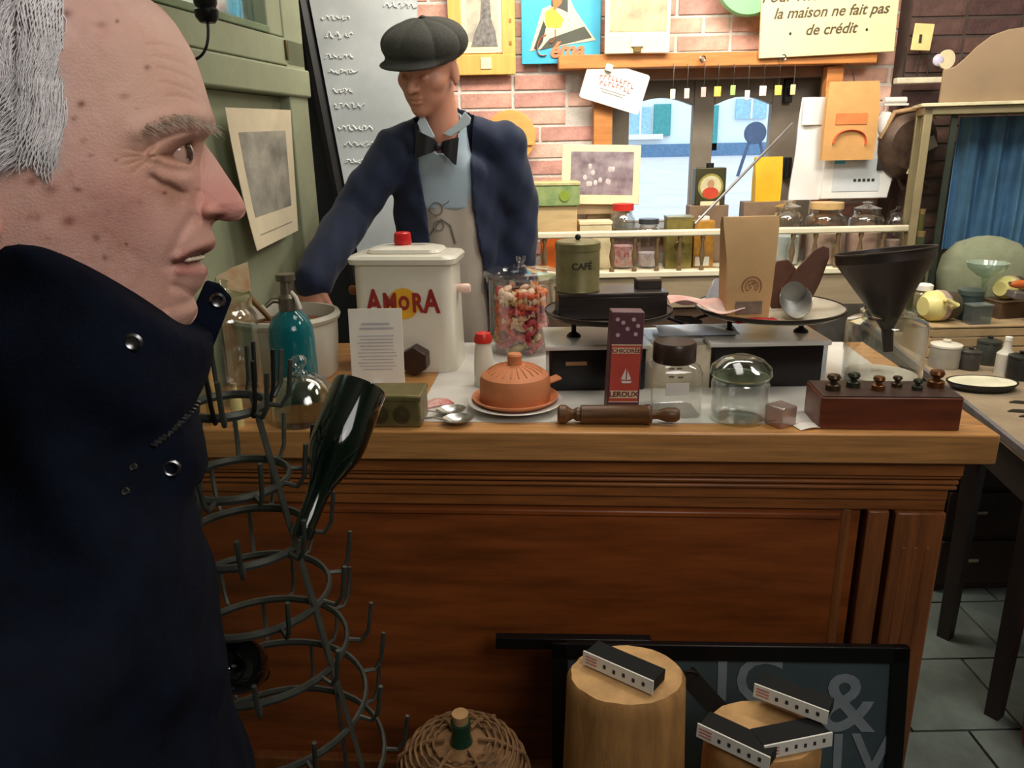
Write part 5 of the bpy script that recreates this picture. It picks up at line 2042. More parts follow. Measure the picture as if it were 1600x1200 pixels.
dp = thing('old_print', 'faded paper print with curled corner pinned on the green door', 'print', door.location, gang)
part('sheet', MB().sheet(lambda u, v: prnt(u, v), 10, 14, .0015), mat('aged paper', (216, 202, 172), .85, var=.06), dp)
part('picture', MB().sheet(lambda u, v: prnt(u, .06 + .8 * v, .0012, .12), 10, 14, .0005), mat('faded grey print', (176, 170, 156), .85, col2=(112, 108, 100), scale=9, stretch=(1, 1, 1)), dp)
part('caption', MB().sheet(lambda u, v: prnt(.1 + .8 * u, .945 + .012 * v, .0012, .05), 8, 2, .0004), mat('faded ink', (150, 142, 128), .9), dp)
# black lamp holder on its cord in front of the door glass
P = at(322, 12, 1.35)
lh = thing('lamp_holder', 'black bulb holder hanging by a looped cord at the door glass', 'lamp holder', (P.x, P.y, P.z))
part('shell', MB().lathe([(0, -.022), (.012, -.022), (.018, -.014), (.019, -.004), (.015, .0), (.018, .006), (.019, .03), (.013, .038), (.013, .09), (0, .09)], 24), mat('black bakelite', (18, 17, 18), .3), lh)
part('cord', MB().tube([at(x, y, 1.35) - P for x, y in cv(((324, 32), (328, 62), (324, 92), (298, 94)), 14)] + [at(280, 80, 1.34) - P], .0024, 8), M_black, lh)
part('cord', MB().tube([(0, 0, .09), (0, .01, .5), (0, .02, 1.05)], .003, 8), M_black, lh)

# ================================================================ things on the back wall


def wpanel(name, label, cat, a, b, Y, th, m, group=None, bevel=.002):
    """flat thing on the wall spanning picture corners a..b at distance Y; local origin at its centre bottom, x right, z up"""
    p, q = at(*a, Y), at(*b, Y)
    w, h = q.x - p.x, p.z - q.z
    t = thing(name, label, cat, ((p.x + q.x) / 2, Y, q.z), 0, group)
    return t, w, h


WF = WY - .02
# framed etching
t, w, h = wpanel('framed_etching', 'yellow pine framed etching of a tower hanging above the mannequin', 'picture', (696, -60), (806, 116), WF - .02, .02, None)
Mpine = mat('yellow pine', (226, 176, 92), .5, var=.12, scale=8, stretch=(6, 6, 1))
part('backing', MB().box((0, .012, h / 2), (w, .012, h)), Mpine, t, .003)
f_ = MB()
fw_ = .055
for (cx_, cz_, sx_, sz_) in ((0, h - fw_ / 2, w, fw_), (0, fw_ * .7, w, fw_ * 1.4), (-w / 2 + fw_ / 2, h / 2, fw_, h), (w / 2 - fw_ / 2, h / 2, fw_, h)):
    part('frame_bar', MB().box((cx_, .002 if sx_ > sz_ else .003, cz_), (sx_, .014 if sx_ > sz_ else .012, sz_)), Mpine, t, .002)
part('mount', MB().box((0, .004, h / 2 + .02), (w - .1, .006, h - .13)), M_ivory, t)
part('etching', MB().box((.005, .0005, h / 2 + .03), (w - .15, .002, h - .2)), mat('etching paper', (224, 214, 184), .8, col2=(150, 146, 138), scale=9), t)
tw_ = MB()
tw_.prism([(-.05, 0), (.06, 0), (.05, .06), (.035, .10), (.03, .2), (.012, .26), (-.002, .2), (-.01, .1), (-.035, .05)], 0, .001, rotm(PI / 2, 0, 0, (.005, -.001, .11)))
part('tower_print', tw_, mat('etching grey', (128, 124, 120), .9, var=.4, scale=60), t)
part('tag', MB().box((.015, -.008, .045), (.045, .003, .045)), M_ivory, t)
for k in range(4):
    part('pin_mark', MB().box((w / 2 - .02, -.0055, .12 + k * .085), (.010, .001, .014)), mat('pin rust', (170, 120, 60), .8), t)

# blue poster
t, w, h = wpanel('advert_poster', 'bright blue advertising poster with striding figure and orange script', 'poster', (813, -70), (938, 98), WF - .022, .01, None)
part('board', MB().box((0, .008, h / 2), (w, .014, h)), mat('poster blue', (66, 178, 214), .45, var=.06), t, .002)


def pp(poly, c, nm, d=.0015):
    # poster drawing in picture pixels relative to the poster
    q = [((x - 875.5) / 125 * w, (98 - y) / 168 * h) for x, y in poly]
    part(nm, MB().prism(q, d - .001, d, rotm(PI / 2, 0, 0, (0, 0, 0))), mat('poster ' + nm, c, .55, var=.06), t)


pp([(826, 78), (846, 12), (888, -6), (897, 14), (930, 62), (834, 76)], (222, 200, 172), 'cream shape', .0015)
pp([(832, 74), (848, 30), (852, 40), (846, 64), (838, 76)], (60, 62, 54), 'dark edge', .0025)
pp([(858, 58), (912, 40), (924, 58), (842, 76), (852, 64)], (74, 78, 66), 'dark band', .0025)
pp([(866, -70), (886, -70), (886, 18), (874, 12), (860, 8)], (70, 72, 66), 'dark jacket', .0025)
pp([(850, 18), (862, 10), (880, 28), (874, 42), (852, 40)], (226, 214, 60), 'yellow shape', .0032)
pp([(862, -2), (878, -6), (876, 4), (864, 16)], (232, 118, 60), 'orange shape', .0036)
s = MB()
s.tube([((x - 875.5) / 125 * w, -.004, (98 - y) / 168 * h) for x, y in cv(((852, 52), (836, 56), (830, 92), (852, 84)), 14)], .007, 6, flat=.3)
s.tube([((x - 875.5) / 125 * w, -.005, (98 - y) / 168 * h) for x, y in cv(((866, 44), (870, 62), (856, 70), (858, 62)), 10)], .005, 6, flat=.3)
part('lettering', s, mat('poster orange', (240, 128, 84), .5), t)
part('lettering', moved(text_mb('éma', .085, .0008, shear=.25, bold=.003), Matrix.Translation(((884 - 875.5) / 125 * w, -.0045, (98 - 77) / 168 * h))), mat('poster orange', (240, 128, 84), .5), t)

# unframed sketch with clip
t, w, h = wpanel('sketch_print', 'cream sketch print on card hanging over the wooden beam', 'print', (947, -60), (1046, 82), 3.36, .01, None)
part('card', MB().box((0, .005, h / 2), (w, .008, h)), M_ivory, t, .002)
part('picture', MB().box((.002, .0003, h / 2 + .025), (w - .035, .0015, h - .11)), mat('ochre wash', (220, 202, 156), .8, col2=(150, 140, 120), scale=10), t)
part('clip', MB().box((0, -.004, .045), (.05, .012, .045)), M_paper, t, .003)
part('clip', MB().box((0, -.004, .012), (.03, .012, .02)), mat('clip brass', (120, 94, 50), .4, metal=.6), t, .002)

# big credit sign
t, w, h = wpanel('credit_sign', 'cream board painted with italic lines saying the house gives no credit', 'sign', (1197, -62), (1397, 84), 3.37, .015, None)
TS = rotm(0, -.03, 0)
part('board', MB().box((0, .006, h / 2), (w, .014, h), TS), mat('cream board', (238, 220, 170), .5, var=.05), t, .003)
kx = w / 200
for (s_, x, y, sz) in (("Pour l'heure bonne", 1285, 2, .062), ('la maison ne fait pas', 1299, 25, .0565), ('de crédit', 1300, 49, .0565)):
    part('lettering', moved(text_mb(s_, sz, .0008, shear=.3, bold=.0008), TS @ Matrix.Translation(((x - 1297) * kx, -.002, (84 - y) * kx))), mat('umber paint', (92, 78, 60), .7), t)
for dx in (-56, 56):
    part('screw', MB().sph(((dx) * kx, -.003, (84 - 52) * kx), .005, 10, 6, TS), M_ink, t)
# tilted white card
P = at(960, 135, 3.40)
t = thing('tilted_card', 'small white enamel card with red lettering hung askew over the window corner', 'card', (P.x, P.y, P.z))
m_ = mpp(P)
TC = rotm(0, .30, 0)
part('card', loft([(rr(49 * m_, 30 * m_, .012, 4), -.004), (rr(49 * m_, 30 * m_, .012, 4), .004)]), mat('white enamel', (236, 234, 222), .3, var=.04), t)
t.children[0].matrix_local = TC @ rotm(PI / 2, 0, 0)
q = MB()
r2 = random.Random(9)
for rowz, n, c in ((.028, 9, 0), (.004, 8, 0)):
    for k in range(n):
        x = (k - (n - 1) / 2) * .017
        q.box((x, -.005, rowz - .25 * x * x * 8), (.003, .002, .018), TC @ rotm(0, r2.uniform(-.6, .6), 0) if 0 else TC)
        q.box((x + .005, -.005, rowz + r2.choice((-.006, .006)) - 2 * x * x), (.009, .002, .003), TC)
part('red_marks', q, mat('faded red paint', (190, 120, 110), .7), t)
q = MB()
for zz, w_ in ((-.022, .11), (-.032, .09)):
    q.box((0, -.005, zz), (w_, .0015, .003), TC)
part('grey_marks', q, mat('grey paint', (170, 168, 160), .7), t)
part('peg', MB().box((-.045, -.012, .06), (.03, .02, .028), TC), M_paper, t, .003)
# green enamel lid hanging
P = at(1170, -30, 3.40)
t = thing('enamel_plate', 'green enamel plate hanging above the window', 'plate', (P.x, P.y, P.z))
m_ = mpp(P)
part('rim', MB().lathe([(0, 0), (50 * m_, 0), (52 * m_, .006), (49 * m_, .02), (0, .022)], 48, rotm(PI / 2, 0, 0)), mat('green enamel', (128, 186, 132), .3, var=.06), t)
part('centre_boss', MB().lathe([(0, .02), (.03, .02), (.028, .024), (0, .026)], 20, rotm(PI / 2, 0, 0)), mat('green enamel boss', (110, 168, 116), .3), t)
# round board
P = at(797, 214, WF - .02)
t = thing('bread_board', 'round pale wooden board hanging on the brick behind the mannequin', 'board', (P.x, P.y, P.z))
m_ = mpp(P)
Mbb = mat('honey wood', (222, 166, 92), .5, var=.14, scale=6, stretch=(1, 1, 6))
part('disc', MB().lathe([(0, 0), (40 * m_, 0), (40 * m_, .018), (0, .018)], 48, rotm(PI / 2, 0, 0)), Mbb, t, .003)
part('batten', MB().box((0, -.022, -.03), (70 * m_, .010, .012)), Mbb, t, .002)

# landscape photo leaning on the shelf
SHY = 3.22                                  # the shelf rack stands in front of the window wall
z_lo = at(1100, 419, SHY - .05).z
z_hi = at(1100, 361, SHY - .05).z
# plate-rack shelf
sx0, sx1 = at(838, 390, SHY).x, at(1406, 390, SHY).x
rk = thing('shelf_rack', 'long cream painted shelf with turned balusters below the window', 'shelf', ((sx0 + sx1) / 2, SHY, 0))
Lx = sx1 - sx0
part('board', MB().box((0, 0, z_lo - .012), (Lx, .22, .024)), M_cream, rk, .004)
part('top_rail', MB().box((0, -.095, z_hi), (Lx, .03, .026)), M_cream, rk, .006)
part('apron_board', MB().box((0, .0, z_lo - .09), (Lx, .2, .13)), mat('stone coloured wood', (166, 148, 120), .6, var=.12, scale=6, stretch=(1, 6, 6)), rk, .004)
part('lower_ledge', MB().box((-.17, .06, z_lo - .37), (Lx - .36, .3, .42)), mat('dark cupboard', (84, 64, 48), .6, var=.2), rk)
part('support', MB().box((-.17, .06, (z_lo - .58) / 2), (Lx - .36, .28, z_lo - .58)), mat('dark cupboard', (84, 64, 48), .6), rk)
bal = MB()
hb_ = z_hi - .013 - z_lo
bal.lathe([(0, 0), (.010, 0), (.010, .01), (.005, .02), (.012, hb_ * .45), (.005, hb_ * .8), (.010, hb_ * .92), (.010, hb_), (0, hb_)], 14)
bme = bal.mesh('baluster')
bme.materials.append(mat('brown baluster', (120, 96, 66), .6))  # brown tone, darker than the cream boards
nb_ = 17
for k in range(nb_):
    o = link('baluster', bme, rk)
    o.location = (-Lx / 2 + .03 + (Lx - .06) * k / (nb_ - 1), -.095, z_lo)
ZS = z_lo + .0005
# upper window-sill ledge
uz = at(1120, 319, 3.40).z


def shelf_pt(px, Y):
    return at(px, 400, Y).x


def box_on(name, label, cat, a, b, Y, z0, ytop, dep, m, lid=None, bev=.003):
    xa_, xb_ = at(a, ytop, Y).x, at(b, ytop, Y).x
    P_ = Vector(((xa_ + xb_) / 2, Y, z0))
    H_ = hgt(P_, ytop)
    t_ = thing(name, label, cat, (P_.x, Y + dep / 2, z0))
    part('body', MB().box((0, 0, H_ / 2), (xb_ - xa_, dep, H_)), m, t_, bev)
    return t_, xb_ - xa_, H_


t, w, h = box_on('orange_carton', 'orange carton at the bottom of the stack left on the shelf', 'box', 846, 892, 3.17, ZS, 366, .12, mat('orange card', (222, 108, 36), .5))
t2, w2, h2_ = box_on('wooden_casket', 'pale wooden box between orange carton and green tin', 'box', 838, 902, 3.17, ZS + h + .0005, 322, .12, mat('pale casket', (206, 178, 130), .55, var=.12, scale=10, stretch=(1, 6, 6)))
t3, w3, h3_ = box_on('green_tin', 'green and yellow printed biscuit tin topping the stack left on the shelf', 'tin', 832, 906, 3.16, ZS + h + h2_ + .001, 290, .13, mat('green tin print', (164, 180, 118), .4, col2=(120, 150, 96), scale=24))
part('lid', MB().box((0, 0, h3_ + .006), (w3 * 1.03, .136, .014)), mat('straw lid', (206, 198, 140), .4), t3, .003)
part('badge', MB().lathe([(0, 0), (.022, 0), (.022, .002), (0, .002)], 20, rotm(PI / 2, 0, 0, (w3 * .18, -.066, h3_ * .5))), mat('olive badge', (140, 160, 60), .5), t3)
t, w, h = box_on('cream_box', 'flat cream box with lid beside the wooden casket', 'box', 906, 956, 3.2, ZS, 350, .09, mat('cream card', (214, 200, 160), .6))
part('lid', MB().box((0, 0, h + .004), (w * 1.04, .096, .014)), M_ivory, t, .002)

P = at(938, 318, 3.28)
q2 = at(1000, 226, 3.28)
m_ = mpp(P)
t = thing('photo_frame', 'cream mounted faded group photograph standing in front of the window post', 'picture', (P.x, 3.30, P.z - .005), 0)
w, h = 122 * m_, hgt(P, 224)
TL = rotm(-.08, .03, 0)
part('mount', MB().box((0, 0, h / 2), (w, .008, h), TL), M_ivory, t, .002)
part('photo', MB().box((.004, -.0045, h / 2 + .006), (w * .80, .001, h * .72), TL), mat('mauve faded photo', (176, 162, 166), .6, col2=(112, 92, 100), scale=16), t)
q = MB()
r2 = random.Random(4)
for k in range(11):
    q.sph((r2.uniform(-.075, .06), -.0045, h * .5 + r2.uniform(-.045, .04)), (.010, .0012, .012), 10, 6, TL)
part('figures', q, mat('pale photo figures', (206, 198, 196), .7, var=.2, scale=50), t)
part('tag', MB().box((w * .36, -.008, .03), (.035, .003, .035), TL @ rotm(0, .3, 0, (0, 0, 0))), M_paper, t)
part('easel_block', MB().box((0, .05, -.02 + .0), (w * .8, .08, .04)), mat('hidden ledge', (150, 128, 96), .6), t)
part('easel_post', MB().box((0, .05, (ZS - (P.z - .005)) / 2 - .02), (.1, .05, (P.z - .005) - ZS - .04)), mat('hidden ledge', (150, 128, 96), .6), t)


def jar(name, label, px, w_px, ytop, Y, contents=None, lidc=None, g=M_glass, lidkind='flat', group=None):
    P_ = at(px, 400, Y)
    C_ = Vector((P_.x, Y, ZS))
    r_ = w_px / 2 * mpp(C_)
    H_ = hgt(C_, ytop)
    t_ = thing(name, label, 'jar', C_, 0, group)
    part('body', MB().lathe(jar_prof(r_, H_ * .88, r_ * .75), 28), g, t_)
    lm_ = mat('lid ' + str(lidc), lidc, .35) if lidc else g
    if lidkind == 'flat':
        pr = [(0, 0), (r_ * .85, 0), (r_ * .85, H_ * .1), (0, H_ * .11)]
    else:
        pr = [(0, 0), (r_ * .8, 0), (r_ * .82, H_ * .03), (r_ * .3, H_ * .07), (r_ * .15, H_ * .09), (r_ * .3, H_ * .12), (0, H_ * .14)]
    part('lid', MB().lathe(pr, 28, Matrix.Translation((0, 0, H_ * .88))), lm_, t_)
    if contents:
        part('contents', MB().lathe([(0, .008), (r_ * .88, .008), (r_ * .9, H_ * .2), (r_ * .88, H_ * contents[1]), (0, H_ * contents[1])], 24), mat('contents ' + str(contents[0]), contents[0], .7, var=.4, scale=70, col2=contents[2] if len(contents) > 2 else None), t_)
    return t_


jar('glass_jar', 'clear sweet jar with red lid on the shelf below the photo', 972, 38, 316, 3.23, ((232, 224, 222), .34, (214, 70, 70)), (206, 48, 44))
jar('glass_jar', 'clear jar with dark ring lid between red lidded jar and green tin', 1012, 36, 340, 3.23, ((230, 228, 230), .3, (220, 180, 184)), (60, 62, 66))
t, w, h = box_on('olive_canister', 'olive gold square canister on the shelf below the portrait tin', 'tin', 1043, 1084, 3.17, ZS, 341, .07, mat('olive gold', (136, 124, 66), .4, metal=.3, var=.25, scale=30))
part('lid', MB().box((0, 0, h + .003), (w * 1.03, .073, .01)), mat('olive lid', (150, 146, 120), .35, metal=.4), t, .002)
part('relief', MB().lathe([(0, 0), (.022, 0), (.019, .002), (.012, .001), (0, .003)], 18, rotm(PI / 2, 0, 0, (0, -.0355, h * .45))), mat('olive relief', (112, 100, 52), .4, metal=.3), t)
t, w, h = box_on('yellow_bottle', 'amber yellow bottle shaped tin beside the olive canister', 'tin', 1086, 1118, 3.18, ZS, 345, .05, mat('amber print', (206, 148, 44), .4, col2=(150, 110, 70), scale=30))
part('cap', MB().box((0, 0, h + .008), (w * .5, .03, .018)), M_paper, t, .003)
part('label', MB().box((-.005, -.0258, h * .14), (w * .7, .001, h * .2)), M_paper, t)
jar('glass_jar', 'clear jar just right of the kraft bag on the shelf', 1224, 48, 313, 3.23, ((220, 226, 226), .45, (200, 214, 214)), None, M_glass, 'knob')
jar('glass_jar', 'clear jar with tan cork lid on the shelf below the white bag', 1284, 58, 314, 3.23, ((224, 196, 176), .5, (206, 170, 150)), (200, 164, 112))
jar('glass_jar', 'clear knobbed jar of pinkish sweets above the black funnel', 1346, 54, 316, 3.23, ((224, 190, 172), .52, (214, 176, 160)), None, M_glass, 'knob')
jar('glass_jar', 'rightmost clear jar on the shelf beside the glass cabinet', 1394, 30, 322, 3.23, ((216, 190, 176), .4, (190, 160, 150)), None, M_glass, 'knob')

# ledge in the window with portrait tin and yellow bag
for nm, lab, a, b, yt in (('ledge_block', 'brown wooden block carrying the portrait tin in the window', 1075, 1136, 320), ('ledge_block', 'brown wooden block carrying the yellow bag in the window', 1160, 1240, 314)):
    xa_, xb_ = at(a, yt, 3.34).x, at(b, yt, 3.34).x
    zt_ = at((a + b) / 2, yt, 3.34).z
    solo(nm, lab, 'block', MB().box((0, 0, (zt_ - ZS) / 2), (xb_ - xa_, .07, zt_ - ZS)), mat('ledge brown', (128, 104, 82), .6), ((xa_ + xb_) / 2, 3.345, ZS), 0, .003)
xa_, xb_ = at(1085, 300, 3.33).x, at(1132, 300, 3.33).x
z0_ = at(1108, 320, 3.34).z
hh = at(1108, 262, 3.33).z - z0_
t = thing('portrait_tin', 'dark olive tin with round red and cream portrait label in the window', 'tin', ((xa_ + xb_) / 2, 3.345, z0_))
part('body', MB().box((0, 0, hh / 2), (xb_ - xa_, .06, hh)), mat('dark olive tin', (70, 66, 42), .4, metal=.3), t, .004)
part('cap', MB().lathe([(0, 0), (.016, 0), (.016, .018), (0, .018)], 18, Matrix.Translation((0, 0, hh))), M_iron, t)
for (rr_, c, d_) in ((.053, (150, 140, 70), .001), (.044, (210, 202, 160), .002)):
    part('label_disc', MB().lathe([(0, 0), (rr_, 0), (rr_, d_), (0, d_)], 28, rotm(PI / 2, 0, 0, (0, -.030, hh * .5))), mat('tin disc %d' % int(rr_ * 1000), c, .5), t)
part('portrait_robe', MB().lathe([(0, 0), (.034, 0), (.034, .003), (0, .003)], 20, rotm(PI / 2, 0, 0, (0, -.030, hh * .33)), ey=.7), mat('robe red', (206, 74, 48), .5), t)
part('portrait_face', MB().lathe([(0, 0), (.014, 0), (.014, .0035), (0, .0035)], 16, rotm(PI / 2, 0, 0, (0, -.030, hh * .58)), ey=1.2), mat('face tone', (196, 150, 110), .5), t)
part('label_strip', MB().box((0, -.031, hh * .05), (.08, .002, .018)), M_ivory, t)
z0_ = at(1200, 314, 3.34).z
xa_, xb_ = at(1178, 290, 3.33).x, at(1221, 290, 3.33).x
hh = at(1200, 245, 3.33).z - z0_
t = thing('yellow_bag', 'mustard yellow paper packet standing in the window', 'packet', ((xa_ + xb_) / 2, 3.345, z0_))
part('packet_body', loft([(bagsec((xb_ - xa_) / 2 * .92, .028, .002), 0), (bagsec((xb_ - xa_) / 2 * .95, .026, .004), hh * .5), (bagsec((xb_ - xa_) / 2, .006, .004), hh)]), mat('mustard packet', (232, 178, 28), .55, var=.1), t, ang=20)
# metal rod across the window
a, b = at(1086, 350, 3.12), at(1238, 193, 3.30)
solo('metal_rod', 'thin grey metal rod leaning diagonally across the window', 'rod', MB().tube([(0, 0, 0), b - a], .0055, 10), mat('dull rod', (150, 146, 146), .35, metal=.7), a)

# hooks and little tags along the beam
tagc = [(236, 226, 206), (226, 216, 196), (232, 176, 168), (236, 196, 92), (170, 200, 120), (226, 222, 214), (240, 224, 214), (206, 206, 96), (236, 228, 160)]
tl = ['white', 'grey white', 'pink', 'amber', 'green', 'pale lower', 'rosy white', 'lime yellow', 'cream']
for k, (x, y) in enumerate(((1052, 147), (1074, 146), (1100, 144), (1122, 143), (1146, 141), (1169, 149), (1193, 142), (1217, 141), (1240, 140))):
    P = at(x, 128, 3.38)
    t = thing('hanging_tag', tl[k] + ' tag hanging from a hook under the window beam' if k else 'white tag, leftmost of those hanging under the window beam', 'tag', (P.x, P.y, P.z), 0, 'small tags hanging under the window beam')
    m_ = mpp(P)
    zz = at(x, y, 3.38).z - P.z
    w_ = (11 if k in (3, 6, 7) else 8) * m_
    part('card', MB().box((0, 0, zz), (w_, .004, 15 * m_)), mat('tag ' + tl[k], tagc[k], .6), t, .002)
    part('hook', MB().tube([(0, .03, at(x, 98, 3.41).z - P.z), (0, -.004, at(x, 101, 3.38).z - P.z), (0, -.006, 0), (0, 0, zz + 8 * m_)], .0016, 6), M_steel, t)
for (x, y) in ((1098, 92), (1224, 90)):
    P = at(x, y, 3.37)
    t = thing('screw_eye', 'small metal screw eye in the beam ' + ('above the pink tag' if x == 1098 else 'at the credit sign corner'), 'hook', P, 0, 'screw eyes in the beam')
    part('ring', MB().tube([(.011 * math.cos(a), 0, .011 * math.sin(a)) for a in [2 * PI * i / 16 for i in range(16)]], .0028, 6, True), M_steel, t)
    part('shank', MB().tube([(0, .004, 0), (0, .03, 0)], .003, 6), M_steel, t)
P = at(1231, 142, 3.62)
part('latch', MB().box((P.x, P.y, P.z), (.036, .03, .10)).box((P.x, P.y - .03, P.z), (.02, .04, .025)), M_black, win, .003)
P = at(1229, 262, 3.62)
part('hinge', MB().box((P.x, P.y, P.z), (.036, .03, .09)).cyl((P.x, P.y - .02, P.z - .045), .012, .09, 12), M_black, win, .003)

# paper bags hanging right of the window
MBx = mat('white paper bag', (232, 230, 226), .7, var=.05, scale=6, bump=.15, bscale=20)
P = at(1262, 312, 3.33)
m_ = mpp(P)
hh = hgt(P, 152)
t = thing('white_paper_bag', 'tall folded white paper bag hanging beside the window', 'bag', (P.x, 3.33, P.z))
part('bag_body', MB().sheet(lambda u, v: ((u - .5) * (60 - 8 * v) * m_ + .01 * v, -.01 * math.sin(PI * u) + .006 * math.sin(v * 9 + u * 4), hh * v), 12, 20, .012), MBx, t)
part('fold', MB().sheet(lambda u, v: ((u - .5) * 52 * m_ + .012, -.016 - .004 * math.sin(u * 8), hh * (.74 + .25 * v)), 8, 6, .006), MBx, t)
P = at(1338, 310, 3.32)
hh = hgt(P, 176)
t = thing('carrier_bag', 'wide white carrier bag with printed panel, its corner crumpled up', 'bag', (P.x, 3.32, P.z))
pts = [(-58, 0), (46, 0), (52, 40), (52, 70), (44, 95), (50, 110), (40, 128), (24, 136), (14, 120), (16, 96), (-56, 90)]
part('bag_body', MB().prism([(x * m_, y / 134 * hh) for x, y in pts], -.008, .012, rotm(PI / 2, 0, 0)), MBx, t, .004)
part('crumple', MB().sph((30 * m_, -.018, hh * .86), (.034, .016, .05), 14, 10), MBx, t)
part('print_panel', MB().box((-6 * m_, -.0135, hh * .28), (72 * m_, .002, hh * .38)), mat('bag panel', (206, 212, 216), .6, var=.05), t)
part('blue_mark', MB().box((-34 * m_, -.0155, hh * .45), (16 * m_, .002, 9 * m_)), mat('bag blue', (86, 184, 226), .6), t)
q = MB()
for k in range(5):
    q.box((-8 * m_ + k * 7 * m_, -.0155, hh * .22), (4.2 * m_, .0015, 4 * m_))
part('dark_marks', q, M_ink, t)
part('dark_clip', MB().box((28 * m_, -.018, hh * .42), (9 * m_, .012, 22 * m_)), M_ink, t, .002)
P = at(1322, 250, 3.26)
m_ = mpp(P)
hh = hgt(P, 127)
t = thing('brown_paper_bag', 'brown paper bag with orange print hanging from a beam hook', 'bag', (P.x, 3.26, P.z))
part('bag_body', loft([(bagsec(40 * m_, .012, .0), 0), (bagsec(41 * m_, .016, .003), hh * .4), (bagsec(40 * m_, .012, .004), hh * .8), (bagsec(37 * m_, .006, .004), hh)]), mat('tan paper', (212, 160, 98), .7, var=.08, bump=.12, bscale=20), t, ang=20)
part('print_band', MB().box((-.004, -.0185, hh * .53), (.125, .002, hh * .14)), mat('bag orange band', (214, 128, 72), .65), t)
q = MB()
q.tube([(x * m_, -.021, hh * .2 + y * m_) for x, y in cv(((-26, 2), (-26, 26), (2, 24), (26, 24), (24, 0)), 14)], .010, 6, flat=.25)
part('print_arch', q, mat('bag red print', (214, 96, 62), .6), t)
part('hanging_cord', MB().tube([(0, 0, hh), (0, .04, hh + .05), (0, .09, hh + .075)], .002, 6), M_iron, t)

# iron things hanging at the pier
Mdk = mat('dark rusty iron', (88, 70, 58), .5, metal=.4, var=.35, scale=30)
P = at(1418, 226, 3.30)
m_ = mpp(P)
t = thing('iron_pan', 'dark rusty pan hanging with a paper tag beside the cabinet', 'pan', (P.x, P.y, P.z))
part('bowl', MB().lathe([(0, .05), (32 * m_, .045), (42 * m_, .02), (46 * m_, 0), (43 * m_, 0), (38 * m_, .02), (0, .04)], 36, rotm(PI / 2, 0, 0), ey=1.15), Mdk, t)
part('handle', MB().tube([(-44 * m_, 0, 10 * m_), (-30 * m_, -.02, 48 * m_), (20 * m_, -.02, 55 * m_), (40 * m_, -.0, 40 * m_)], .010, 8), mat('worn wood handle', (176, 140, 100), .6), t)
part('tag', MB().box((16 * m_, -.06, -10 * m_), (28 * m_, .003, 18 * m_), rotm(0, -.5, 0)), mat('pinkish tag', (226, 206, 200), .7), t)
part('tag', MB().box((14 * m_, -.06, -36 * m_), (9 * m_, .003, 12 * m_), rotm(0, .4, 0)), M_ivory, t)
P = at(1405, 276, 3.32)
t = thing('iron_tongs', 'dark iron tongs hanging below the rusty pan', 'tongs', P)
for (a, b) in (((-20, 10), (50, -16)), ((-16, -6), (40, 12)), ((-24, 20), (10, -20))):
    part('arm', MB().tube([(a[0] * m_, 0, a[1] * m_), ((a[0] + b[0]) / 2 * m_, -.015, (a[1] + b[1]) / 2 * m_ + .008), (b[0] * m_, 0, b[1] * m_)], [.010, .007, .012], 8), Mdk, t)
P = at(1434, 126, 3.33)
m_ = mpp(P)
t = thing('wall_bracket', 'small pale shelf hanging on wires below a yellow card', 'bracket', P)
part('shelf_bar', MB().box((0, 0, 0), (70 * m_, .04, 9 * m_)), mat('pale bar', (214, 204, 178), .6), t, .004)
for dx in (-22, 0, 16):
    part('wire', MB().tube([(dx * m_, .01, 0), (dx * m_, .015, 50 * m_)], .003, 6), M_iron, t)
part('card', MB().box((-6 * m_, -.004, 62 * m_), (30 * m_, .006, 38 * m_), rotm(0, .06, 0)), mat('yellow card', (226, 206, 140), .6), t, .002)
part('card_mark', MB().box((-6 * m_, -.009, 60 * m_), (4 * m_, .002, 12 * m_)), M_ink, t)
P = at(1478, 93, 3.30)
t = thing('round_tag', 'round cream tag with dark mark hanging on the dark brick', 'tag', P)
part('disc', MB().lathe([(0, 0), (14 * m_, 0), (14 * m_, .008), (0, .008)], 24, rotm(PI / 2, 0, .2)), M_ivory, t)
part('bulb', MB().sph((-12 * m_, -.004, -.002), (9 * m_, .012, 9 * m_), 14, 10), mat('lilac glass', (206, 200, 226), .2), t)
part('peg', MB().tube([(0, 0, 0), (0, .08, 0)], .004, 6), M_iron, t)
P = at(1400, 157, 3.36)
solo('candle_stub', 'white candle stub lying on the wall below the small shelf', 'candle', MB().tube([(-.05, 0, 0), (.04, 0, 0)], .014, 12).box((0, .02, -.016), (.1, .06, .008)), M_paper, P)
P = at(1412, 335, 3.27)

# ================================================================ side table with glass cabinet and kitchen things
ZT = 0.80
e0, e1 = onz(1501, 623, ZT), onz(1597, 700, ZT)
td_ = (e0 - e1).normalized()
tang = math.atan2(td_.y, td_.x) - PI / 2
tb = thing('side_table', 'long dark wooden side table with pale top right of the counter', 'table', (e1.x, e1.y, 0), tang)
TLn = 1.50
y00 = -.06
part('table_top', MB().box((.45, y00 + TLn / 2, ZT - .015), (.9, TLn, .03)), mat('worn table top', (150, 132, 108), .55, var=.25, scale=5), tb, .003)
part('edge_strip', MB().box((.004, y00 + TLn / 2, ZT - .008), (.014, TLn + .002, .018)), mat('metal edging', (190, 186, 190), .3, metal=.8), tb)
part('apron', MB().box((.45, y00 + TLn / 2, ZT - .09), (.84, TLn - .06, .12)), mat('dark table wood', (48, 38, 34), .5, var=.2), tb)
for (x, y) in ((.06, y00 + .06), (.84, y00 + .06), (.06, y00 + TLn - .06), (.84, y00 + TLn - .06), (.06, y00 + .42)):
    part('leg', MB().tube([(x, y, 0), (x, y, ZT - .14)], [.026, .034], 4), mat('dark table wood', (48, 38, 34), .5), tb)


def tp(px, py, wpx=0):
    return stand(px, py, wpx, ZT) if wpx else onz(px, py, ZT)


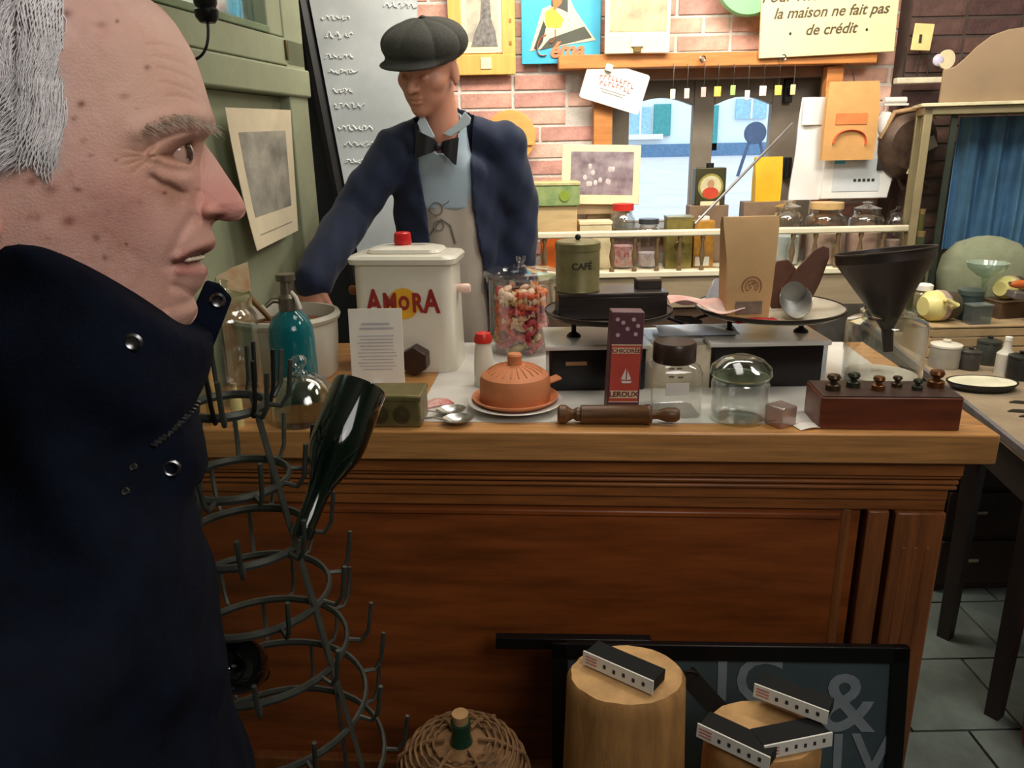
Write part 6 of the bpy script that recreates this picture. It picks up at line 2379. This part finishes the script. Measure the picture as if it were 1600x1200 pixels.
# glass cabinet standing at the back of the table
CY = 2.98
CROT = -.36
c0 = at(1452, 168, CY)
cbx = c0.x
ztop = c0.z
cw = .46
cb = thing('glass_cabinet', 'glazed display cabinet with curved brown pediment on the side table', 'cabinet', (cbx, CY, ZT), CROT)
Mbr = mat('olive brass frame', (150, 136, 102), .4, metal=.3, var=.1)
hC = ztop - ZT
dC = .24
for (x, y) in ((0, 0), (cw, 0), (0, dC), (cw, dC)):
    part('post', MB().box((x, y, hC / 2), (.028, .028, hC)), Mbr, cb, .003)
for y in (0, dC):
    part('rail', MB().box((cw / 2, y, hC - .012), (cw + .03, .028, .028)), Mbr, cb, .003)
    part('rail', MB().box((cw / 2, y, .016), (cw + .03, .028, .032)), Mbr, cb, .003)
for x in (0, cw):
    part('rail', MB().box((x, dC / 2, hC - .012), (.028, dC, .028)), Mbr, cb, .003)
    part('rail', MB().box((x, dC / 2, .016), (.028, dC, .032)), Mbr, cb, .003)
part('cornice', MB().box((cw / 2, dC / 2 - .004, hC + .008), (cw + .06, dC + .06, .012)), mat('cream cornice', (206, 196, 160), .5), cb, .002)
ptsp = [(.015, 0), (cw - .015, 0), (cw - .015, .12)]
ped = [(1480, 108), (1490, 104), (1503, 92), (1520, 74), (1540, 58), (1562, 50), (1600, 46)]
pp_ = [at(x, y, CY) for x, y in ped]
ptsp = [(.03, .014), (cw, .014), (cw, pp_[0].z - ztop)] + [(2 * (pp_[-1].x - cbx) - (p.x - cbx), p.z - ztop) for p in pp_[:-1] if 2 * (pp_[-1].x - cbx) - (p.x - cbx) < cw] + [(p.x - cbx, p.z - ztop) for p in pp_[::-1]] + [(.03, pp_[0].z - ztop)]
part('pediment', MB().prism([(a, b + hC) for a, b in ptsp], .0, .025, TXZ), mat('taupe pediment', (140, 116, 88), .6, var=.1, scale=5), cb, .003)
for (c_, s_) in (((cw / 2, 0, hC / 2), (cw, .004, hC - .03)), ((0, dC / 2, hC / 2), (.004, dC, hC - .03)), ((cw, dC / 2, hC / 2), (.004, dC, hC - .03))):
    part('pane', MB().box(c_, s_), glass('cabinet pane', (246, 250, 247), refl=.04), cb)
part('base', MB().box((cw / 2, dC / 2, .012), (cw, dC, .02)), mat('cabinet base', (90, 84, 66), .6), cb)
part('mullion', MB().box((.09, .02, hC / 2), (.02, .02, hC - .04)), mat('dark mullion', (56, 60, 54), .5), cb)


def cloth(u, v):
    return (.14 + .29 * u, .19 + .022 * math.sin(u * 21 + 2 * v) + .010 * math.sin(u * 47), hC * (.36 + .60 * v))


gar = solo('blue_garment', 'blue cotton work smock hanging inside the glass cabinet', 'garment', MB().sheet(cloth, 60, 20, .004), mat('faded blue cotton', (92, 132, 178), .85, var=.2, scale=8), (cbx, CY, ZT), CROT)
sack = MB()
prof = [(.0, 0), (.16, 0), (.21, .05), (.225, .13), (.21, .2), (.15, .255), (.06, .28), (0, .285)]
sack.lathe([(r_ * .72, z_ * .95) for r_, z_ in prof], 40, ey=.40)
solo('canvas_sack', 'pale canvas sack with rounded top inside the glass cabinet', 'sack', sack, mat('canvas', (186, 180, 156), .85, var=.1, scale=30, bump=.1), (cbx + .275 * math.cos(CROT) - .085 * math.sin(CROT), CY + .275 * math.sin(CROT) + .085 * math.cos(CROT), ZT + hgt((cbx + .28, CY - .03, ZT), 478) + .001), CROT)
zs_ = hgt((cbx + .28, CY - .03, ZT), 478)
part('inner_shelf', MB().box((cw / 2 + .06, dC / 2, zs_ - .012), (cw - .14, dC - .03, .02)), mat('cabinet base', (90, 84, 66), .6), cb)
bottles = [(.045, .10, .05, .34, (96, 96, 70)), (.05, .18, .035, .42, (120, 110, 66)), (.095, .20, .03, .25, (150, 146, 116))]
for i, (x, y, r_, h_, c) in enumerate(bottles):
    t = thing('cabinet_bottle', ['stout olive bottle low inside the cabinet', 'taller amber bottle at the back of the cabinet', 'small pale flask near the cabinet glass'][i], 'bottle', (cbx + x * math.cos(CROT) - y * math.sin(CROT), CY + x * math.sin(CROT) + y * math.cos(CROT), ZT + .0225), 0, 'bottles inside the glass cabinet')
    part('body', MB().lathe([(0, 0), (r_ * .7, 0), (r_ * .7, h_ * .55), (r_ * .3, h_ * .75), (r_ * .3, h_), (0, h_)], 18), mat('bottle tone %d' % i, c, .2), t)
    part('stopper', MB().lathe([(0, 0), (r_ * .26, 0), (r_ * .3, .02), (0, .02)], 12, Matrix.Translation((0, 0, h_))), mat('cork', (176, 136, 90), .8), t)

# things on the table
M_mug = mat('cream yellow enamel', (226, 214, 140), .3, var=.06)


def mugy(name, label, px, py, z0, r_, L_, rz, m2):
    P_ = onz(px, py, z0)
    t_ = thing(name, label, 'jug', (P_.x, P_.y, z0), rz)
    TT_ = rotm(0, PI / 2, 0, (-L_ / 2, 0, r_))
    part('body', MB().lathe([(0, 0), (r_ * .6, 0), (r_ * .95, L_ * .2), (r_, L_ * .5), (r_ * .96, L_ * .62), (r_ * .8, L_ * .7), (0, L_ * .7)], 28, TT_), M_mug, t_)
    part('band', MB().lathe([(r_ * .99, L_ * .44), (r_ * 1.01, L_ * .46), (r_ * .98, L_ * .62), (r_ * .96, L_ * .62)], 28, TT_, cap=False), mat('mauve band', (176, 152, 138), .4), t_)
    part('mouth', MB().lathe([(r_ * .8, L_ * .69), (r_ * .85, L_ * .72), (r_ * .85, L_), (r_ * .75, L_), (r_ * .72, L_ * .72)], 28, TT_, cap=False), mat('dark mouth', (70, 62, 44), .5), t_)
    part('handle', MB().tube([(-L_ * .1, -r_ * .7, r_ * 1.5), (-L_ * .2, -r_ * 1.3, r_ * 1.6), (L_ * .1, -r_ * 1.4, r_ * 1.3), (L_ * .1, -r_ * .8, r_ * 1.0)], .008, 8), M_mug, t_)
    return t_


# low plinth carrying the second row
CRY = 2.67
cxa, cxb = at(1432, 520, CRY).x, at(1640, 520, CRY).x
CRH = .115
crt = thing('crate', 'pale low crate carrying the enamel jugs on the side table', 'crate', ((cxa + cxb) / 2, CRY, ZT), 0)
for k in range(3):
    part('slat', MB().box((0, -.09, .02 + k * .037), (cxb - cxa, .012, .033)), mat('pale crate wood', (176, 150, 112), .6, var=.2, scale=8), crt, .002)
part('lid_board', MB().box((0, .004, CRH - .006), (cxb - cxa, .2, .012)), mat('pale crate wood', (176, 150, 112), .6), crt, .002)
part('end_board', MB().box((-(cxb - cxa) / 2 + .008, .006, CRH / 2 - .006), (.014, .18, CRH - .013)), mat('pale crate wood', (176, 150, 112), .6), crt, .002)
part('end_board', MB().box(((cxb - cxa) / 2 - .008, .006, CRH / 2 - .006), (.014, .18, CRH - .013)), mat('pale crate wood', (176, 150, 112), .6), crt, .002)
ZR = ZT + CRH + .0005


def cr_at(px, Y):
    return Vector((at(px, 505, Y).x, Y, ZR))


def mug_at(label, px, Y, z0, r_, L_, rz):
    p_ = at(px, 505, Y)
    q_ = proj((p_.x, Y, z0))
    return mugy('enamel_jug', label, q_[0], q_[1], z0, r_, L_, rz, None)


mug_at('cream yellow enamel jug lying on its side beside the funnel jar', 1462, 2.66, ZR, .055, .12, .15)
P = cr_at(1566, 2.725)
solo('stacked_books', 'thick brown book lying under the second yellow jug', 'book', MB().box((0, 0, .03), (.13, .10, .054)).box((0, 0, .0015), (.134, .104, .003)).box((0, 0, .0585), (.134, .104, .003)), mat('brown book', (96, 74, 52), .6), P, .2, .001)
mug_at('cream yellow enamel jug lying higher up near the glass dish', 1566, 2.725, ZR + .0605, .042, .11, .5)
P = cr_at(1510, 2.68)
t = thing('tin_canister', 'dark green tin canister behind the lying yellow jug', 'tin', P)
part('body', MB().cyl((0, 0, 0), .040, .10, 28), mat('dark green tin', (64, 78, 74), .4, metal=.3), t)
part('lid', MB().lathe([(.042, .088), (.042, .105), (.02, .112), (0, .112)], 28), mat('dark green tin lid', (80, 92, 86), .4, metal=.3), t)
P = cr_at(1528, 2.735)
t = thing('glass_dish', 'footed pressed glass dish standing behind the jugs', 'dish', P)
hd_ = hgt(P, 410)
part('foot', MB().lathe([(0, 0), (.034, 0), (.03, .006), (.010, .015), (.009, hd_ * .6), (.014, hd_ * .72), (0, hd_ * .72)], 24), M_glassg, t)
part('bowl', MB().lathe([(0, hd_ * .70), (.03, hd_ * .76), (.062, hd_ * .9), (.068, hd_), (.064, hd_), (.056, hd_ * .91), (0, hd_ * .79)], 36), glass('milky glass', (206, 220, 206), refl=.1, dens=.35), t)
P = cr_at(1602, 2.62)
t = thing('coffee_grinder', 'grey iron hand grinder clamped at the table back', 'grinder', P)
Mgr = mat('grinder grey', (120, 112, 108), .4, metal=.5)
part('bed', MB().box((-.01, 0, .088), (.15, .05, .026), rotm(0, .14, 0)), Mgr, t, .004)
part('stem', MB().box((.02, 0, .04), (.035, .035, .08)), Mgr, t, .004)
part('crank', MB().tube([(-.09, -.012, .14), (-.04, -.012, .130), (.01, -.012, .10)], .005, 8), M_steel, t)
part('knob', MB().sph((-.05, -.012, .135), (.04, .012, .014), 14, 8), mat('orange wood', (190, 96, 40), .4), t)
P = cr_at(1525, 2.61)
t = thing('glass_box', 'small clear glass box in front of the green tin canister', 'glass', P, .1)
part('case', MB().box((0, 0, .032), (.075, .045, .064)), glass('tank glass', (190, 204, 204), refl=.1, dens=.10), t)
part('rim', MB().box((0, 0, .066), (.079, .049, .005)), mat('tank rim', (150, 160, 156), .3, metal=.6), t)
P = cr_at(1437, 2.72)
t = thing('preserve_jar', 'small glass jar with white lid peeping out behind the funnel', 'jar', P)
hj_ = hgt(P, 442)
part('body', MB().lathe(jar_prof(.030, hj_ * .8, .024), 24), glass('amber tinged glass', (232, 224, 190), refl=.08, dens=.12), t)
part('lid', MB().lathe([(0, 0), (.028, 0), (.028, hj_ * .14), (.02, hj_ * .18), (0, hj_ * .18)], 24, Matrix.Translation((0, 0, hj_ * .8))), M_paper, t)
P = cr_at(1486, 2.755)
t = thing('milk_pan', 'dark enamel pan with a straight handle behind the yellow jug', 'pan', P, .5)
part('bowl', MB().lathe([(0, 0), (.05, 0), (.056, .05), (.058, .052), (.053, .052), (.047, .005), (0, .005)], 30), mat('dark enamel', (62, 66, 58), .3), t)
part('handle', MB().tube([(.05, 0, .045), (.10, 0, .058), (.15, 0, .066)], .006, 8), mat('dark enamel', (62, 66, 58), .3), t)
P = tp(1473, 575)
for (x, y, w_, yt, c, nm, lab, cat) in ((1473, 578, 44, 534, (170, 164, 150), 'spice_canister', 'grey lidded spice canister at the table front', 'canister'),
                                     (1512, 580, 30, 545, (64, 60, 56), 'dark_pot', 'dark squat pot between canister and white bottle', 'pot'),
                                     (1540, 572, 34, 528, (60, 62, 56), 'dark_canister', 'tall dark canister behind the squat pot', 'canister'),
                                     (1566, 588, 26, 532, (196, 190, 176), 'white_bottle', 'white stoneware bottle at the table front', 'bottle'),
                                     (1590, 596, 36, 552, (34, 34, 32), 'black_jar', 'black glossy jar at the right picture edge', 'jar')):
    C, r = stand(x, y, w_, ZT)
    H = hgt(C, yt)
    t = thing(nm, lab, cat, C)
    m1 = mat(nm + ' glaze', c, .35, var=.12)
    if 'bottle' in nm:
        part('body', MB().lathe([(0, 0), (r, 0), (r, H * .62), (r * .5, H * .75), (r * .36, H), (0, H)], 24), m1, t)
        part('stopper', MB().lathe([(0, 0), (r * .4, 0), (r * .4, .012), (0, .014)], 14, Matrix.Translation((0, 0, H))), M_paper, t)
    else:
        part('body', MB().lathe([(0, 0), (r * .95, 0), (r, .006), (r, H * .8), (r * .96, H * .83), (0, H * .83)], 28), m1, t)
        part('lid', MB().lathe([(0, 0), (r * 1.03, 0), (r * 1.03, H * .08), (r * .5, H * .14), (r * .2, H * .15), (r * .28, H * .25), (0, H * .27)], 28, Matrix.Translation((0, 0, H * .83))), M_white if nm == 'spice_canister' else m1, t)
C, r = stand(1530, 622, 104, ZT)
t = thing('oval_pan', 'black oval dish with white inside on the side table', 'dish', C, -.12)
part('shell', MB().lathe([(0, 0), (r * .8, 0), (r, .022), (r * 1.0, .026), (r * .96, .026), (r * .78, .006), (0, .006)], 40, ey=.62), mat('black dish', (36, 36, 32), .4), t)
part('lining', MB().lathe([(0, .016), (r * .90, .017), (r * .94, .0245), (0, .0235)], 40, ey=.62), mat('white lining', (222, 218, 190), .4), t)
for i, (x, y, a, L_) in enumerate(((1575, 628, -.35, .26), (1572, 642, -.25, .24), (1590, 650, -.3, .2))):
    P = onz(x, y, ZT)
    t = thing('kitchen_knife', ['uppermost dark knife lying at the table edge', 'middle dark knife lying at the table edge', 'lowest dark knife lying at the table edge'][i], 'knife', (P.x, P.y, ZT + .0), a, 'dark knives on the side table')
    part('blade', MB().prism([(0, -.010), (L_ * .6, -.012), (L_ * .6, .012), (.02, .010)], .001, .004), mat('dark steel', (84, 82, 78), .35, metal=.8), t)
    part('handle', MB().box((L_ * .78, 0, .007), (L_ * .38, .018, .013)), mat('dark knife grip', (50, 44, 40), .5), t, .003)
# dark chest under the table, with worn metal fittings
cp = onz(1512, 960, 0)
ch = thing('dark_chest', 'dark wooden chest of drawers standing in shadow under the side table', 'chest', (cp.x + .24, cp.y + .32, 0), 0)
part('carcass', MB().box((0, 0, .30), (.62, .36, .58)), mat('dark chest wood', (44, 30, 24), .55, var=.25), ch, .004)
for k in range(3):
    dr = part('drawer', MB().box((0, -.184, .12 + k * .185), (.57, .014, .165)), mat('dark drawer', (52, 36, 28), .5, var=.25), ch, .003)
    for dx in (-.18, .15):
        part('handle', MB().box((dx, -.195, .13 + k * .185), (.055, .010, .010)), mat('worn handle', (190, 176, 150), .35, metal=.5), dr, .002)
# red thing at the right edge
P = onz(1612, 1190, 0)
rs2 = thing('red_bucket', 'glossy red bucket just entering the right picture edge', 'bucket', (P.x + .14, P.y, 0))
part('pail', MB().lathe([(0, 0), (.14, 0), (.17, .28), (.175, .285), (.165, .285), (.135, .01), (0, .01)], 36), mat('red plastic', (170, 24, 26), .35), rs2)
part('handle', MB().tube([(.17 * math.cos(a), .02, .28 + .12 * math.sin(a)) for a in [PI * i / 14 for i in range(15)]], .004, 6), M_steel, rs2)
# ================================================================ foreground: bottle rack, leaning poster, wooden blocks
RX = at(352, 620, 1.02)
rkx, rky = RX.x, 1.02
rack = thing('bottle_rack', 'galvanised hedgehog bottle drying rack with ringed prongs before the counter', 'bottle rack', (rkx, rky, 0))
M_galv = mat('galvanised iron', (78, 80, 74), .5, metal=.55, var=.25, scale=30)
tiers = []
for (yc, rad) in ((634, 58), (748, 80), (838, 98), (926, 118), (1012, 134), (1098, 152), (1190, 168)):
    P = at(352 + (yc - 634) * .03, yc, rky)
    tiers.append((P.z, rad * mpp(P)))
for k, (zz, rad) in enumerate(tiers):
    rg = part('ring', MB().tube([(rad * math.cos(a), rad * math.sin(a), zz) for a in [2 * PI * i / 40 for i in range(40)]], .0042, 6, True, flat=1.6), M_galv, rack)
    npg = 9
    for j in range(npg):
        a = 2 * PI * (j + .5 * (k % 2)) / npg + .12
        c, s = math.cos(a), math.sin(a)
        part('prong', MB().tube([(rad * c, rad * s, zz), ((rad + .022) * c, (rad + .022) * s, zz - .004), ((rad + .034) * c, (rad + .034) * s, zz + .012), ((rad + .042) * c, (rad + .042) * s, zz + .062)], .0036, 6), M_galv, rg)
for j in range(4):
    a = 2 * PI * j / 4 - 1.95
    pts = [(r_ * math.cos(a), r_ * math.sin(a), z_) for z_, r_ in tiers]
    zb2 = tiers[-1]
    pts.append(((zb2[1] * 1.12) * math.cos(a), (zb2[1] * 1.12) * math.sin(a), .006))
    part('upright', MB().tube(pts, .009, 4, flat=.45), M_galv, rack)
# crown prongs at the top
for j in range(7):
    a = 2 * PI * j / 7 + .3
    c, s = math.cos(a), math.sin(a)
    zz, rad = tiers[0]
    part('prong', MB().tube([(rad * c, rad * s, zz), (rad * 1.1 * c, rad * 1.1 * s, zz - .006), (rad * 1.25 * c, rad * 1.25 * s, zz + .02), (rad * 1.35 * c, rad * 1.35 * s, zz + .075)], .0033, 6), mat('black wire', (34, 33, 32), .5, metal=.4), rack)
# champagne bottle upside down on a prong
n0, n1 = at(477, 822, .97), at(549, 640, 1.08)
ax = (n1 - n0).normalized()
BLn = .285
bt_ = thing('wine_bottle', 'dark green wine bottle upended on a prong of the drying rack', 'bottle', n0)
T = ax.to_track_quat('Z', 'Y').to_matrix().to_4x4()
Mbot = mat('bottle green glass', (8, 22, 15), .06, var=.2, coat=.6)
part('bottle_body', MB().lathe([(a * 1.06, b * .86) for a, b in [(.011, -.02), (.0145, -.02), (.0150, -.004), (.0138, .0), (.0145, .05), (.018, .075), (.027, .10), (.0365, .13), (.0385, .155), (.0385, .250), (.037, .2555), (.03, .256), (.02, .25), (0, .23)]], 40, T), Mbot, bt_)
part('lip', MB().lathe([(.0125, -.014), (.0165, -.013), (.0165, -.002), (.0125, 0)], 28, T, cap=False), Mbot, bt_)
n0, n1 = at(352, 1075, 1.06), at(372, 1018, 1.02)
ax = Vector((.15, -.75, .65)).normalized()
b2 = thing('wine_bottle', 'nearly black bottle end poking out low on the rack beside the jacket', 'bottle', at(372, 1040, .94) - ax * .20)
T = ax.to_track_quat('Z', 'Y').to_matrix().to_4x4()
part('bottle_body', MB().lathe([(.011, -.02), (.0145, -.02), (.0150, -.004), (.0138, .0), (.0145, .05), (.019, .085), (.030, .125), (.0385, .16), (.0395, .19), (.0395, .225), (.037, .236), (.02, .232), (0, .212)], 36, T), mat('black glass', (7, 9, 9), .06), b2)

# black framed poster leaning on the counter
fp0, fp1 = cpx(856, 1010), cpx(1418, 1010)
yoff = -.17
P0 = at(858, 1002, 1.40)
P1 = at(1418, 1002, 1.36)
zfr = P0.z
ctrx = (P0.x + P1.x) / 2
wfr = P1.x - P0.x
fang = math.atan2(P1.y - P0.y, P1.x - P0.x)
lean = .16
hfr = zfr / math.cos(lean)
fr_ = thing('framed_poster', 'black framed dark poster with big grey letters leaning on the counter front', 'poster', (ctrx, (P0.y + P1.y) / 2 - zfr * math.tan(lean), 0), fang)
TLn_ = rotm(-lean, 0, 0)
Mfb = mat('black frame', (14, 14, 15), .35)
bw_ = .035
part('frame_bar', MB().box((0, 0, hfr - bw_ / 2), (wfr, .02, bw_), TLn_), Mfb, fr_, .002)
part('frame_bar', MB().box((0, 0, bw_ / 2), (wfr, .02, bw_), TLn_), Mfb, fr_, .002)
part('frame_bar', MB().box((-wfr / 2 + bw_ / 2, 0, hfr / 2), (bw_, .02, hfr), TLn_), Mfb, fr_, .002)
part('frame_bar', MB().box((wfr / 2 - bw_ / 2, 0, hfr / 2), (bw_, .02, hfr), TLn_), Mfb, fr_, .002)
part('print', MB().box((0, .004, hfr / 2), (wfr - bw_, .006, hfr - bw_), TLn_), mat('dark slate print', (74, 90, 94), .35, var=.2, scale=4, coat=.4), fr_)
Mlet = mat('grey blue letters', (136, 146, 154), .5, var=.15)
Minv = fr_.matrix_basis.inverted() if False else None


def fploc(px, py):
    """x and slant height on the leaning poster of a picture point"""
    R_ = Matrix.Rotation(fang, 4, 'Z')
    M4 = Matrix.Translation(fr_.location) @ R_ @ TLn_
    n = (M4.to_3x3() @ Vector((0, 1, 0)))
    o = M4 @ Vector((0, 0, 0))
    r = ray(px, py)
    Q = CAM + r * ((o - CAM).dot(n) / r.dot(n))
    l = M4.inverted() @ Q
    return l.x, l.z


for (ch_, x, y, sz) in (('I', 1128, 1062, .15), ('C', 1186, 1066, .15), ('&', 1322, 1102, .19), ('I', 1308, 1184, .14), ('V', 1362, 1184, .14)):
    lx, lz = fploc(x, y)
    part('lettering', moved(text_mb(ch_, sz, .0006, bold=.002), TLn_ @ Matrix.Translation((lx, -.0012, lz))), Mlet, fr_)
# black slat sticking out behind the poster
a, b = at(782, 1006, 1.44), at(1000, 1006, 1.44)
ptz = a.z
solo('display_stand', 'black wooden stand with crossbar behind the leaning poster', 'stand', MB().box((.16, 0, 0), (.34, .022, .028)).box((.13, 0, -ptz / 2), (.03, .018, ptz - .01)), Mfb, (a.x, 1.452, ptz - .001), fang, .002)

M_block = mat('pale carved wood', (180, 132, 78), .6, var=.22, scale=7, stretch=(5, 5, 1), bump=.15, bscale=30)


def label_holder(label, ctr, rz, tilt, L_, roll=0.0):
    t_ = thing('label_strip', label, 'label', ctr, 0)
    T_ = rotm(0, 0, rz) @ rotm(0, tilt, 0) @ rotm(roll, 0, 0)
    part('holder', MB().box((0, .018, 0), (L_, .046, .022), T_), mat('matt black strip', (12, 12, 12), .8), t_, .0015)
    part('label_face', MB().box((0, -.0068, 0), (L_ * 1.02, .003, .026), T_), M_paper, t_)
    q_ = MB()
    r_ = random.Random(int(L_ * 1e4))
    for k in range(5):
        q_.box((-L_ * .18 + k * L_ * .14, -.0086, r_.uniform(-.002, .002)), (.005, .001, .007), T_)
    part('dark_marks', q_, M_ink, t_)
    q_ = MB()
    for k in range(3):
        q_.box((-L_ * .38, -.0086, -.006 + k * .006), (.022, .001, .0022), T_)
    part('red_marks', q_, mat('label red', (190, 120, 110), .7), t_)
    return t_


# wooden block nearest the middle
def wood_block(label, px, ytop_c, wtop, wbot, Y, topn):
    P_ = at(px, ytop_c, Y)
    m__ = mpp(P_)
    r0 = wtop / 2 * m__
    r1 = wbot / 2 * m__
    H_ = P_.z
    t_ = thing('wooden_block', label, 'block', (P_.x, Y, 0), 0)
    rg = np.random.default_rng(topn)
    n = 40
    wob = 1 + .03 * np.cumsum(rg.normal(0, .25, n)) * np.hanning(n) + .008 * rg.normal(0, 1, n)

    def ringp(r_, k=1.0):
        return [(r_ * k * wob[i] * math.cos(2 * PI * i / n), r_ * k * wob[i] * math.sin(2 * PI * i / n) * .8) for i in range(n)]
    part('trunk', loft([(ringp(r1 * 1.05), 0), (ringp(r1 * 1.02), H_ * .5), (ringp((r0 + r1) / 2), H_ * .82), (ringp(r0 * 1.03), H_ - .035), (ringp(r0 * 1.02), H_ - .012), (ringp(r0 * .95), H_)], capt=False), M_block, t_)
    part('top_face', loft([(ringp(r0 * .95), H_), (ringp(r0 * .90), H_ - .006), (ringp(r0 * .45), H_ - .012), (ringp(r0 * .05), H_ - .008)]), mat('cut end grain', (206, 160, 104), .7, var=.25, scale=14, bump=.2), t_)
    for k in range(5):
        a_ = rg.uniform(0, 6.28)
        part('chip', MB().prism([(0, 0), (.036, .008), (.030, .020), (.008, .016)], 0, .008, rotm(.12, 0, a_, (r0 * .3 * math.cos(a_), r0 * .22 * math.sin(a_), H_ - .012))), mat('cut end grain', (206, 160, 104), .7), t_, .003)
    return t_, P_, m__, r0


tbk, Pb, mb_, r0 = wood_block('tall pale carved wooden block with one black label strip on top', 978, 1052, 184, 204, 1.13, 3)
label_holder('black strip with white label lying on the tall pale block', Pb + Vector((-.014, -.012, .016)), -.66, 0, .135, -.08)
tbk2, Pb2, mb2_, r02 = wood_block('lower hollow wooden block with label strips set around its rim', 1192, 1140, 176, 190, 1.10, 8)
for (x, y, rz, ti, lab) in ((1236, 1096, -.62, .0, 'black label strip at the back rim of the lower block'), (1146, 1172, -.68, 0, 'black label strip at the front left rim of the lower block'), (1240, 1192, .22, 0, 'black label strip at the front right rim of the lower block')):
    P = at(x, y, 1.12 if y < 1120 else 1.05)
    label_holder(lab, (P.x, P.y, max(P.z, Pb2.z + .016)), rz, ti, .125, -.08)
# woven-topped demijohn with corked green neck
P = at(722, 1180, 1.14)
m_ = mpp(P)
rw = 106 * m_
dj = thing('demijohn', 'wicker covered demijohn with corked green neck at the bottom edge', 'demijohn', (P.x, P.y, 0))
zn = at(722, 1175, 1.12).z
Mwk = mat('wicker', (126, 92, 58), .8, var=.3, scale=30)
sh_ = [(0, 0), (rw * .9, 0), (rw * 1.02, zn * .3), (rw * 1.02, zn * .7), (rw * .98, zn * .86), (rw * .8, zn * .965), (rw * .45, zn * 1.0), (rw * .2, zn * 1.01), (0, zn * 1.01)]
part('basket', MB().lathe(sh_, 56), Mwk, dj)
q = MB()
for k in range(11):
    t_ = k / 10
    rr_ = rw * (1.03 - .62 * t_ ** 1.6)
    zz = zn * (.80 + .205 * (1 - (1 - t_) ** 2)) + .004
    q.tube([(rr_ * math.cos(a), rr_ * math.sin(a), zz + .003 * math.sin(14 * a + k * PI)) for a in [2 * PI * i / 84 for i in range(84)]], .0026, 6, True)
part('weave', q, Mwk, dj)
for k in range(6):
    a = 2 * PI * k / 6
    part('weave_stake', MB().tube([(rw * f_ * math.cos(a), rw * f_ * math.sin(a), z_) for f_, z_ in ((1.04, zn * .78), (.92, zn * .95), (.5, zn * 1.012), (.25, zn * 1.02))], .004, 6), Mwk, dj)
hn_ = at(722, 1140, 1.12).z - zn
part('neck', MB().lathe([(0, 0), (.022, 0), (.018, .02), (.0165, hn_ * .8), (.0185, hn_ * .82), (.0185, hn_), (0, hn_)], 28, Matrix.Translation((0, 0, zn))), mat('demijohn green glass', (20, 62, 44), .1), dj)
part('cork', MB().lathe([(0, 0), (.014, 0), (.015, .018), (0, .019)], 20, Matrix.Translation((0, 0, zn + hn_))), mat('cork', (176, 136, 90), .8), dj)

# dark strap lying between the two blocks
a, b = at(1070, 1050, 1.25), at(1176, 1150, 1.13)
st = thing('leather_strap', 'black leather strap slanting between the two wooden blocks', 'strap', a)
dv = b - a
part('band', MB().sheet(lambda u, v: (dv.x * u + (v - .5) * .03, dv.y * u, dv.z * u + (v - .5) * .024 - .012 * math.sin(PI * u)), 14, 3, .006), mat('black leather', (16, 15, 15), .45), st)
part('buckle', MB().tube([(dv.x * .06 + .018 * math.cos(t_), dv.y * .06 - .004, dv.z * .06 + .014 * math.sin(t_)) for t_ in [2 * PI * i / 16 for i in range(16)]], .0025, 6, True), M_iron, st)
